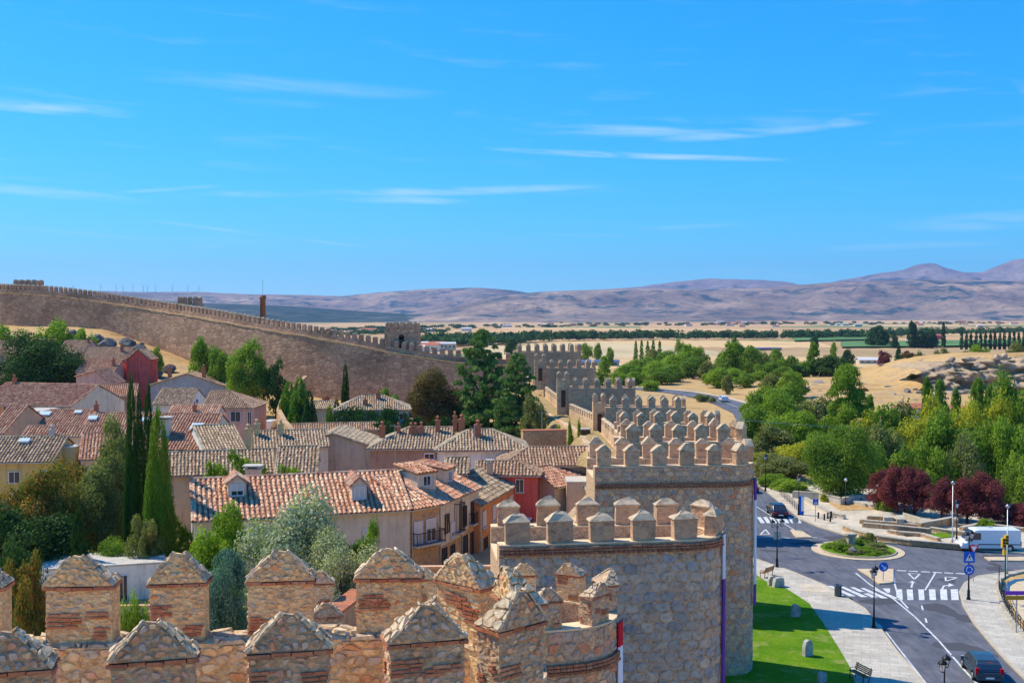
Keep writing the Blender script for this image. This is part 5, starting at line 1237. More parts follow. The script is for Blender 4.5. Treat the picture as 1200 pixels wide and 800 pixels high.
for f_, zz, wd, hh, kd in ((.2,5.3,.8,1.7,'dark'), (.65,5.3,1.1,1.9,'dark'), (.2,2.3,1.3,2.3,'door'), (.6,2.3,1.0,2.2,'dark')): face_window(n4, f_, zz, wd, hh, kd)
balcony(n4, .45, .85, 4.3, 1.0, .5)
n5 = street_house('orange house with brown-grey roof at the far end of the street', (565,592), (607,568), 5.9, 'w_orange_wall', 'tile_old', 4.2, lower=(2.6, 'garden_stone'))
for f_ in (.12, .38, .62, .86): face_window(n5, f_, 4.3, .9, 1.5, .9)
for f_, kd in ((.15,'door'), (.5,'dark'), (.8,'door')): face_window(n5, f_, 1.6, 1.1, 1.7, kd)
chimney(n5['root'], hit(574,556,n5['a'],n5['pn']), 1.4, .8, 'w_tan', n5['inv'], 'flat')
# side-on dormers with striped roofs on the street houses
for hd, px, py, wd in ((n2, 500, 563, 2.2), (n4, 527, 557, 2.2)):
    p = hit(px, py+8, hd['a'], hd['pn']); u, v = hd['u'], hd['v']; up = Vector((0,0,1)); A = p-u*wd/2; B = p+u*wd/2; h = 1.35; D = v*3.0
    mb = MB(); vs = [A-up*.4, B-up*.4, B+up*h, A+up*h]; vs += [x+D for x in vs]; mb.add(vs, [(0,1,2,3), (7,6,5,4), (0,4,5,1), (1,5,6,2), (2,6,7,3), (3,7,4,0)]); dm = mb.build('dormer', 'w_cream', hd['root'], loc=hd['inv'])
    o = .2; q = (A-u*o-v*o+up*(h+.03), B+u*o-v*o+up*(h+.03), B+u*o+D+up*(h+.55), A-u*o+D+up*(h+.55))
    roof_planes(dm, [q], 'tile_rose', Vector((0,0,0)), .42, .6, 'dormer_roof'); window(dm, (A+B)/2+up*.6, u, -v, .8, .8)
# garden side: modern white block, street wall, pergola
flat_block('building', 'low white modern garden building with dark doorway', (46,668), (192,659), 4.2, 'w_white', 1.0, 5, wins=[(140,674,149,709)])
flat_block('garden_wall', 'ochre street wall with thin pale coping', (486,665), (585,664), 4.3, 'garden_stone', 1.0, .5, cat='wall', roofmat='w_orange_pale')
flat_block('garden_wall', 'low grey wall below the white garden building', (132,711), (186,710), 2.4, 'w_greyblue', .5, .4, cat='wall', roofmat='w_orange_pale')
pg = empty('pergola', (0,0,0), 0, 'tiled garden pergola on slim wooden posts at the left edge', 'pergola'); a = G(-6,597,4.6); b_ = G(22,597,4.6)
pgi = Vector((0,0,0)); roof_planes(pg, [(a, b_, b_+Vector((-.3,3,1.1)), a+Vector((0,3,1.1)))], 'tile_grey', pgi, .42, .6)
for x in (.35, .95): p = a+(b_-a)*x; mb = MB(); mb.box((p.x, p.y+.2, 2.9), (.16,.16,3.4)); mb.build('post', 'wood', pg)
mb = MB(); mb.box(((a.x+b_.x)/2, a.y+.2, 4.45), ((b_-a).length, .18, .22)); mb.build('beam', 'wood', pg)
# antennas
for px, yb, yt, d in ((38.5,478,455,190),(218,520,448,130),(463,560,497,118),(556,515,498,130),(635,535,482,150),(112,495,458,160),(575,545,510,120),(297,500,470,130)):
    a = P(px, yb, d); h = P(px, yt, d).z-a.z; r = empty('roof_antenna', a, 0, 'thin metal television mast on a town roof', 'antenna', 'television masts on the roofs')
    mb = MB(); mb.tube((0,0,0), (0,0,h), .035, n=5); mb.build('mast', 'steel', r)
    mb = MB(); mb.tube((-.6,0,h-.15), (.6,0,h-.15), .02, n=4)
    for k in range(6): mb.tube((-.5+k*.2,-.3,h-.15), (-.5+k*.2,.3,h-.15), .012, n=4)
    mb.build('aerial', 'steel', r)
# pale stone boundary wall curving down from the long wall
sw = empty('boundary_wall', (P(330,470,200).x, 200, 2), 0, 'pale rubble wall curving down the slope beside the town road', 'wall')
nd = []
for px, py, d in ((356,440,246),(340,455,228),(328,468,206),(324,480,188),(330,492,172),(339,503,158)):
    p = P(px, py, d); nd.append((p.x, p.y, hz(p.x, p.y)-.5, max(p.z, hz(p.x, p.y)+1.6)))
wall_run(sw, nd, .8, 'garden_stone', Vector((-sw.location.x, -200, -2)))
# ------------------------------------------------------------------ trees and shrubs
def leaf_cloud(pts, nrm, size, rnd, r_, aspect=1.6):
    n = len(pts)
    nr = nrm+r_.normal(0, .55, (n, 3)); nr /= np.linalg.norm(nr, axis=1)[:, None]
    t = np.cross(nr, r_.normal(0, 1, (n, 3))); t /= np.linalg.norm(t, axis=1)[:, None]; b_ = np.cross(nr, t)
    s = size*r_.uniform(.6, 1.3, n)[:, None]
    V = np.stack([pts-t*s*aspect*.5, pts-b_*s*.42, pts+t*s*aspect*.5, pts+b_*s*.42], 1).reshape(-1, 3)
    Q = np.arange(4*n).reshape(n, 4); return V, Q, rnd
def crown_mesh(kind, n, size, mat, seed):
    """unit crown: width 1, height 1, base at z 0"""
    r_ = np.random.default_rng(seed)
    L = []          # lobes: centre, radii, weight
    if kind == 'round':
        for k in range(34):
            d = r_.normal(0, 1, 3); d /= np.linalg.norm(d); d[2] = d[2]*.9; rr = r_.uniform(.18, .34)
            c = np.array([.5*0, 0, .5])+d*rr*np.array([1, 1, 1.1]); L.append((c, r_.uniform(.10, .19)))
    elif kind == 'loose':
        for k in range(40):
            d = r_.normal(0, 1, 3); d /= np.linalg.norm(d); rr = r_.uniform(.12, .40); c = np.array([0, 0, .5])+d*rr; L.append((c, r_.uniform(.07, .15)))
    elif kind == 'poplar':
        for k in range(130):
            z = r_.uniform(.0, .98); w = .40*min(1, .45+z*2.2)*(1-z)**.5; a = r_.uniform(0, 2*PI); L.append((np.array([math.cos(a)*w*r_.uniform(.3, 1), math.sin(a)*w*r_.uniform(.3, 1), z]), r_.uniform(.05, .10)))
    elif kind == 'cypress':
        for k in range(90):
            z = (k+.5)/90; w = .34*(1-z)**.45*min(1, .55+z*3); a = r_.uniform(0, 2*PI); L.append((np.array([math.cos(a)*w, math.sin(a)*w, z*.97]), .17*(1-z*.75)))
    elif kind == 'cone':
        for k in range(80):
            z = r_.uniform(0, 1)**1.2; w = .40*(1-z)**.8; a = r_.uniform(0, 2*PI); L.append((np.array([math.cos(a)*w, math.sin(a)*w, z*.96+.02]), .13*(1-z*.7)))
    elif kind == 'cedar':
        for k in range(230):
            z = r_.uniform(.0, 1)**1.15; w = (.46*(1-z)**.5+.03)*r_.uniform(.75, 1.1); a = r_.uniform(0, 2*PI); rr = w*r_.uniform(.25, 1.0); L.append((np.array([math.cos(a)*rr, math.sin(a)*rr, z-.05*rr]), .085*(1-z*.55)))
    elif kind == 'hedge':
        for k in range(60): L.append((np.array([r_.uniform(-.46, .46), r_.uniform(-.3, .3), r_.uniform(.15, .82)]), r_.uniform(.08, .2)))
    tot = sum(l[1]**2 for l in L); P_ = []; Nn = []; R = []
    for c, rad in L:
        k = max(4, int(n*rad*rad/tot)); d = r_.normal(0, 1, (k, 3)); d /= np.linalg.norm(d, axis=1)[:, None]
        d[:, 2] = np.where(d[:, 2] < -.3, -d[:, 2]*.6, d[:, 2]); fl = np.array([1, 1, .5 if kind == 'cedar' else (2.2 if kind == 'cypress' else 1.0)])
        ext = {'cypress': 1, 'poplar': 1}.get(kind, 1)
        p = c+d*rad*fl*r_.uniform(.72, 1.10, (k, 1)); P_.append(p); Nn.append(d); R.append(np.clip(r_.uniform(.1, .9)+r_.normal(0, .17, k), 0, 1))
    P_ = np.concatenate(P_); Nn = np.concatenate(Nn); R = np.concatenate(R)
    lo_, hi_ = np.percentile(P_, 1.5, 0), np.percentile(P_, 98.5, 0)
    P_ = (P_-(lo_+hi_)/2)/(hi_-lo_); P_[:, 2] += .5
    V, Q, R = leaf_cloud(P_, Nn, size, R, r_, 1.4 if kind not in ('cedar',) else 2.0)
    return np_mesh('crown', V, Q, R, mat)
_cr = {}
def crown(kind, n, size, mat, var):
    k = (kind, n, size, mat, var)
    if k not in _cr: _cr[k] = crown_mesh(kind, n, size, mat, 100+var*7+len(kind))
    return _cr[k]
def trunk_mesh(seed, forks=4):
    r_ = random.Random(seed); mb = MB(); mb.tube((0,0,-.06), (.01,.0,.34), .055, .038, 8); mb.tube((.01,0,.33), (.02,.02,.7), .038, .014, 7)
    for k in range(forks):
        a = r_.uniform(0, 2*PI); z = r_.uniform(.28, .5); l = r_.uniform(.2, .34); mb.tube((.01,0,z), (math.cos(a)*l, math.sin(a)*l, z+r_.uniform(.12, .3)), .022, .007, 6)
    return mb.mesh('trunk', 'bark', True)
TR = [trunk_mesh(k) for k in range(4)]
LODS = {0: (3400, .066), 1: (7500, .047), 2: (18000, .032), 3: (36000, .023)}
def tree(label, px, ytop, d, wpx, kind, mat, zb=None, lod=0, var=None, base_frac=.18, nm='tree', cat='tree', group=None, hmin=None, rz=None):
    """px, ytop: where the top shows; wpx: crown width in the photograph; stands on the ground at distance d"""
    p = P(px, ytop, d); zb = hz(p.x, d) if zb is None else zb
    h = max(p.z-zb, hmin or .5); wd = wpx*d/F
    r = empty(nm, (p.x, d, zb), 0, label, cat, group); v = var if var is not None else RN.randrange(3)
    n, s = LODS[lod]
    o = link('crown', crown(kind, n, s, mat, v), r, (0, 0, h*base_frac), U(0, 6.28) if rz is None else rz, (wd, wd, h*(1-base_frac)*.99))
    tw = min(wd, h)
    link('trunk', TR[v % 4], r, (0,0,0), U(0,6), (tw*.9, tw*.9, h*.95))
    return r
def shrub(label, px, ytop, d, wpx, kind, mat, zb=None, lod=0, nm='shrub', cat='shrub', group=None, depth=None, rz=0, h=None):
    p = P(px, ytop, d); zb = hz(p.x, d) if zb is None else zb; hh = max(.4, p.z-zb) if h is None else h; wd = wpx*d/F
    r = empty(nm, (p.x, d, zb), 0, label, cat, group); n, s = LODS[lod]
    link('foliage', crown(kind, n, s, mat, RN.randrange(3)), r, (0, 0, -.05*hh), rz, (wd, depth or wd, hh*1.04))
    mb = MB(); 
    for k in range(3): mb.tube((0,0,-.2), (wd*.18*math.cos(k*2.1), wd*.18*math.sin(k*2.1), hh*.5), .04*hh**.5, .015, 5)
    mb.build('stem', 'bark', r); return r
# garden inside the wall, close to the camera
tree('tallest dark Italian cypress of the garden group', 153, 459, 94, 17, 'cypress', 'leaf_cypress', lod=2, base_frac=.03, var=0)
tree('slim dark cypress squeezed between the tallest one and its neighbour', 163, 474, 97, 13, 'cypress', 'leaf_cypress', lod=2, base_frac=.03, var=1)
tree('second tall dark cypress, right of the tallest', 173, 464, 95, 15, 'cypress', 'leaf_cypress', lod=2, base_frac=.03, var=2)
tree('bushy bright green arborvitae column beside the cypresses', 186, 494, 91, 33, 'cypress', 'leaf_thuja', lod=3, base_frac=.02, var=1)
tree('tree with orange-tinged leaves in the garden on the left', 50, 553, 96, 92, 'round', 'leaf_autumn', lod=3, base_frac=.10)
tree('second orange-leaved tree, behind the arborvitae garden path', 88, 548, 101, 60, 'round', 'leaf_autumn', lod=2, base_frac=.12)
tree('large olive-green tree just left of the cypresses', 128, 502, 103, 62, 'loose', 'leaf_olive', lod=3, base_frac=.08)
tree('olive-green tree low beside the ochre house', 112, 552, 99, 72, 'round', 'leaf_olive', lod=3, base_frac=.1)
tree('dark leafy tree under the pergola edge', 12, 600, 88, 90, 'round', 'leaf_dark', lod=2, base_frac=.05)
tree('dark shade tree below the orange-leaved tree', 52, 612, 90, 90, 'round', 'leaf_dark', lod=2, base_frac=.05)
tree('dense silver-grey willow-leaved tree behind the battlements', 352, 593, 76, 126, 'round', 'leaf_silver', lod=3, base_frac=.04, var=1)
tree('smaller silver-grey tree spreading right of the large silver tree', 398, 632, 73, 80, 'round', 'leaf_silver', lod=3, base_frac=.04, var=2)
tree('bright green pine with upright shoots left of the silver tree', 272, 600, 79, 74, 'loose', 'leaf_bright', lod=3, base_frac=.03)
tree('second bright green pine by the white house corner', 242, 630, 78, 60, 'round', 'leaf_bright', lod=2, base_frac=.03)
tree('bright green shoots rising right of the silver tree', 424, 620, 77, 44, 'loose', 'leaf_bright', lod=2, base_frac=.03)
tree('blue-green juniper just behind the third merlon', 268, 648, 68, 56, 'poplar', 'leaf_blue', lod=3, base_frac=.02, nm='juniper')
tree('lower blue-green juniper spreading beside the first', 256, 672, 66, 54, 'round', 'leaf_blue', lod=3, base_frac=.02, nm='juniper')
tree('dark juniper mass left of the leftmost tall merlon', 22, 652, 68, 66, 'round', 'leaf_dark', lod=2, base_frac=.02)
tree('yellow-green shrub tree above the leftmost battlement gap', 34, 660, 66, 46, 'loose', 'leaf_autumn', lod=2, base_frac=.02)
shrub('small dark conical conifer in front of the hedge', 91, 600, 88, 26, 'cone', 'leaf_cypress', lod=2, nm='conifer', cat='conifer')
for lb, px, yt, d, w_ in (('clipped green hedge left of the small cone conifer', 62, 642, 90, 56), ('clipped hedge with climbing leaves below the cypresses', 138, 636, 90, 66), ('clipped hedge at the corner of the large cream house', 196, 640, 92, 60), ('low hedge filling the garden edge left of the modern block', 20, 650, 92, 60)):
    shrub(lb, px, yt, d, w_, 'hedge', 'leaf_green', lod=3, nm='hedge', cat='hedge', depth=2.4, group='clipped garden hedges')
shrub('pale-leaved climber at the foot of the cypresses', 170, 610, 89.5, 40, 'loose', 'leaf_olive', lod=2, nm='climber', cat='climber')
shrub('leafy shrub behind the white house corner', 215, 612, 93, 24, 'loose', 'leaf_bright', lod=1)
for lb, px, yt, w_ in (('green shrub in the gap right of the modern block doorway', 168, 712, 40), ('leafy dark shrub behind the wall gap between two merlons', 155, 722, 36)):
    shrub(lb, px, yt, 56, w_, 'round', 'leaf_green', lod=2)
for lb, px, yt, w_ in (('green shrub growing over the dark roof, left one', 251, 543, 24), ('green shrub beside the white chimney on the dark roof', 286, 533, 40), ('green shrub on the eave of the patchy brown roof', 337, 547, 28)):
    shrub(lb, px, yt, 107, w_, 'loose', 'leaf_bright', lod=1, zb=5.5)
# middle distance inside the walls
tree('big dark umbrella pine among the far houses on the left', 42, 397, 232, 90, 'round', 'leaf_dark', lod=3, base_frac=.12)
tree('bright green shrubby tree at the left edge under the hill', 6, 384, 262, 46, 'round', 'leaf_bright', lod=1)
tree('bright green tree above the roofs left of the red house', 66, 379, 268, 42, 'round', 'leaf_bright', lod=1)
tree('smaller bright green tree beside the rocks', 98, 388, 264, 24, 'round', 'leaf_bright', lod=0)
tree('light green tree right of the red gable house', 183, 408, 262, 14, 'round', 'leaf_bright', lod=0)
tree('round tree below the wall, left of three', 238, 400, 236, 30, 'round', 'leaf_bright', lod=1)
tree('round darker tree below the wall, middle of three', 258, 412, 232, 30, 'round', 'leaf_green', lod=1)
tree('tall round tree with bare trunk on the dry grass below the wall', 290, 404, 222, 44, 'round', 'leaf_green', lod=2, base_frac=.22)
tree('thin grey-green tree right of the bare-trunk tree', 323, 424, 220, 24, 'loose', 'leaf_dark', lod=0)
for k, (px, yt, w_) in enumerate(((338,452,24),(352,448,26),(362,462,18))):
    tree(['leftmost dark conifer of the clump by the boundary wall','middle dark conifer of the clump by the boundary wall','rightmost low conifer of the clump by the boundary wall'][k], px, yt, 190-k*3, w_, 'cypress', 'leaf_thuja' if k < 2 else 'leaf_dark', lod=1, base_frac=.03)
tree('dark purple-leaved small tree against the wall', 378, 468, 196, 26, 'loose', 'leaf_plum', lod=0)
tree('slender single cypress standing before the long wall', 405, 433, 184, 11, 'cypress', 'leaf_cypress', lod=1, base_frac=.03)
tree('short cypress beside the slender one', 394, 472, 180, 13, 'cypress', 'leaf_cypress', lod=0, base_frac=.02)
tree('short fat cypress left of the ivy-clad house', 386, 478, 178, 12, 'cypress', 'leaf_thuja', lod=0, base_frac=.02)
tree('round bronze-leaved tree on the lawn before the long wall', 509, 437, 200, 58, 'round', 'leaf_bronze', lod=3, base_frac=.10, var=0)
tree('tall dark cedar, left of two by the wall corner', 566, 391, 196, 66, 'cedar', 'leaf_cedar', lod=2, base_frac=.10)
tree('lower dark cedar, right of two by the wall corner', 604, 421, 184, 58, 'cedar', 'leaf_cedar', lod=2, base_frac=.06)
tree('olive bush tree at the foot of the right cedar', 626, 468, 176, 28, 'round', 'leaf_olive', lod=1, base_frac=.05)
tree('small tree behind the ivy-clad house', 452, 458, 200, 30, 'loose', 'leaf_green', lod=0)
for lb, px, yt, w_, dd in (('ivy hiding the front wall of the hipped house', 425, 481, 66, 175), ('ivy hanging under the eave of the hipped house', 462, 482, 40, 175), ('low garden shrubs right of the ivy-clad house', 487, 490, 30, 178), ('low green shrubs left of the lawn', 455, 496, 50, 170), ('garden shrubs under the bronze tree', 520, 490, 30, 190)):
    shrub(lb, px, yt, dd, w_, 'hedge', 'leaf_dark', lod=1, depth=1.6, h=None)
for lb, px, yt, w_ in (('small green bush on the sunlit wall foot', 668, 497, 8), ('tiny green bush next to the dark vent box', 679, 496, 8), ('weedy bush behind the ruin wall', 655, 502, 12)):
    shrub(lb, px, yt, 152, w_, 'round', 'leaf_green', lod=0)
# ---- right-hand side: the valley wood
WOOD = 'trees of the valley wood beside the plaza'
right = [ # px, ytop, d, w, kind, mat, lod, label
 (987,503,142,70,'round','leaf_green',3,'broad green tree with visible trunk at the back of the plaza'),
 (912,535,160,60,'round','leaf_olive',2,'grey-green tree left of the broad plaza tree'),
 (940,520,168,56,'round','leaf_yellow',2,'yellowish tree behind the grey-green tree'),
 (905,556,152,34,'round','leaf_bright',1,'low bright bush beside the road lamp'),
 (925,562,148,40,'round','leaf_bright',1,'rounded bright bush leaning over the pavement railing'),
 (992,431,188,54,'poplar','leaf_green',3,'tallest leafy poplar rising above the wood'),
 (1020,465,215,16,'poplar','leaf_green',1,'slim small poplar right of the tallest one'),
 (1040,505,158,58,'round','leaf_olive',2,'rounded olive tree behind the purple trees'),
 (1075,492,170,66,'round','leaf_yellow',2,'wide yellow-green tree mid wood'),
 (1110,488,166,60,'round','leaf_green',2,'green tree right of the yellow-green one'),
 (1128,480,174,50,'round','leaf_yellow',2,'bright yellow tree below the cliff'),
 (1090,470,182,40,'round','leaf_yellow',1,'lit yellow tree behind the wide one'),
 (1086,445,214,16,'poplar','leaf_green',1,'thin poplar under the left end of the cliff'),
 (1103,448,212,22,'poplar','leaf_green',1,'dense poplar below the cliff face'),
 (1120,458,206,15,'poplar','leaf_green',1,'narrow poplar beside the dense one'),
 (1145,447,200,26,'poplar','leaf_green',2,'tall poplar in front of the cliff, left of the pair'),
 (1160,455,198,22,'poplar','leaf_green',1,'shorter poplar of the pair in front of the cliff'),
 (1182,447,186,46,'round','leaf_green',2,'large round-headed tree at the right edge below the cliff'),
 (1204,460,182,40,'round','leaf_green',1,'tree cut by the right edge of the picture'),
 (1160,500,162,56,'round','leaf_green',2,'dark green tree in the middle right of the wood'),
 (1190,500,158,52,'round','leaf_bright',2,'tall bright tree at the right edge'),
 (1205,535,148,50,'round','leaf_green',2,'tree low at the right edge behind the purple trees'),
 (1130,520,152,50,'round','leaf_olive',2,'olive-toned tree above the right purple trees'),
 (1092,525,152,50,'round','leaf_green',2,'green tree between the two purple clumps'),
 (1055,530,150,46,'round','leaf_green',1,'green tree above the left purple clump'),
 (1020,528,152,50,'round','leaf_green',2,'green tree right behind the broad plaza tree'),
 (960,510,176,50,'round','leaf_green',2,'dark tree behind the broad plaza tree'),
 (930,485,188,56,'round','leaf_bright',2,'bright leafy tree left mid wood'),
 (905,500,182,44,'round','leaf_olive',1,'greyish tree close to the wall top'),
 (890,480,196,44,'round','leaf_green',1,'tree just right of the tower battlements'),
 (910,460,210,50,'round','leaf_bright',2,'bright tree at the road bend side of the wood'),
 (895,462,232,46,'round','leaf_green',1,'tree left of the road bend bush'),
 (955,468,208,50,'round','leaf_olive',1,'grey-green tree left of the tallest poplar'),
 (1035,480,190,50,'round','leaf_bright',1,'bright tree right of the tallest poplar'),
 (1060,478,196,44,'round','leaf_olive',1,'soft olive tree under the red roofed hut'),
 (925,452,238,40,'round','leaf_green',1,'tree on the dry bank near the road bend'),
 (903,455,255,36,'round','leaf_green',0,'small tree on the bank above the road bend'),
 (893,530,172,30,'loose','leaf_yellow',1,'yellow-green shrub tree hugging the tall tower'),
 (888,545,165,24,'round','leaf_bright',1,'bright shrub tree at the tower edge'),
 (1170,470,176,40,'round','leaf_yellow',1,'pale yellow tree right of the cliff poplars'),
 (1145,480,180,36,'round','leaf_green',1,'green tree under the cliff poplars'),
 (1010,490,182,44,'round','leaf_yellow',1,'yellowish tree behind the broad plaza tree crown')]
for px, yt, d, w_, kd, mt, lod, lb in right: tree(lb, px, yt, d, w_, kd, mt, lod=lod, base_frac=.06 if d > 145 else .16, group=WOOD)
purple = [(1052,549,131,36,'leftmost purple-leaved tree behind the terrace'),(1072,550,130,36,'purple tree second from the left behind the terrace'),(1104,564,127,34,'dark purple tree right of the terrace railing end'),
 (1134,562,125,36,'purple tree with clear trunk in the middle of the row'),(1155,557,124,38,'tall purple tree above the white van'),(1180,590,124,46,'low purple tree just behind the van roof'),(1205,592,122,40,'purple tree at the right edge'),(1034,554,134,30,'small purple tree at the left end of the row')]
for px, yt, d, w_, lb in purple: tree(lb, px, yt, d, w_, 'round', 'leaf_plum', zb=0, lod=2, base_frac=.20, group='purple-leaved plum trees')
shrub('bright green bush between terrace steps and railing', 1040, 573, 133, 24, 'loose', 'leaf_bright', lod=2, zb=0)
shrub('small yellow-green shrub on the dry plaza bed', 967, 579, 139, 10, 'round', 'leaf_yellow', lod=0, zb=.1)
shrub('green shrub beside the lower terrace pool wall', 1156, 608, 121, 18, 'round', 'leaf_bright', lod=0, zb=.1)
# roundabout planting
for k, (dx, dy, s, hh) in enumerate(((0,-1.2,1.9,.6),(1.4,-.4,1.8,.7),(-1.5,-.2,1.9,.65),(.9,1.2,1.7,.8),(-.9,1.1,1.7,.85),(2.3,.6,1.4,.6),(-2.4,.6,1.4,.6),(0,2.2,1.8,.7),(1.6,1.7,1.2,1.3),(-2.0,-1.3,1.2,.9),(1.9,-1.6,1.4,.5),(-.9,-2.3,1.5,.5),(.6,-2.5,1.5,.5))):
    r = empty('shrub', (RC.x+dx, RC.y+dy, .2), 0, 'low green shrub planted on the roundabout', 'shrub', 'shrubs on the roundabout')
    link('foliage', crown('round', 3400, .066, 'leaf_olive' if k % 3 else 'leaf_bright', k % 3), r, (0,0,-.1), U(0,6), (s*1.2, s*1.2, hh))
    mb = MB(); mb.tube((0,0,-.1), (.05,0,hh*.6), .03, .01, 5); mb.build('stem', 'bark', r)
# along the far road and the flat beyond the walls
F1 = [ # px, ytop, d, w, kind, mat, label
 (708,418,395,15,'poplar','leaf_bright','bright poplar left of the valley trees beyond the walls'),
 (735,428,400,34,'round','leaf_bright','low bright tree beyond the sixth tower'),(752,420,430,34,'round','leaf_green','green tree beyond the sixth tower'),(770,424,410,40,'round','leaf_bright','broad light tree behind the wall line'),
 (792,415,450,34,'round','leaf_bright','tall light tree where the road turns'),(812,420,430,34,'round','leaf_green','green tree left of the road bend'),(806,405,520,24,'round','leaf_bright','tree rising above the road bend trees'),
 (775,432,380,36,'round','leaf_green','dark low tree by the fifth tower'),(762,446,345,22,'round','leaf_bright','light bush tree just above the battlements'),(830,424,420,22,'round','leaf_olive','grey tree beside the road bend'),
 (862,402,430,40,'round','leaf_green','large round tree by the road sign board'),(878,408,425,30,'round','leaf_green','darker half of the pair by the road sign board'),(840,432,360,30,'round','leaf_bright','bushy tree on the inside of the road bend'),
 (900,425,400,26,'round','leaf_green','green tree in the hedge line'),(916,430,395,26,'round','leaf_green','dark green tree in the hedge line'),(935,428,400,24,'round','leaf_dark','dark tree in the hedge line'),(953,402,410,15,'poplar','leaf_bright','slim bright poplar above the hedge line'),
 (962,420,405,24,'round','leaf_dark','dark round tree right of the slim poplar'),(978,418,400,34,'round','leaf_dark','broad dark tree at the end of the hedge line'),(908,410,480,20,'round','leaf_green','small tree behind the hedge line'),
 (889,436,385,22,'round','leaf_bright','low tree near the road sign board'),(860,432,395,26,'round','leaf_bright','bright low tree below the large round tree'),
 (1053,403,640,7,'cedar','leaf_dark','dark pointed conifer beside the farm building'),(1036,412,640,14,'round','leaf_plum','reddish tree left of the farm conifer'),(1064,412,640,16,'round','leaf_plum','reddish tree right of the farm conifer'),(1054,417,638,14,'round','leaf_dark','dark bush below the farm conifer'),
 (994,410,640,14,'round','leaf_dark','dark tree at the left end of the farm building'),(1078,413,470,13,'round','leaf_olive','small round tree on the dry field'),(1098,412,470,14,'round','leaf_olive','grey-green tree on the field edge'),(1107,409,475,14,'round','leaf_olive','taller grey-green tree on the field edge'),
 (1132,412,430,16,'round','leaf_olive','olive tree at the top of the cliff, left'),(1146,405,430,20,'round','leaf_bright','bright round tree at the top of the cliff'),
 (1192,403,480,26,'round','leaf_olive','pale tree on the horizon above the cliff'),(852,440,330,12,'round','leaf_olive','dark roadside bush right of the road'),(822,462,300,16,'round','leaf_olive','dull green bush left of the far road'),(835,465,296,8,'round','leaf_olive','small bush beside the far road')]
F1 += [(726,438,372,26,'round','leaf_green','green tree just above the sixth tower merlons'),(744,436,378,26,'round','leaf_bright','bright tree behind the fifth tower, left'),(788,428,395,30,'round','leaf_green','green tree behind the light trees'),
 (700,436,360,16,'poplar','leaf_green','narrow green tree next to the sixth tower'),(820,408,500,22,'round','leaf_green','tree at the end of the light tree group'),(781,412,480,26,'round','leaf_green','crown rising behind the light trees'),(765,410,520,24,'round','leaf_olive','olive crown behind the light trees'),
 (848,415,450,24,'round','leaf_green','low tree left of the large round road tree'),(893,415,430,24,'round','leaf_olive','olive tree right of the large round road tree'),(925,418,440,24,'round','leaf_green','tree behind the hedge line centre'),(942,424,405,22,'round','leaf_green','hedge tree beside the slim poplar'),
 (872,438,352,24,'round','leaf_green','rounded shrub tree near the bend pavement'),(905,440,330,30,'round','leaf_olive','grey tree at the top of the wood'),(930,436,300,30,'round','leaf_green','green crown at the left top of the wood')]
for px, yt, d, w_, kd, mt, lb in F1: tree(lb, px, yt, d, w_, kd, mt, lod=1 if w_ > 25 else 0, base_frac=.08, group='trees on the plain beyond the walls')
F2 = [(600,398,900,'dark clump left of the far tower'),(686,403,820,'clump on the pale knoll'),(700,403,800,'round tree right of the far tower'),(668,412,700,'tree just above the far tower'),
 (715,408,720,'small tree left of the light poplars'),(745,400,760,'thin poplar in the row beyond the walls'),(752,399,760,'second thin poplar in the row beyond the walls'),(759,400,765,'third thin poplar in the row beyond the walls'),(766,399,765,'fourth thin poplar in the row beyond the walls'),(773,400,765,'fifth thin poplar in the row beyond the walls'),
 (796,398,800,'tree by the far lane'),(861,396,900,'lone tree on the stubble field'),(955,393,1150,'distant tree left of the green field'),
 (1024,384,1250,'tall tree in the grove by the green field'),(1030,382,1250,'second tall tree in the grove by the green field'),(1035,386,1240,'third tree in the grove by the green field'),(1068,377,1200,'darkest tall tree by the white farmhouse'),(1072,380,1210,'companion of the darkest tall tree'),
 (1082,388,1200,'low grove tree right of the farmhouse'),(1090,386,1200,'mid grove tree right of the farmhouse'),(1106,378,1220,'tall slim poplar near the red roofs'),(1048,390,1200,'low tree left of the farmhouse'),(977,402,760,'hedge end tree at the field corner')]
for px, yt, d, lb in F2:
    slim = 'thin' in lb or 'slim' in lb
    tree(lb, px, yt, d, 5 if slim else (16 if 'clump' in lb or 'grove' in lb else 9), 'poplar' if slim or 'tall' in lb else 'round', 'leaf_dark' if d > 850 else 'leaf_green', lod=0, base_frac=.04, group='scattered trees on the far plain')
for k in range(15):
    tree('slim poplar in the straight row beyond the green field', 1127+k*5.6, 388.5+U(-.6,.8), 1150, 4.2, 'poplar', 'leaf_dark', lod=0, base_frac=.03, group='row of poplars beyond the green field')
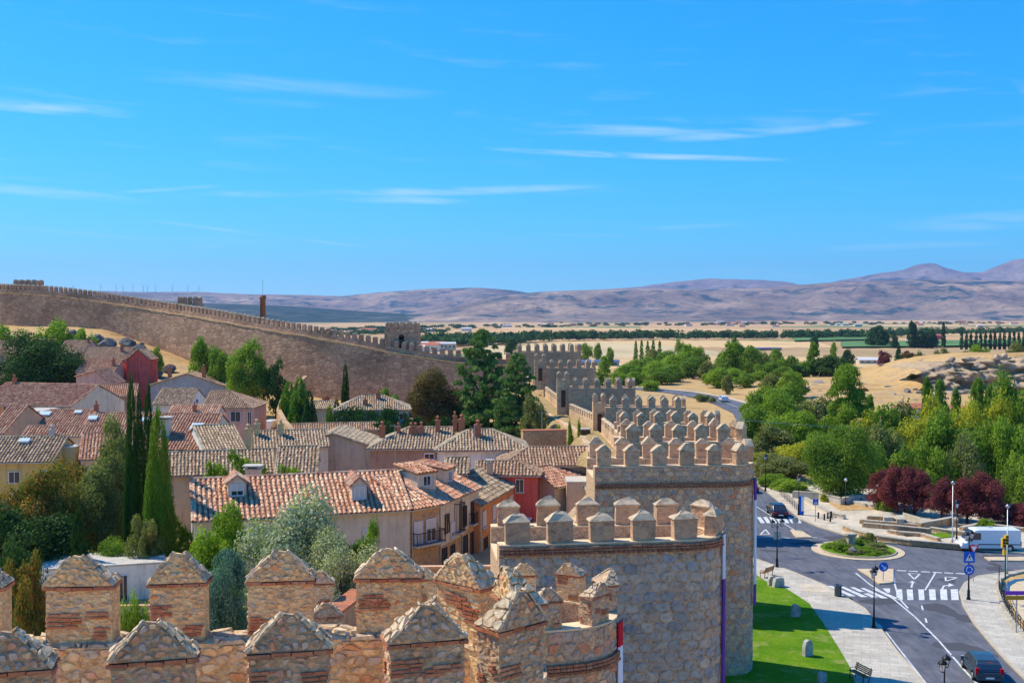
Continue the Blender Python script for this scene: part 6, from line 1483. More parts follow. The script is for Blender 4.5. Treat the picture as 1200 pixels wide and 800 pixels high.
# river woods that read as one mass
def wood(name, label, pts, n, hh, wd, depth, mat, seed):
    r_ = np.random.default_rng(seed); Vs = []; Qs = []; Rs = []; base = 0
    acc_ = np.linspace(0, len(pts)-1, n); P0 = [G(x, y, z) for x, y, z in pts]
    for a in acc_:
        k = min(len(P0)-2, int(a)); t = a-k; p = P0[k].lerp(P0[k+1], t); p = Vector((p.x+r_.normal(0, wd*.5), p.y+r_.uniform(0, depth), 0)); zb = hz(p.x, p.y)
        h_ = hh*r_.uniform(.55, 1.15); w_ = wd*r_.uniform(.7, 1.2); m_ = 90
        d = r_.normal(0, 1, (m_, 3)); d /= np.linalg.norm(d, axis=1)[:, None]; d[:, 2] = np.abs(d[:, 2])*np.where(r_.random(m_) < .25, -.5, 1)
        pt_ = np.array([p.x, p.y, zb+h_*.5])+d*np.array([w_*.5, w_*.5, h_*.5])*r_.uniform(.7, 1.05, (m_, 1))
        V, Q, R = leaf_cloud(pt_, d, w_*.17, np.clip(r_.uniform(.1, .9)+r_.normal(0, .15, m_), 0, 1), r_, 1.2); Vs.append(V); Qs.append(Q+base); Rs.append(R); base += len(V)
    o = link(name, np_mesh(name, np.concatenate(Vs), np.concatenate(Qs), np.concatenate(Rs), mat)); o['kind'] = 'stuff'; o['label'] = label
wood('river_wood', 'dark green river wood crossing the plain', [(500,404,-15.5),(575,403,-15),(640,399,-16),(760,397.5,-16.5),(900,397,-16.5),(1010,396,-17),(1100,392,-18),(1230,389,-19)], 640, 14, 15, 60, 'leaf_dark', 1)
wood('river_wood', 'dark wood left of the cedar behind the wall', [(470,407,-14),(530,405,-14.5),(600,403,-15)], 120, 11, 14, 60, 'leaf_dark', 2)
def undergrowth(label, x0, x1, y0, y1, n, mat, seed, hh=3.2, clear=None):
    r_ = np.random.default_rng(seed); Vs = []; Qs = []; Rs = []; base = 0
    for a in range(n):
        x = r_.uniform(x0, x1); y = r_.uniform(y0, y1)
        if x < 34+(y-157)*.22+9 or x > y*.52: continue
        zb = hz(x, y); h_ = hh*r_.uniform(.5, 1.2); w_ = hh*r_.uniform(.9, 1.7); m_ = 260
        d = r_.normal(0, 1, (m_, 3)); d /= np.linalg.norm(d, axis=1)[:, None]; d[:, 2] = np.abs(d[:, 2])
        pt_ = np.array([x, y, zb])+d*np.array([w_*.6, w_*.6, h_])*r_.uniform(.6, 1.05, (m_, 1))
        V, Q, R = leaf_cloud(pt_, d, .42, np.clip(r_.uniform(.1, .9)+r_.normal(0, .15, m_), 0, 1), r_, 1.3); Vs.append(V); Qs.append(Q+base); Rs.append(R); base += len(V)
    o = link('undergrowth', np_mesh('undergrowth', np.concatenate(Vs), np.concatenate(Qs), np.concatenate(Rs), mat)); o['kind'] = 'stuff'; o['label'] = label
undergrowth('green undergrowth filling the valley between the trees', 45, 125, 146, 232, 330, 'leaf_green', 3)
undergrowth('olive undergrowth at the back of the valley', 50, 130, 150, 245, 200, 'leaf_olive', 4, 3.6)
wood('far_scrub', 'scattered dark scrub and hamlets on the far plain', [(380,392,-26),(460,388,-28),(560,386,-28),(700,383,-30),(820,382,-30),(950,381,-30),(1080,381,-30),(1220,380,-30)], 160, 10, 26, 700, 'leaf_dark', 6)
wood('far_scrub', 'belt of trees before the hills on the left', [(255,400,-20),(330,396,-20),(420,394,-20),(520,390,-22)], 110, 9, 18, 260, 'leaf_dark', 8)
# dry tufts and bushes on the rocky slope
for k in range(26):
    px = U(890, 1100); py = U(432, 500); g = G(px, py, 0)
    r = empty('dry_bush', (g.x, g.y, hz(g.x, g.y)), 0, 'low dry bush on the rocky slope across the valley', 'bush', 'dry bushes on the slope')
    s = U(1.2, 3.6); link('foliage', crown('round', 3400, .066, 'leaf_olive' if k % 2 else 'leaf_bronze', k % 3), r, (0,0,-.1), U(0,6), (s, s, s*.45)); mb = MB(); mb.tube((0,0,-.1), (0,0,s*.2), .04, .02, 5); mb.build('stem', 'bark', r)
# rocks
def rock_mesh(seed, mat, flat=.7):
    r_ = random.Random(seed); bm = bmesh.new(); bmesh.ops.create_icosphere(bm, subdivisions=2, radius=1)
    pl = [(Vector((r_.gauss(0,1), r_.gauss(0,1), r_.gauss(0,.7))).normalized(), r_.uniform(.45, .8)) for _ in range(9)]
    for v in bm.verts:
        for n, d in pl:
            e = v.co.dot(n)-d
            if e > 0: v.co -= n*e*.92
        v.co *= r_.uniform(.90, 1.10); v.co.z *= flat
    me = bpy.data.meshes.new('rock'); bm.to_mesh(me); bm.free(); me.materials.append(M[mat]); return me
RK = [rock_mesh(k, 'rock') for k in range(5)]; CK = [rock_mesh(20+k, 'cliff', 1.1) for k in range(5)]; GK = [rock_mesh(40+k, 'rock_grey', .8) for k in range(4)]
def rock(mesh, label, px, py, z, s, group=None, name='rock', sx=1, sz=1, cat='rock'):
    g = G(px, py, z); o = link(name, mesh, None, (g.x, g.y, hz(g.x, g.y)+s*sz*.15), U(0, 6), (s*sx, s, s*sz)); return tag(o, label, cat, group)
# cliff: one rugged rock face along the hill edge, ledges and joints in the rock
from mathutils import noise as mnz
nu, nv = 190, 46; V = []
for b_ in range(nv):
    v = b_/(nv-1)
    for a in range(nu):
        u = a/(nu-1); x = 118+u*120; y0 = 306-8*math.sin(u*5)-u*10
        top = 7.4+6.6*min(1, u*2.4)+.9*math.sin(u*17)+mnz.noise(Vector((u*14, 3, 0)))*1.6; zb = -5.5+u*1.5
        led = math.floor(v*5+mnz.noise(Vector((x*.08, v*2, 1)))*1.5)/5
        blk = mnz.cell(Vector((x*.22+mnz.noise(Vector((x*.1, v*3, 5)))*1.5, v*6, 2)))*2.6+mnz.cell(Vector((x*.6, v*13, 7)))*1.1
        fr = mnz.fractal(Vector((x*.16, v*5, 0)), .9, 2.1, 5)*1.6
        V.append((x+mnz.noise(Vector((x, v*20, 9)))*.4, y0+led*16+v*3-blk-fr, zb+(top-zb)*v+mnz.noise(Vector((x*.5, v*9, 4)))*.5*(1-v)))
for a in range(nu): V.append((V[(nv-1)*nu+a][0], V[(nv-1)*nu+a][1]+24, V[(nv-1)*nu+a][2]-.8))
i2 = np.arange(nu*(nv+1)).reshape(nv+1, nu); Q = np.stack([i2[:-1,:-1], i2[:-1,1:], i2[1:,1:], i2[1:,:-1]], -1).reshape(-1, 4)
tag(link('rock_cliff', np_mesh('rock_cliff', V, Q, None, 'cliff')), 'rugged brown rock cliff across the valley with dry grass on its ledges', 'cliff')
for k in range(26):
    px = U(1112, 1212); py = U(470, 496) if k % 2 else U(419, 424); d = U(292, 300) if k % 2 else 322; p = P(px, py, d); s = U(.7, 1.9)
    tag(link('rock', CK[k % 5], None, (p.x, p.y, p.z), U(0,6), (s*1.3, s, s*.8)), 'loose brown rock block on the cliff above the valley wood', 'rock', 'rock blocks of the cliff across the valley')
for k in range(36):
    px = U(1035, 1130); py = U(462, 508); g = G(px, py, 0); s = U(.5, 2.0)
    tag(link('rock', RK[k % 5], None, (g.x, g.y, hz(g.x, g.y)+s*.2), U(0,6), (s*1.2, s, s*.8)), 'pale boulder scattered at the foot of the cliff', 'rock', 'boulders at the foot of the cliff')
for k in range(46):
    px = U(880, 1100); py = U(436, 505); g = G(px, py, 0); s = U(.3, 1.3)
    if k % 6 == 0: s *= 2
    tag(link('rock', RK[k % 5], None, (g.x, g.y, hz(g.x, g.y)+s*.05), U(0,6), (s*1.5, s, s*.5)), 'rock lying in the dry grass of the far slope', 'rock', 'rocks on the dry slope')
for k in range(40):
    px = U(60, 215); py = U(372, 432); d = U(262, 302); p = P(px, py, d); z = hz(p.x, d); s = U(.4, 1.5)
    if abs(z-p.z) > 4: continue
    tag(link('rock', GK[k % 4], None, (p.x, d, z+s*.1), U(0,6), (s*1.2, s, s*.6)), 'small grey rock strewn on the dry hill below the wall', 'rock', 'small rocks on the dry hill')
for px, py, d, s, lb in ((112,390,292,3.6,'dark grey crag jutting from the hill, left one'),(126,397,288,3.6,'dark grey crag in the middle of the hill slope'),(86,382,300,2.6,'small dark outcrop high on the hill'),(150,393,290,3.8,'grey crag close to the wall foot'),(162,397,286,3.4,'shadowed outcrop under the long wall'),(172,405,270,2.4,'low rock on the path below the wall'),(184,420,262,2.4,'boulder halfway down the slope'),(205,432,250,2.6,'boulder above the grey-gabled house'),(198,414,268,2.8,'flat rock left of the round trees'),(65,374,306,1.6,'little rock near the top of the hill'),(176,436,246,2.0,'rock beside the red gable house')):
    p = P(px, py, d); z = hz(p.x, d); tag(link('rock', GK[int(px) % 4], None, (p.x, d, z+s*.25), U(0,6), (s*.85, s*.7, s*.6)), lb, 'rock', 'outcrops on the dry hill')
# ------------------------------------------------------------------ street furniture
SUN0 = None
plain('lamp_glass', (.75,.76,.78), .03, 3, .3); plain('sign_blue', (.02,.12,.55), .03, 3, .4); plain('sign_red', (.65,.03,.04), .03, 3, .4); plain('sign_white', (.8,.8,.8), .03, 3, .4)
plain('signal_yellow', (.70,.42,.03), .05, 3, .45); plain('sign_purple', (.22,.06,.45), .03, 3, .5); plain('sign_brown', (.42,.24,.03), .03, 3, .5); plain('post_green', (.03,.14,.11), .05, 3, .5)
plain('car_white', (.78,.79,.80), .02, 3, .25, 0, 0, .5); plain('car_slate', (.05,.085,.11), .03, 3, .2, 0, .4, .6); plain('car_black', (.02,.025,.04), .03, 3, .2, 0, .3, .6); plain('tyre', (.02,.02,.02), .1, 5, .8); plain('alloy', (.55,.56,.58), .05, 5, .35, 0, .8)
plain('lens_red', (.55,.01,.02), .03, 3, .2); plain('lens_clear', (.7,.72,.74), .03, 3, .15); plain('trim_black', (.025,.025,.028), .05, 5, .6); plain('car_red', (.5,.03,.03), .03, 3, .25)
def lamp_two(label, px, py, ht=4.5, yaw=.9, z=.12):
    g = G(px, py, z); r = empty('street_lamp', g, yaw, label, 'street lamp', 'lantern posts along the pavement')
    mb = MB(); mb.lathe([(.17,0), (.17,.12), (.12,.2), (.11,.75), (.075,.85), (.06,1.6), (.075,1.65), (.05,1.75), (.042,ht-.55), (.06,ht-.5), (.03,ht-.3), (.01,ht-.05)], n=10); mb.build('pole', 'iron', r, True)
    for s in (-1, 1):
        mb = MB(); mb.tube((0,0,ht-.75), (s*.28,0,ht-.45), .025, n=6); mb.tube((s*.28,0,ht-.45), (s*.5,0,ht-.1), .022, n=6); mb.tube((s*.5,0,ht-.1), (s*.5,0,ht+.02), .02, n=6); ar = mb.build('arm', 'iron', r)
        mb = MB(); mb.lathe([(.27,0), (.25,.06), (.14,.17), (.05,.22), (.04,.3)], (s*.5,0,ht-.16), 12); mb.build('lamp_hood', 'iron', ar, True)
        mb = MB(); mb.lathe([(.10,-.42), (.17,-.05), (.2,0)], (s*.5,0,ht-.16), 10); gl = mb.build('lantern_glass', 'lamp_glass', ar)
        mb = MB()
        for k in range(6):
            t = PI*k/3; mb.tube((s*.5+.2*math.cos(t), .2*math.sin(t), ht-.16), (s*.5+.11*math.cos(t), .11*math.sin(t), ht-.6), .014, n=4)
        mb.lathe([(.12,-.46), (.12,-.42)], (s*.5,0,ht-.16), 10); mb.build('lantern_frame', 'iron', ar)
    return r
lamp_two('nearest twin-lantern lamp post, cut by the bottom of the picture', 1106, 864, 4.5, 1.0, 0)
lamp_two('twin-lantern lamp post on the left pavement by the crosswalk', 1024, 735, 4.5, 1.1)
lamp_two('twin-lantern lamp post in the tower shade by the benches', 910.5, 664, 4.4, .3)
lamp_two('twin-lantern lamp post with blue and white information column', 936, 603, 4.6, 1.2)
lamp_two('farthest twin-lantern lamp post beside the climbing road', 897, 575, 4.8, 1.2)
lamp_two('twin-lantern lamp post at the right pavement carrying blue signs', 1135, 702, 5.6, .8)
lamp_two('dark lamp post beside the terrace pool', 1121, 637, 4.4, 1.2)
def lamp_single(label, px, py, ht, nm='street_lamp'):
    g = G(px, py, .12); r = empty(nm, g, .4, label, 'street lamp', 'plain street lamps'); mb = MB(); mb.lathe([(.12,0), (.1,.5), (.05,.55), (.04,ht)], n=8); mb.build('pole', 'steel' if ht > 5 else 'iron', r, True)
    mb = MB(); mb.lathe([(.08,-.25), (.2,-.05), (.22,0), (.08,.12), (.02,.2)], (0,0,ht), 10); mb.build('lamp_head', 'lamp_glass' if ht < 5 else 'steel', r, True); return r
lamp_single('tall grey lamp post between the terrace pools', 1116, 638, 6.4); lamp_single('tall grey lamp post by the white van', 1180, 672, 6.2)
lamp_single('black lamp post at the back of the plaza under the big tree', 991, 592, 3.2); lamp_single('lamp post beside the terrace railing end', 1029, 597, 2.9)
def sign(label, px, py, ht, discs, yaw=0, pole='steel', z=.12, nm='road_sign', bare=False):
    g = G(px, py, z); r = empty(nm, g, yaw, label, 'road sign'); 
    if not bare: mb = MB(); mb.tube((0,0,0), (0,0,ht), .035, n=8); mb.build('pole', pole, r)
    for kind, zc, s, mt in discs:
        mb = MB(); y = -.06
        if kind == 'round': mb.tube((0,y,zc), (0,y-.025,zc), s, n=20)
        elif kind == 'square': mb.box((0,y,zc), (2*s, .03, 2*s))
        elif kind == 'tri': mb.add([(-s,y,zc+s*.8), (s,y,zc+s*.8), (0,y,zc-s*.9), (-s,y-.03,zc+s*.8), (s,y-.03,zc+s*.8), (0,y-.03,zc-s*.9)], [(0,1,2), (5,4,3), (0,3,4,1), (1,4,5,2), (2,5,3,0)])
        elif kind == 'board': mb.box((0,y,zc), (s*2, .04, s*.42))
        p = mb.build('sign_plate', mt, r); f = MB(); yy = y-.035
        def quad(a, b_, w_): 
            a = Vector(a); b_ = Vector(b_); d = (b_-a).normalized(); n = Vector((-d.y, d.x))*w_; f.add([(q.x, yy, zc+q.y) for q in (a-n, b_-n, b_+n, a+n)], [(0,1,2,3)])
        if kind == 'round' and mt == 'sign_blue' and s > .3 and ht < 3: quad((-s*.5,s*.45), (s*.3,-s*.35), s*.1); quad((s*.45,-s*.5), (s*.4,.1*s), s*.09); quad((s*.45,-s*.5), (-.15*s,-s*.5), s*.09)
        elif kind == 'round' and mt == 'sign_blue':
            for k in range(3):
                a0 = k*2*PI/3+.3; pts = [(s*.55*math.cos(a0+q*.35), s*.55*math.sin(a0+q*.35)) for q in range(5)]
                for a, b_ in zip(pts, pts[1:]): quad(a, b_, s*.07)
                e = Vector(pts[0]); t = Vector((math.sin(a0), -math.cos(a0))); n = Vector((math.cos(a0), math.sin(a0))); f.add([(q.x, yy, zc+q.y) for q in (e+n*s*.2, e+t*s*.28, e-n*s*.2)], [(0,1,2)])
        elif kind == 'square':
            f.add([(x*s*.72, yy, zc+q*s*.72) for x, q in ((-1,-.9), (1,-.9), (0,.95))], [(0,1,2)])
            g2 = MB(); y2 = yy-.006
            for (x0, q0, x1, q1, w_) in ((0,.35,0,.0,.09), (0,.0,-.25,-.5,.05), (0,.0,.25,-.5,.05), (0,.25,.28,.0,.04), (0,.25,-.25,.0,.04)):
                a = Vector((x0*s, q0*s)); b_ = Vector((x1*s, q1*s)); d = (b_-a).normalized(); n = Vector((-d.y, d.x))*w_*s; g2.add([(q.x, y2, zc+q.y) for q in (a-n, b_-n, b_+n, a+n)], [(0,1,2,3)])
            g2.build('pictogram', 'trim_black', p)
        elif kind == 'tri': f.add([(x*s, yy, zc+q*s) for x, q in ((-.62,.58), (.62,.58), (0,-.5))], [(0,1,2)])
        if f.v: f.build('sign_face', 'sign_white', p)
    return r
sign('round blue keep-right arrow sign on the lower traffic island', 1035, 680, 1.3, [('round', 1.25, .42, 'sign_blue')], z=.12)
sign('round sign seen from behind on the small upper island', 932, 621, 1.15, [('round', 1.1, .36, 'steel')])
sign('square blue parking sign on the plaza edge', 955.5, 611, 2.5, [('square', 2.25, .32, 'sign_blue')])
g = G(1135, 702, .12); sign('stacked blue crossing and roundabout signs on the right lamp post', 1135, 702, 3.4, [('square', 3.55, .46, 'sign_blue'), ('round', 2.5, .44, 'sign_blue')], bare=True)
sign('red-edged give-way triangle behind the blue signs', 1140.5, 681, 3.0, [('tri', 2.9, .45, 'sign_red')])
g = G(1191, 741, .12); r = empty('direction_sign', g, 0, 'purple and ochre direction boards on a grey post by the ramp', 'road sign'); mb = MB(); mb.tube((0,0,0), (0,0,3.1), .05, n=8); mb.build('pole', 'steel', r)
mb = MB(); mb.box((.35,-.08,3.0), (2.5,.05,.3)); mb.build('sign_plate', 'sign_purple', r); mb = MB(); mb.box((.35,-.08,2.64), (2.4,.05,.3)); mb.build('sign_plate', 'sign_brown', r)
# information column
g = G(939, 603, .12); r = empty('information_column', g, .2, 'narrow blue and white information column', 'sign'); mb = MB(); mb.box((0,0,1.1), (.55,.14,2.2)); mb.build('panel', 'sign_blue', r); mb = MB(); mb.box((.1,-.075,1.3), (.3,.01,1.7)); mb.build('panel_face', 'sign_white', r)
g = G(911, 651, .12); r = empty('back_of_sign', g, .1, 'square grey sign plate seen from behind beside the shaded lamp', 'road sign'); mb = MB(); mb.tube((0,0,0), (0,0,2.4), .03, n=6); mb.build('pole', 'steel', r); mb = MB(); mb.box((0,.04,2.0), (.75,.03,.75)); mb.build('sign_plate', 'steel', r)
# traffic light
g = G(1178, 679, .12); r = empty('traffic_light', g, .1, 'yellow traffic light on a dark green post by the railing', 'traffic light'); mb = MB(); mb.tube((0,0,0), (0,0,3.6), .07, .055, 10); mb.build('pole', 'post_green', r)
for sx, zz in ((-.28,3.35), (.0,3.6)):
    mb = MB(); mb.box((sx,-.1,zz), (.3,.28,.85)); h_ = mb.build('signal_head', 'signal_yellow', r)
    mb = MB()
    for k in range(3): mb.tube((sx,-.24,zz-.27+k*.27), (sx,-.34,zz-.27+k*.27), .1, n=10)
    mb.build('lens', 'trim_black', h_)
mb = MB(); mb.box((-.15,-.1,2.5), (.26,.26,.5)); mb.build('signal_head', 'signal_yellow', r)
# litter bin, benches, lawn stones, bollards
g = G(982, 698, .12); r = empty('litter_bin', g, 0, 'dark cylindrical litter bin at the crosswalk', 'litter bin'); mb = MB(); mb.lathe([(.26,0), (.3,.1), (.3,.85), (.33,.88), (.33,.95), (.24,.96), (.22,.8)], n=16); mb.build('drum', 'car_slate', r, True); mb = MB(); mb.tube((0,0,0), (0,0,.1), .08); mb.build('foot', 'iron', r)
def bench(label, px, py, yaw):
    g = G(px, py, .12); r = empty('park_bench', g, yaw, label, 'bench', 'slatted benches facing the road')
    for k in range(5): mb = MB(); mb.box((0, -.2+k*.1, .45), (1.7, .075, .035)); mb.build('seat_slat', 'wood', r)
    for k in range(4): mb = MB(); mb.box((0, .27+k*.035, .56+k*.11), (1.7, .03, .08)); mb.build('back_slat', 'wood', r)
    for s in (-.7, .7):
        mb = MB(); mb.tube((s,-.22,0), (s,-.2,.44), .03); mb.tube((s,.2,0), (s,.26,.44), .03); mb.tube((s,.26,.44), (s,.42,.98), .025); mb.tube((s,-.22,.43), (s,.28,.43), .025); mb.tube((s,-.2,.44), (s,-.18,.66), .02); mb.tube((s,-.18,.66), (s,.32,.68), .02); mb.build('leg_frame', 'iron', r)
bench('slatted bench in the sun at the end of the lawn shadow', 1007, 797, -1.25); bench('small bench at the far corner of the lawn', 898, 675, -2.3)
LS = [rock_mesh(60+k, 'rock', 1.0) for k in range(4)]
plain('stele', (.44,.41,.38), .25, 2.5, .9, .8)
def slabstone(label, px, py, w_, h_, k, yaw=0):
    g = G(px, py, .1); r_ = random.Random(k+40); hw, d_ = w_/2, w_*.26; mb = MB(); top = h_*r_.uniform(.86, .95)
    fr = [(-hw,0), (hw,0), (hw*.95,h_*.55), (hw*.72,top), (hw*.1,h_), (-hw*.6,h_*.93), (-hw*.92,h_*.6)]
    fr = [(x+r_.uniform(-.04,.04), z+r_.uniform(-.03,.03) if z else -.1) for x, z in fr]; n = len(fr)
    vs = [(x,-d_,z) for x, z in fr]+[(x*.9,d_,z*.96) for x, z in fr]; mb.add(vs, [tuple(range(n)), tuple(reversed(range(n, 2*n)))]+[(i, (i+1) % n, (i+1) % n+n, i+n) for i in range(n)])
    o = mb.build('standing_stone', 'stele', None, loc=(g.x, g.y, .1), rz=yaw); tag(o, label, 'stone', 'upright stones on the lawn')
slabstone('pale upright stone on the sunny part of the lawn', 946, 768, 0.75, 1.15, 0, .4); slabstone('upright stone inside the middle tower shadow on the lawn', 932, 722, 0.75, 1.0, 1)
slabstone('leaning grey slab at the corner of the lawn', 912, 687, 1.0, .85, 2, .3); slabstone('squarish stone beside the leaning slab', 905, 685, 0.9, .85, 3, .2); slabstone('small stone in the near tower shadow', 963, 799, .6, .7, 1, .5)
for k, (px, py) in enumerate(((966,609),(970,607.5),(974,606),(973,611),(1009,590),(1060,602),(959,607))):
    g = G(px, py, .12); r = empty('bollard', g, 0, 'short dark bollard at the plaza edge', 'bollard', 'bollards on the plaza'); mb = MB(); mb.lathe([(.12,0), (.1,.1), (.09,.5), (.13,.6), (.06,.72)], n=8); mb.build('post', 'iron', r, True)
# roundabout stump and stone
g = RC; r = empty('stone_pedestal', (g.x-.5, g.y+.6, .2), 0, 'weathered stone pedestal in the middle of the roundabout', 'pedestal'); mb = MB(); mb.lathe([(.75,0), (.6,.25), (.48,.4), (.45,1.15), (.62,1.25), (.62,1.45), (.4,1.5)], n=8); mb.build('shaft', 'terrace', r)
tag(link('boulder', LS[2], None, (g.x-1.2, g.y-2.4, .45), 0, (.55,.45,.5)), 'grey boulder at the front of the roundabout bed', 'rock')
# ---- plaza terraces
def block(name, label, px, z0, z1, mat, group='terrace walls of the plaza', zp=.12, cat='terrace wall'):
    pts = [G(x, y, z1) for x, y in px]; c_ = sum(pts, Vector())/len(pts); mb = MB(); mb.prism([(p.x-c_.x, p.y-c_.y) for p in pts], 0, z1-z0); o = mb.build(name, mat, None, loc=(c_.x, c_.y, z0)); return tag(o, label, cat, group)
def low_wall(label, px, h, wd=.45, mat='garden_stone', z0=.1, cop='terrace', group='terrace walls of the plaza'):
    pts = [G(x, y, z0+h) for x, y in px]; c_ = pts[0]; r = empty('low_wall', (c_.x, c_.y, z0), 0, label, 'wall', group); a = MB(); b_ = MB()
    for p, q in zip(pts, pts[1:]):
        d = q-p; L = d.length; m_ = (p+q)/2-c_; rz = math.atan2(d.y, d.x); a.box((m_.x, m_.y, h/2-.05), (L+wd*.5, wd, h-.1), rz)
        k = max(1, int(L/.9))
        for i in range(k):
            e = p+d*((i+.5)/k)-c_; b_.box((e.x, e.y, h-.04), (L/k-.02, wd+.1, .1), rz, U(0,1))
    a.build('wall_body', mat, r); b_.build('coping', cop, r); return r
low_wall('long curved kerb wall along the edge of the plaza', [(990,615),(1002,620),(1030,627),(1068,632),(1114,636),(1126,637)], .55)
low_wall('upper stepped wall above the plaza pool', [(1009,608),(1030,610),(1050,611),(1078,614)], .5)
low_wall('second stepped wall below the upper one', [(1012,612),(1036,614),(1060,616),(1090,619)], .5)
low_wall('left rim wall of the sunken terrace', [(1042,620),(1052,622),(1080,624),(1100,630)], .4)
low_wall('back wall of the sunken terrace', [(1017,604),(1040,605),(1075,612)], .6)
low_wall('right wall running from the terrace to the purple trees', [(1078,612),(1118,605),(1120,608)], .9)
low_wall('thin wall between the two small grass beds', [(1090,617),(1110,620),(1136,623)], .5); low_wall('low wall along the far right grass bed', [(1127,617),(1150,612),(1200,618)], .5)
low_wall('white kerb wall left of the dry bed', [(943,582),(960,592),(975,600),(989,603)], .5, mat='w_concrete'); low_wall('back parapet of the plaza beneath the trees', [(930,575),(960,577),(986,583),(1000,580),(1030,579)], .9, mat='w_concrete')
for lb, px, h_ in (('stone end block of the steps', [(1034,600),(1042,600),(1047,606),(1036,606)], .9), ('second stone end block of the steps', [(1050,603),(1059,603),(1060,608),(1051,608)], .9), ('low stone plinth right of the steps', [(1077,607),(1090,607),(1090,611),(1078,611)], .6)): block('stone_block', lb, px, .1, .1+h_, 'terrace')
for k in range(5): block('step', 'long shallow stone step of the plaza, '+('lowest','second','third','fourth','top')[k]+' of the flight', [(1056+k*.5,606-k*1.2),(1078,612-k*1.2),(1080,611-k*1.2),(1058,604.6-k*1.2)], .1, .2+k*.13, 'terrace', 'steps of the plaza', cat='step')
block('pool_basin', 'dark sunken water basin wall in the terrace', [(1046,621),(1084,619),(1094,627),(1062,628)], .1, .16, 'wood_dark', cat='basin')
raised('lawn', [(1080,613),(1100,611),(1103,615),(1086,616)], 'lawn', .1, .2); raised('lawn', [(1078,627),(1118,621),(1118,628),(1092,631)], 'lawn', .1, .2); raised('dry_bed', [(962,583),(1012,590),(1032,596),(985,598)], 'ground', .0, .16)
raised('terrace_floor', [(996,586),(1012,579),(1032,579),(1089,588),(1075,597),(1033,594)], 'slab', .1, .5)
def railing(label, px, z0, h, gap=1.0, mat='steel', mids=2, group=None):
    pts = [G(x, y, z0) for x, y in px]; c_ = pts[0]; r = empty('railing', c_, 0, label, 'railing', group); t = MB()
    for p, q in zip(pts, pts[1:]):
        p = p-c_; q = q-c_; up = Vector((0,0,1)); L = (q-p).length; k = max(1, int(L/gap))
        for i in range(k+1): x = p+(q-p)*i/k; mb = MB(); mb.tube(x, x+up*h, .03, n=5); mb.build('post', mat, r)
        for m_ in range(mids+1): t.tube(p+up*h*(1-m_*.3), q+up*h*(1-m_*.3), .025, n=5)
    t.build('rail', mat, r); return r
railing('brown railing around the upper terrace', [(1028,593.5),(1060,591),(1090,600)], .5, 1.1, 1.2, 'wood')
railing('dark railing on the left side of the plaza ramp', [(914,580),(925,590),(935,600)], .12, 1.0, 1.0, 'iron')
railing('railing under the trees behind the plaza', [(943,571),(965,575),(985,580)], .12, 1.0, 1.5, 'iron')
rail = [(1171,676),(1170.5,684),(1170.5,692),(1174,703),(1179,715),(1187,728),(1199,742),(1212,756)]
railing('dark railing curving around the sunken ramp on the right', rail, .12, 1.0, .7, 'iron', 3); low_wall('pale rim wall under the curved railing', rail, .16, .3, 'w_concrete')
# sunken ramp
rp = [(1173,678),(1173,692),(1177,704),(1182,715),(1190,728),(1202,742),(1216,758),(1330,758),(1330,674),(1188,672)]
pts = [G(x, y, .12) for x, y in rp]; c_ = pts[0]
sheet('ramp_floor', [(1183,679),(1181,695),(1188,712),(1200,730),(1330,760),(1330,676)], 'cream_paving', .13)
mb = MB(); a = [G(x, y, .14) for x, y in ((1175,690),(1178,683),(1190,678),(1204,677),(1204,679),(1192,681),(1184,686),(1182,694))]; mb.poly(a); struct('ramp_channel', mb, 'car_slate')
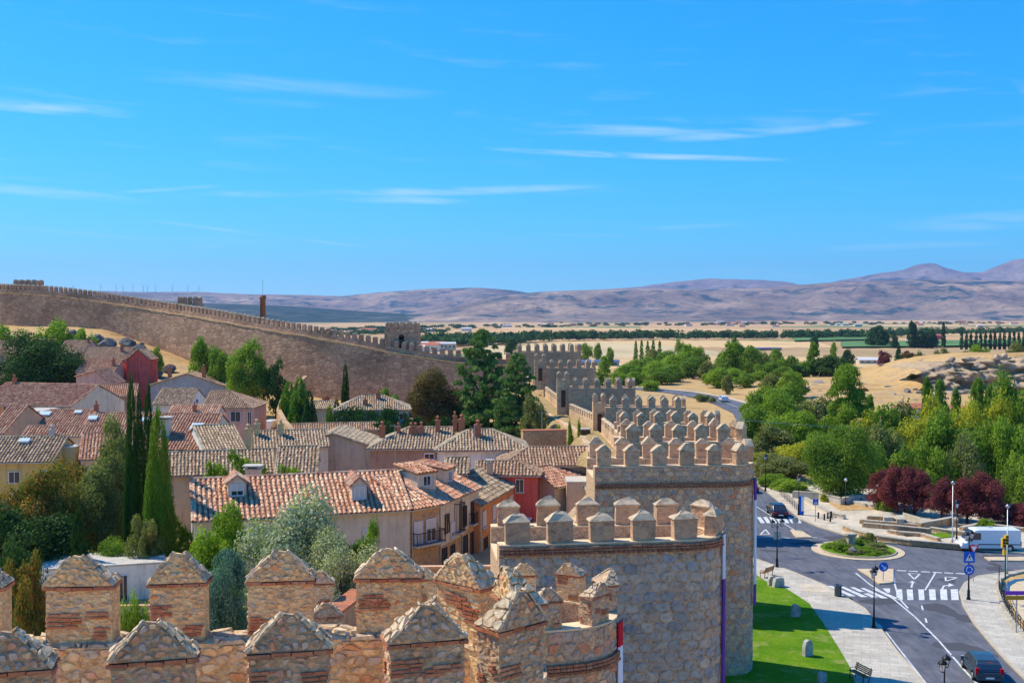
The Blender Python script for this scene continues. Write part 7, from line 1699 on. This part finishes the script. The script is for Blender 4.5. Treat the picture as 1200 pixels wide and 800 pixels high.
# ---- vehicles
def car(label, pos, yaw, paint, kind='hatch', L=4.1, W_=1.76, H_=1.46, nm='parked_car', cat='car', group=None, z=.01):
    """x forward; body and cabin lofted from cross-sections"""
    r = empty(nm, (pos[0], pos[1], z), yaw, label, cat, group); hw = W_/2
    def loft(secs, name, mat, parent=r, smooth=True):
        mb = MB(); n = len(secs[0]); vs = [v for s in secs for v in s]; fs = [(k*n+i, k*n+(i+1) % n, (k+1)*n+(i+1) % n, (k+1)*n+i) for k in range(len(secs)-1) for i in range(n)]
        fs += [tuple(range(n))[::-1], tuple(range((len(secs)-1)*n, len(secs)*n))]; mb.add(vs, fs); o = mb.build(name, mat, parent); 
        return o
    van = kind == 'van'; belt = H_*(.60 if not van else .52); gz = .19*(1.3 if van else 1)
    if kind == 'hatch': st = [(-.5,.62,.80,.90),(-.485,.40,.86,.97),(-.42,.24,.90,1),(-.2,.2,.92,1),(.15,.2,.90,1),(.28,.2,.84,.99),(.40,.22,.74,.96),(.47,.28,.62,.88),(.5,.38,.5,.78)]
    elif kind == 'sedan': st = [(-.5,.5,.82,.88),(-.485,.36,.88,.96),(-.40,.24,.92,1),(-.2,.2,.93,1),(.15,.2,.90,1),(.28,.2,.84,.99),(.42,.22,.74,.95),(.48,.28,.62,.88),(.5,.38,.5,.78)]
    else: st = [(-.5,.28,1.0,.96),(-.49,.25,1.0,1),(-.3,.22,1.0,1),(.2,.22,1.0,1),(.33,.22,.96,1),(.42,.24,.80,.97),(.48,.28,.66,.92),(.5,.36,.52,.85)]
    secs = []
    for fx, zb, zt, wf in st:
        x = fx*L; w_ = hw*wf; b0 = gz+zb*.18; t0 = belt*zt; md = (b0+t0)*.5
        secs.append([(x,-w_*.9,b0), (x,-w_,b0+.12), (x,-w_,md), (x,-w_*.97,t0-.05), (x,-w_*.86,t0), (x,w_*.86,t0), (x,w_*.97,t0-.05), (x,w_,md), (x,w_,b0+.12), (x,w_*.9,b0)])
    body = loft(secs, 'body', paint)
    tz = belt*.93
    if kind == 'hatch': cab = [(-.485,.02,.93),(-.44,.62,.88),(-.36,.93,.80),(-.1,1,.78),(.08,.96,.79),(.14,.86,.80),(.29,.0,.90)]
    elif kind == 'sedan': cab = [(-.40,.0,.92),(-.26,.82,.80),(-.2,.96,.78),(0,1,.77),(.1,.95,.78),(.15,.84,.80),(.29,.0,.9)]
    else: cab = [(-.498,.0,.985),(-.498,.94,.93),(-.48,1,.90),(.2,1,.90),(.27,.93,.90),(.40,.0,.95)]
    secs = []
    for fx, hf, wf in cab: x = fx*L; zt = tz+(H_-tz)*hf; wt = hw*(wf if hf > .05 else .93); secs.append([(x,-hw*.95 if hf > .05 else -wt,tz-.03), (x,-wt,max(zt-.05,tz-.02)), (x,-wt*.92,zt), (x,wt*.92,zt), (x,wt,max(zt-.05,tz-.02)), (x,hw*.95 if hf > .05 else wt,tz-.03)])
    cb = loft(secs, 'cabin', paint)
    def pane(name, q, mat='glass', off=.012):
        q = [Vector(v) for v in q]; n = (q[1]-q[0]).cross(q[2]-q[0]).normalized(); c0 = sum(q, Vector())/4
        if n.dot(c0-Vector((0,0,belt*.7))) < 0: n = -n
        mb = MB(); lo = [v-n*.02 for v in q]; hi = [v+n*off for v in q]; mb.add(lo+hi, [(0,1,2,3), (7,6,5,4)]+[(i, (i+1) % 4, (i+1) % 4+4, i+4) for i in range(4)]); return mb.build(name, mat, cb)
    Z = lambda f_: tz+(H_-tz)*f_
    if not van:
        xr0, xr1 = (-.475*L, -.385*L) if kind == 'hatch' else (-.385*L, -.265*L); zr0, zr1 = (.18,.84) if kind == 'hatch' else (.08,.80)
        pane('rear_window', [(xr0,-hw*.80,Z(zr0)), (xr0,hw*.80,Z(zr0)), (xr1,hw*.70,Z(zr1)), (xr1,-hw*.70,Z(zr1))])
        pane('windscreen', [(.285*L,-hw*.82,Z(.06)), (.285*L,hw*.82,Z(.06)), (.155*L,hw*.70,Z(.82)), (.155*L,-hw*.70,Z(.82))])
        for s in (-1, 1):
            for x0, x1, x2, x3 in (((-.40,-.12,-.12,-.34) if kind == 'hatch' else (-.33,-.1,-.1,-.24)), (-.10,.22,.12,-.10)):
                pane('side_window', [(x0*L,s*hw*.935,Z(.08)), (x1*L,s*hw*.935,Z(.08)), (x2*L,s*hw*.80,Z(.84)), (x3*L,s*hw*.80,Z(.84))])
    else:
        pane('windscreen', [(.395*L,-hw*.84,Z(.05)), (.395*L,hw*.84,Z(.05)), (.285*L,hw*.76,Z(.86)), (.285*L,-hw*.76,Z(.86))])
        for s in (-1, 1): pane('side_window', [(.17*L,s*hw*.945,Z(.12)), (.335*L,s*hw*.94,Z(.12)), (.265*L,s*hw*.91,Z(.72)), (.17*L,s*hw*.91,Z(.72))])
        for s in (-1, 1): pane('side_moulding', [(-.48*L,s*hw*1.0,belt*.62), (.22*L,s*hw*1.0,belt*.62), (.22*L,s*hw*1.0,belt*.70), (-.48*L,s*hw*1.0,belt*.70)], 'trim_black')
    wr = H_*.215 if not van else .34
    for fx in (-.31, .31):
        for s in (-1, 1):
            mb = MB(); mb.tube((fx*L,s*(hw-.2),wr), (fx*L,s*(hw+.015),wr), wr, n=18); wl_ = mb.build('wheel', 'tyre', r)
            mb = MB(); mb.tube((fx*L,s*(hw+.0),wr), (fx*L,s*(hw+.03),wr), wr*.64, wr*.55, 14); mb.build('rim', 'alloy', wl_)
            mb = MB(); n = 12; vs = []
            for k in range(n+1):
                t = PI*k/n; 
                for rr in (wr*1.06, wr*1.2): vs.append((fx*L+rr*math.cos(t), s*(hw+.008), wr+rr*math.sin(t)))
            mb.add(vs, [(2*k, 2*k+1, 2*k+3, 2*k+2) for k in range(n)]); mb.build('wheel_arch', 'trim_black', wl_)
    xb = -.5*L
    for s in (-1, 1):
        mb = MB(); 
        if kind == 'hatch': mb.box((xb+.10,s*hw*.86,belt*.90), (.16,.22,.42)); 
        elif kind == 'sedan': mb.box((xb+.07,s*hw*.76,belt*.74), (.16,.42,.16))
        else: mb.box((xb+.03,s*hw*.93,belt*.72), (.1,.16,.5))
        mb.build('tail_light', 'lens_red', r)
        mb = MB(); mb.box((.455*L,s*hw*.72,belt*.62 if not van else belt*.66), (.24,.3,.14 if not van else .24)); mb.build('headlight', 'lens_clear', r)
        mb = MB(); mb.box(((.20 if not van else .34)*L,s*(hw+.10),belt*.98 if not van else belt*1.08), (.12,.2,.13 if not van else .3)); mb.build('mirror', paint if not van else 'trim_black', r)
    mb = MB(); mb.box((xb+.0,0,gz+.17), (.1,W_*.86,.22)); mb.build('rear_bumper', paint if kind == 'hatch' else 'trim_black', r)
    mb = MB(); mb.box((.5*L-.02,0,gz+.16), (.1,W_*.8,.2)); mb.build('front_bumper', 'trim_black', r)
    mb = MB(); mb.box((xb-.055,0,gz+.22), (.02,.52,.11)); mb.build('number_plate', 'sign_white', r)
    if not van: mb = MB(); mb.box((xb+.02,0,belt*.93 if kind == 'sedan' else Z(.9)), (.05,.3,.03)); mb.build('brake_light', 'lens_red', r)
    mb = MB(); mb.box((0,0,gz-.02), (L*.9,W_*.8,.1)); mb.build('underbody', 'trim_black', r)
    return r
g = G(1160, 799); car('dark slate hatchback seen from behind in the bottom right lane', (g.x+.1, g.y+1.6), math.radians(82), 'car_slate', 'hatch')
g = G(914, 606); car('dark sedan driving away over the upper crosswalk', (g.x, g.y+1.5), math.radians(88), 'car_black', 'sedan', 4.6, 1.82, 1.45)
g = G(1159, 645); car('long white panel van on the right arm of the roundabout', (g.x, g.y+.4), math.radians(178), 'car_white', 'van', 5.9, 2.05, 2.2)
car('small white car driving along the far road', (56.8, 298), math.radians(95), 'car_white', 'hatch', 4.2, 1.8, 1.5, z=.0)
g = G(884, 578); car('black car half hidden by the tall tower at the top of the road', (g.x-.6, g.y+2), math.radians(100), 'car_black', 'sedan', 4.5)
g = G(615, 624, 1.4); car('silver-blue car glimpsed between the merlons in the street', (g.x, g.y), math.radians(80), 'car_white', 'hatch', z=1.5)
g = G(319, 507, 1.7); car('white van parked by the boundary wall in the town', (g.x, g.y), math.radians(80), 'car_white', 'van', 4.8, 1.9, 2.0, z=hz(g.x, g.y)+.05)
g = G(486, 493, 1.7); car('dark car parked beside the ivy-clad house', (g.x, g.y), 0, 'car_black', 'hatch', z=hz(g.x, g.y)+.05)
for px, lb, c_ in ((1016,'white car parked at the farm','car_white'),(1078,'dark car on the farm lane','car_black')):
    g = G(px, 421, -9); car(lb, (g.x, g.y), .1, c_, 'hatch', 4.4, z=hz(g.x, g.y)+.55)
# motor scooter on the far road
g = G(797, 447, 0); r = empty('scooter', (g.x+0, g.y, .15), 1.2, 'tiny dark scooter with rider on the far bend', 'scooter'); mb = MB(); mb.tube((.6,-.05,.28), (.6,.05,.28), .28, n=12); mb.build('wheel', 'tyre', r); mb = MB(); mb.tube((-.6,-.05,.28), (-.6,.05,.28), .28, n=12); mb.build('wheel', 'tyre', r)
mb = MB(); mb.box((-.35,0,.6), (.8,.3,.35)); mb.tube((.55,0,.3), (.4,0,1.05), .05); mb.box((.2,0,.3), (.5,.3,.08)); mb.build('body', 'car_black', r)
pr_ = empty('person', (g.x, g.y, .15), 1.2, 'rider in dark clothes sitting on the tiny scooter', 'person')
bm = bmesh.new(); me = bpy.data.meshes.new('rider'); 
pts_ = [((-.25,0,.85),.17),((-.2,0,1.1),.17),((-.1,0,1.38),.16),((-.06,0,1.5),.06),((-.05,0,1.66),.12),((0,.2,1.36),.06),((.2,.24,1.15),.05),((.4,.2,1.1),.04),((0,-.2,1.36),.06),((.2,-.24,1.15),.05),((.4,-.2,1.1),.04),((.15,.12,.85),.09),((.25,.13,.4),.06),((.15,-.12,.85),.09),((.25,-.13,.4),.06)]
vv = [bm.verts.new(p) for p, _ in pts_]
for a, b_ in ((0,1),(1,2),(2,3),(3,4),(2,5),(5,6),(6,7),(2,8),(8,9),(9,10),(0,11),(11,12),(0,13),(13,14)): bm.edges.new((vv[a], vv[b_]))
bm.to_mesh(me); bm.free(); ro = link('body', me, pr_); sk = ro.modifiers.new('s', 'SKIN'); me.materials.append(M['trim_black'])
for k, (_, rr) in enumerate(pts_): me.skin_vertices[0].data[k].radius = (rr, rr)
me.skin_vertices[0].data[0].use_root = True
# ---- buildings of the plain
def barn(label, px, py, z, L, D, h, wall, roof, yaw=0, cat='building', group=None, nm='farm_building'):
    g = G(px, py, z); zb = hz(g.x, g.y); r = empty(nm, (g.x, g.y, zb), yaw, label, cat, group); mb = MB(); mb.box((0,0,h/2-1), (L,D,h+2)); mb.build('wall', wall, r)
    mb = MB(); pk = D*.18; o = .5; vs = [(x,y,q) for x in (-L/2-o,L/2+o) for y, q in ((-D/2-o,h), (0,h+pk), (D/2+o,h), (D/2+o,h-.25), (0,h+pk-.25), (-D/2-o,h-.25))]
    mb.add(vs, [(0,6,7,1), (1,7,8,2), (3,9,10,4), (4,10,11,5), (0,5,11,6), (2,8,9,3), (0,1,2,3,4,5), (11,10,9,8,7,6)]); mb.build('roof', roof, r)
    mb = MB(); k = max(2, int(L/4))
    for i in range(k): mb.box((-L/2+L*(i+.5)/k, -D/2-.03, h*.55), (L/k*.35,.1,h*.3))
    mb.build('window', 'glass', r); return r
plain('roof_pale', (.66,.62,.58), .05, 1); plain('roof_red', (.50,.17,.10), .15, 1); plain('roof_slate', (.10,.15,.28), .1, 1)
barn('long low farm building with pale roof beyond the valley', 1019, 421, -9, 17, 9, 2.6, 'w_concrete', 'roof_pale'); 
barn('small red-roofed hut at the foot of the cliff', 1069, 491, -1, 5.5, 5, 2.4, 'w_white', 'roof_red', .3, nm='hut')
barn('orange-roofed hut half hidden by the poplars', 1118, 492, -1, 6, 5, 2.6, 'w_tan', 'roof_red', -.2, nm='hut')
barn('white farmhouse below the darkest tall tree', 1067, 398, -15, 10, 9, 5, 'w_white', 'roof_pale', nm='house'); barn('red-roofed farmhouse right of the white one', 1097, 396, -16, 16, 9, 6, 'w_redwall', 'roof_red', nm='house')
barn('low dark-blue roofed shed beyond the far tower', 698, 424, -9, 30, 8, 2.5, 'w_concrete', 'roof_slate', nm='shed'); barn('small brown cabin beside the far lane', 820, 424, -6, 6, 5, 3.2, 'w_brownwall', 'roof_slate', nm='cabin')
barn('long ruined farm wall on the stubble field', 893, 408, -13, 38, 5, 2.2, 'w_brownwall', 'roof_slate', nm='shed'); barn('rusty farm machinery shelter near the round tree', 920, 422, -9, 12, 5, 1.8, 'w_redwall', 'roof_red', nm='shed')
r = empty('silo', (lambda g: (g.x, g.y, hz(g.x, g.y)))(G(980, 421, -9)), 0, 'small grey silo left of the farm building', 'silo'); mb = MB(); mb.lathe([(1.3,0), (1.3,4.2), (.3,5.2)], n=14); mb.build('tank', 'steel', r, True)
g = G(857, 442, 0); r = empty('signboard', (g.x, g.y, hz(g.x, g.y)), 0, 'white road signboard in front of the large round tree', 'sign'); mb = MB(); mb.box((0,0,3.6), (2.2,.12,1.9)); mb.build('board', 'sign_white', r)
for s in (-.8, .8): mb = MB(); mb.tube((s,.1,0), (s,.1,4.4), .06); mb.build('post', 'steel', r)
for k in range(46):
    px = RN.choice((U(575,700), U(800,900), U(890,1010), U(1040,1200), U(380,560))); py = U(377.5, 384) if px > 570 else U(384, 394); g = G(px, py, -30 if px > 570 else -26)
    barn('small pale house of a far village on the plain', px, py, -30 if px > 570 else -26, U(14,34), U(10,16), U(4,8), RN.choice(('w_white','w_cream','w_tan')), RN.choice(('roof_red','roof_pale','roof_red')), U(-.4,.4), 'house', 'far village houses', 'house')
for k in range(16):
    px = U(480, 530) if k % 2 else U(360, 470); py = U(409,415) if px > 480 else U(401,409)
    barn('pale house beyond the long wall', px, py, -16, U(12,22), 9, U(4,7), RN.choice(('w_white','w_cream')), RN.choice(('roof_red','roof_pale')), U(-.3,.3), 'house', 'houses beyond the long wall', 'house')
# wind turbines on the ridge
for k, px in enumerate((86,118,136,144,156,168,173,182,202,220,233)):
    p = P(px, 341, 12300); r = empty('wind_turbine', (p.x, p.y, p.z-20), 0, 'hair-thin white wind turbine on the far ridge', 'wind turbine', 'wind turbines on the ridge'); mb = MB(); mb.tube((0,0,0), (0,0,75), 3.2, 2, 6); mb.build('tower', 'sign_white', r)
    mb = MB(); a0 = U(0,2)
    for q in range(3): t = a0+q*2*PI/3; mb.tube((0,-4,75), (42*math.cos(t),-4,75+42*math.sin(t)), 1.8, .5, 5)
    mb.build('rotor', 'sign_white', r)
# overhead line crossing the wood
pa = G(1210, 640, 0)
def pole_at(label, x, y, h):
    r = empty('utility_pole', (x, y, hz(x, y)), 0, label, 'utility pole'); mb = MB(); mb.tube((0,0,-.5), (0,0,h), .16, .1, 8); mb.build('pole', 'steel', r); mb = MB(); mb.box((0,0,h-.3), (.15,1.6,.12)); mb.build('crossarm', 'steel', r); return (x, y, hz(x, y)+h)
A_ = pole_at('utility pole hidden among the trees beside the tall tower', 36, 172, 7.5); B_ = pole_at('utility pole at the right end of the wood', 92, 176, 12)
for s in (-.7, .7):
    mb = MB(); pts = [Vector(A_).lerp(Vector(B_), t/14)+Vector((0,s,-.3-2.2*math.sin(PI*t/14)*.5)) for t in range(15)]
    for a, b_ in zip(pts, pts[1:]): mb.tube(a-pts[0], b_-pts[0], .02, n=4)
    o = mb.build('power_cable', 'steel', None, loc=pts[0]); tag(o, 'front strand of the overhead cable above the wood' if s < 0 else 'rear strand of the overhead cable above the wood', 'cable')
# ------------------------------------------------------------------ air
hb = MB(); hb.box((0, 10200, 430), (44000, 21000, 960)); ho = hb.build('haze', 'asphalt'); ho['kind'] = 'stuff'
m = bpy.data.materials.new('haze'); m.use_nodes = True; t = m.node_tree; t.nodes.clear()
o_ = t.nodes.new('ShaderNodeOutputMaterial'); pv = t.nodes.new('ShaderNodeVolumePrincipled')
pv.inputs['Density'].default_value = 3.6e-5; pv.inputs['Color'].default_value = (.34,.56,1,1); pv.inputs['Anisotropy'].default_value = .2
t.links.new(pv.outputs[0], o_.inputs['Volume']); ho.data.materials.clear(); ho.data.materials.append(m)
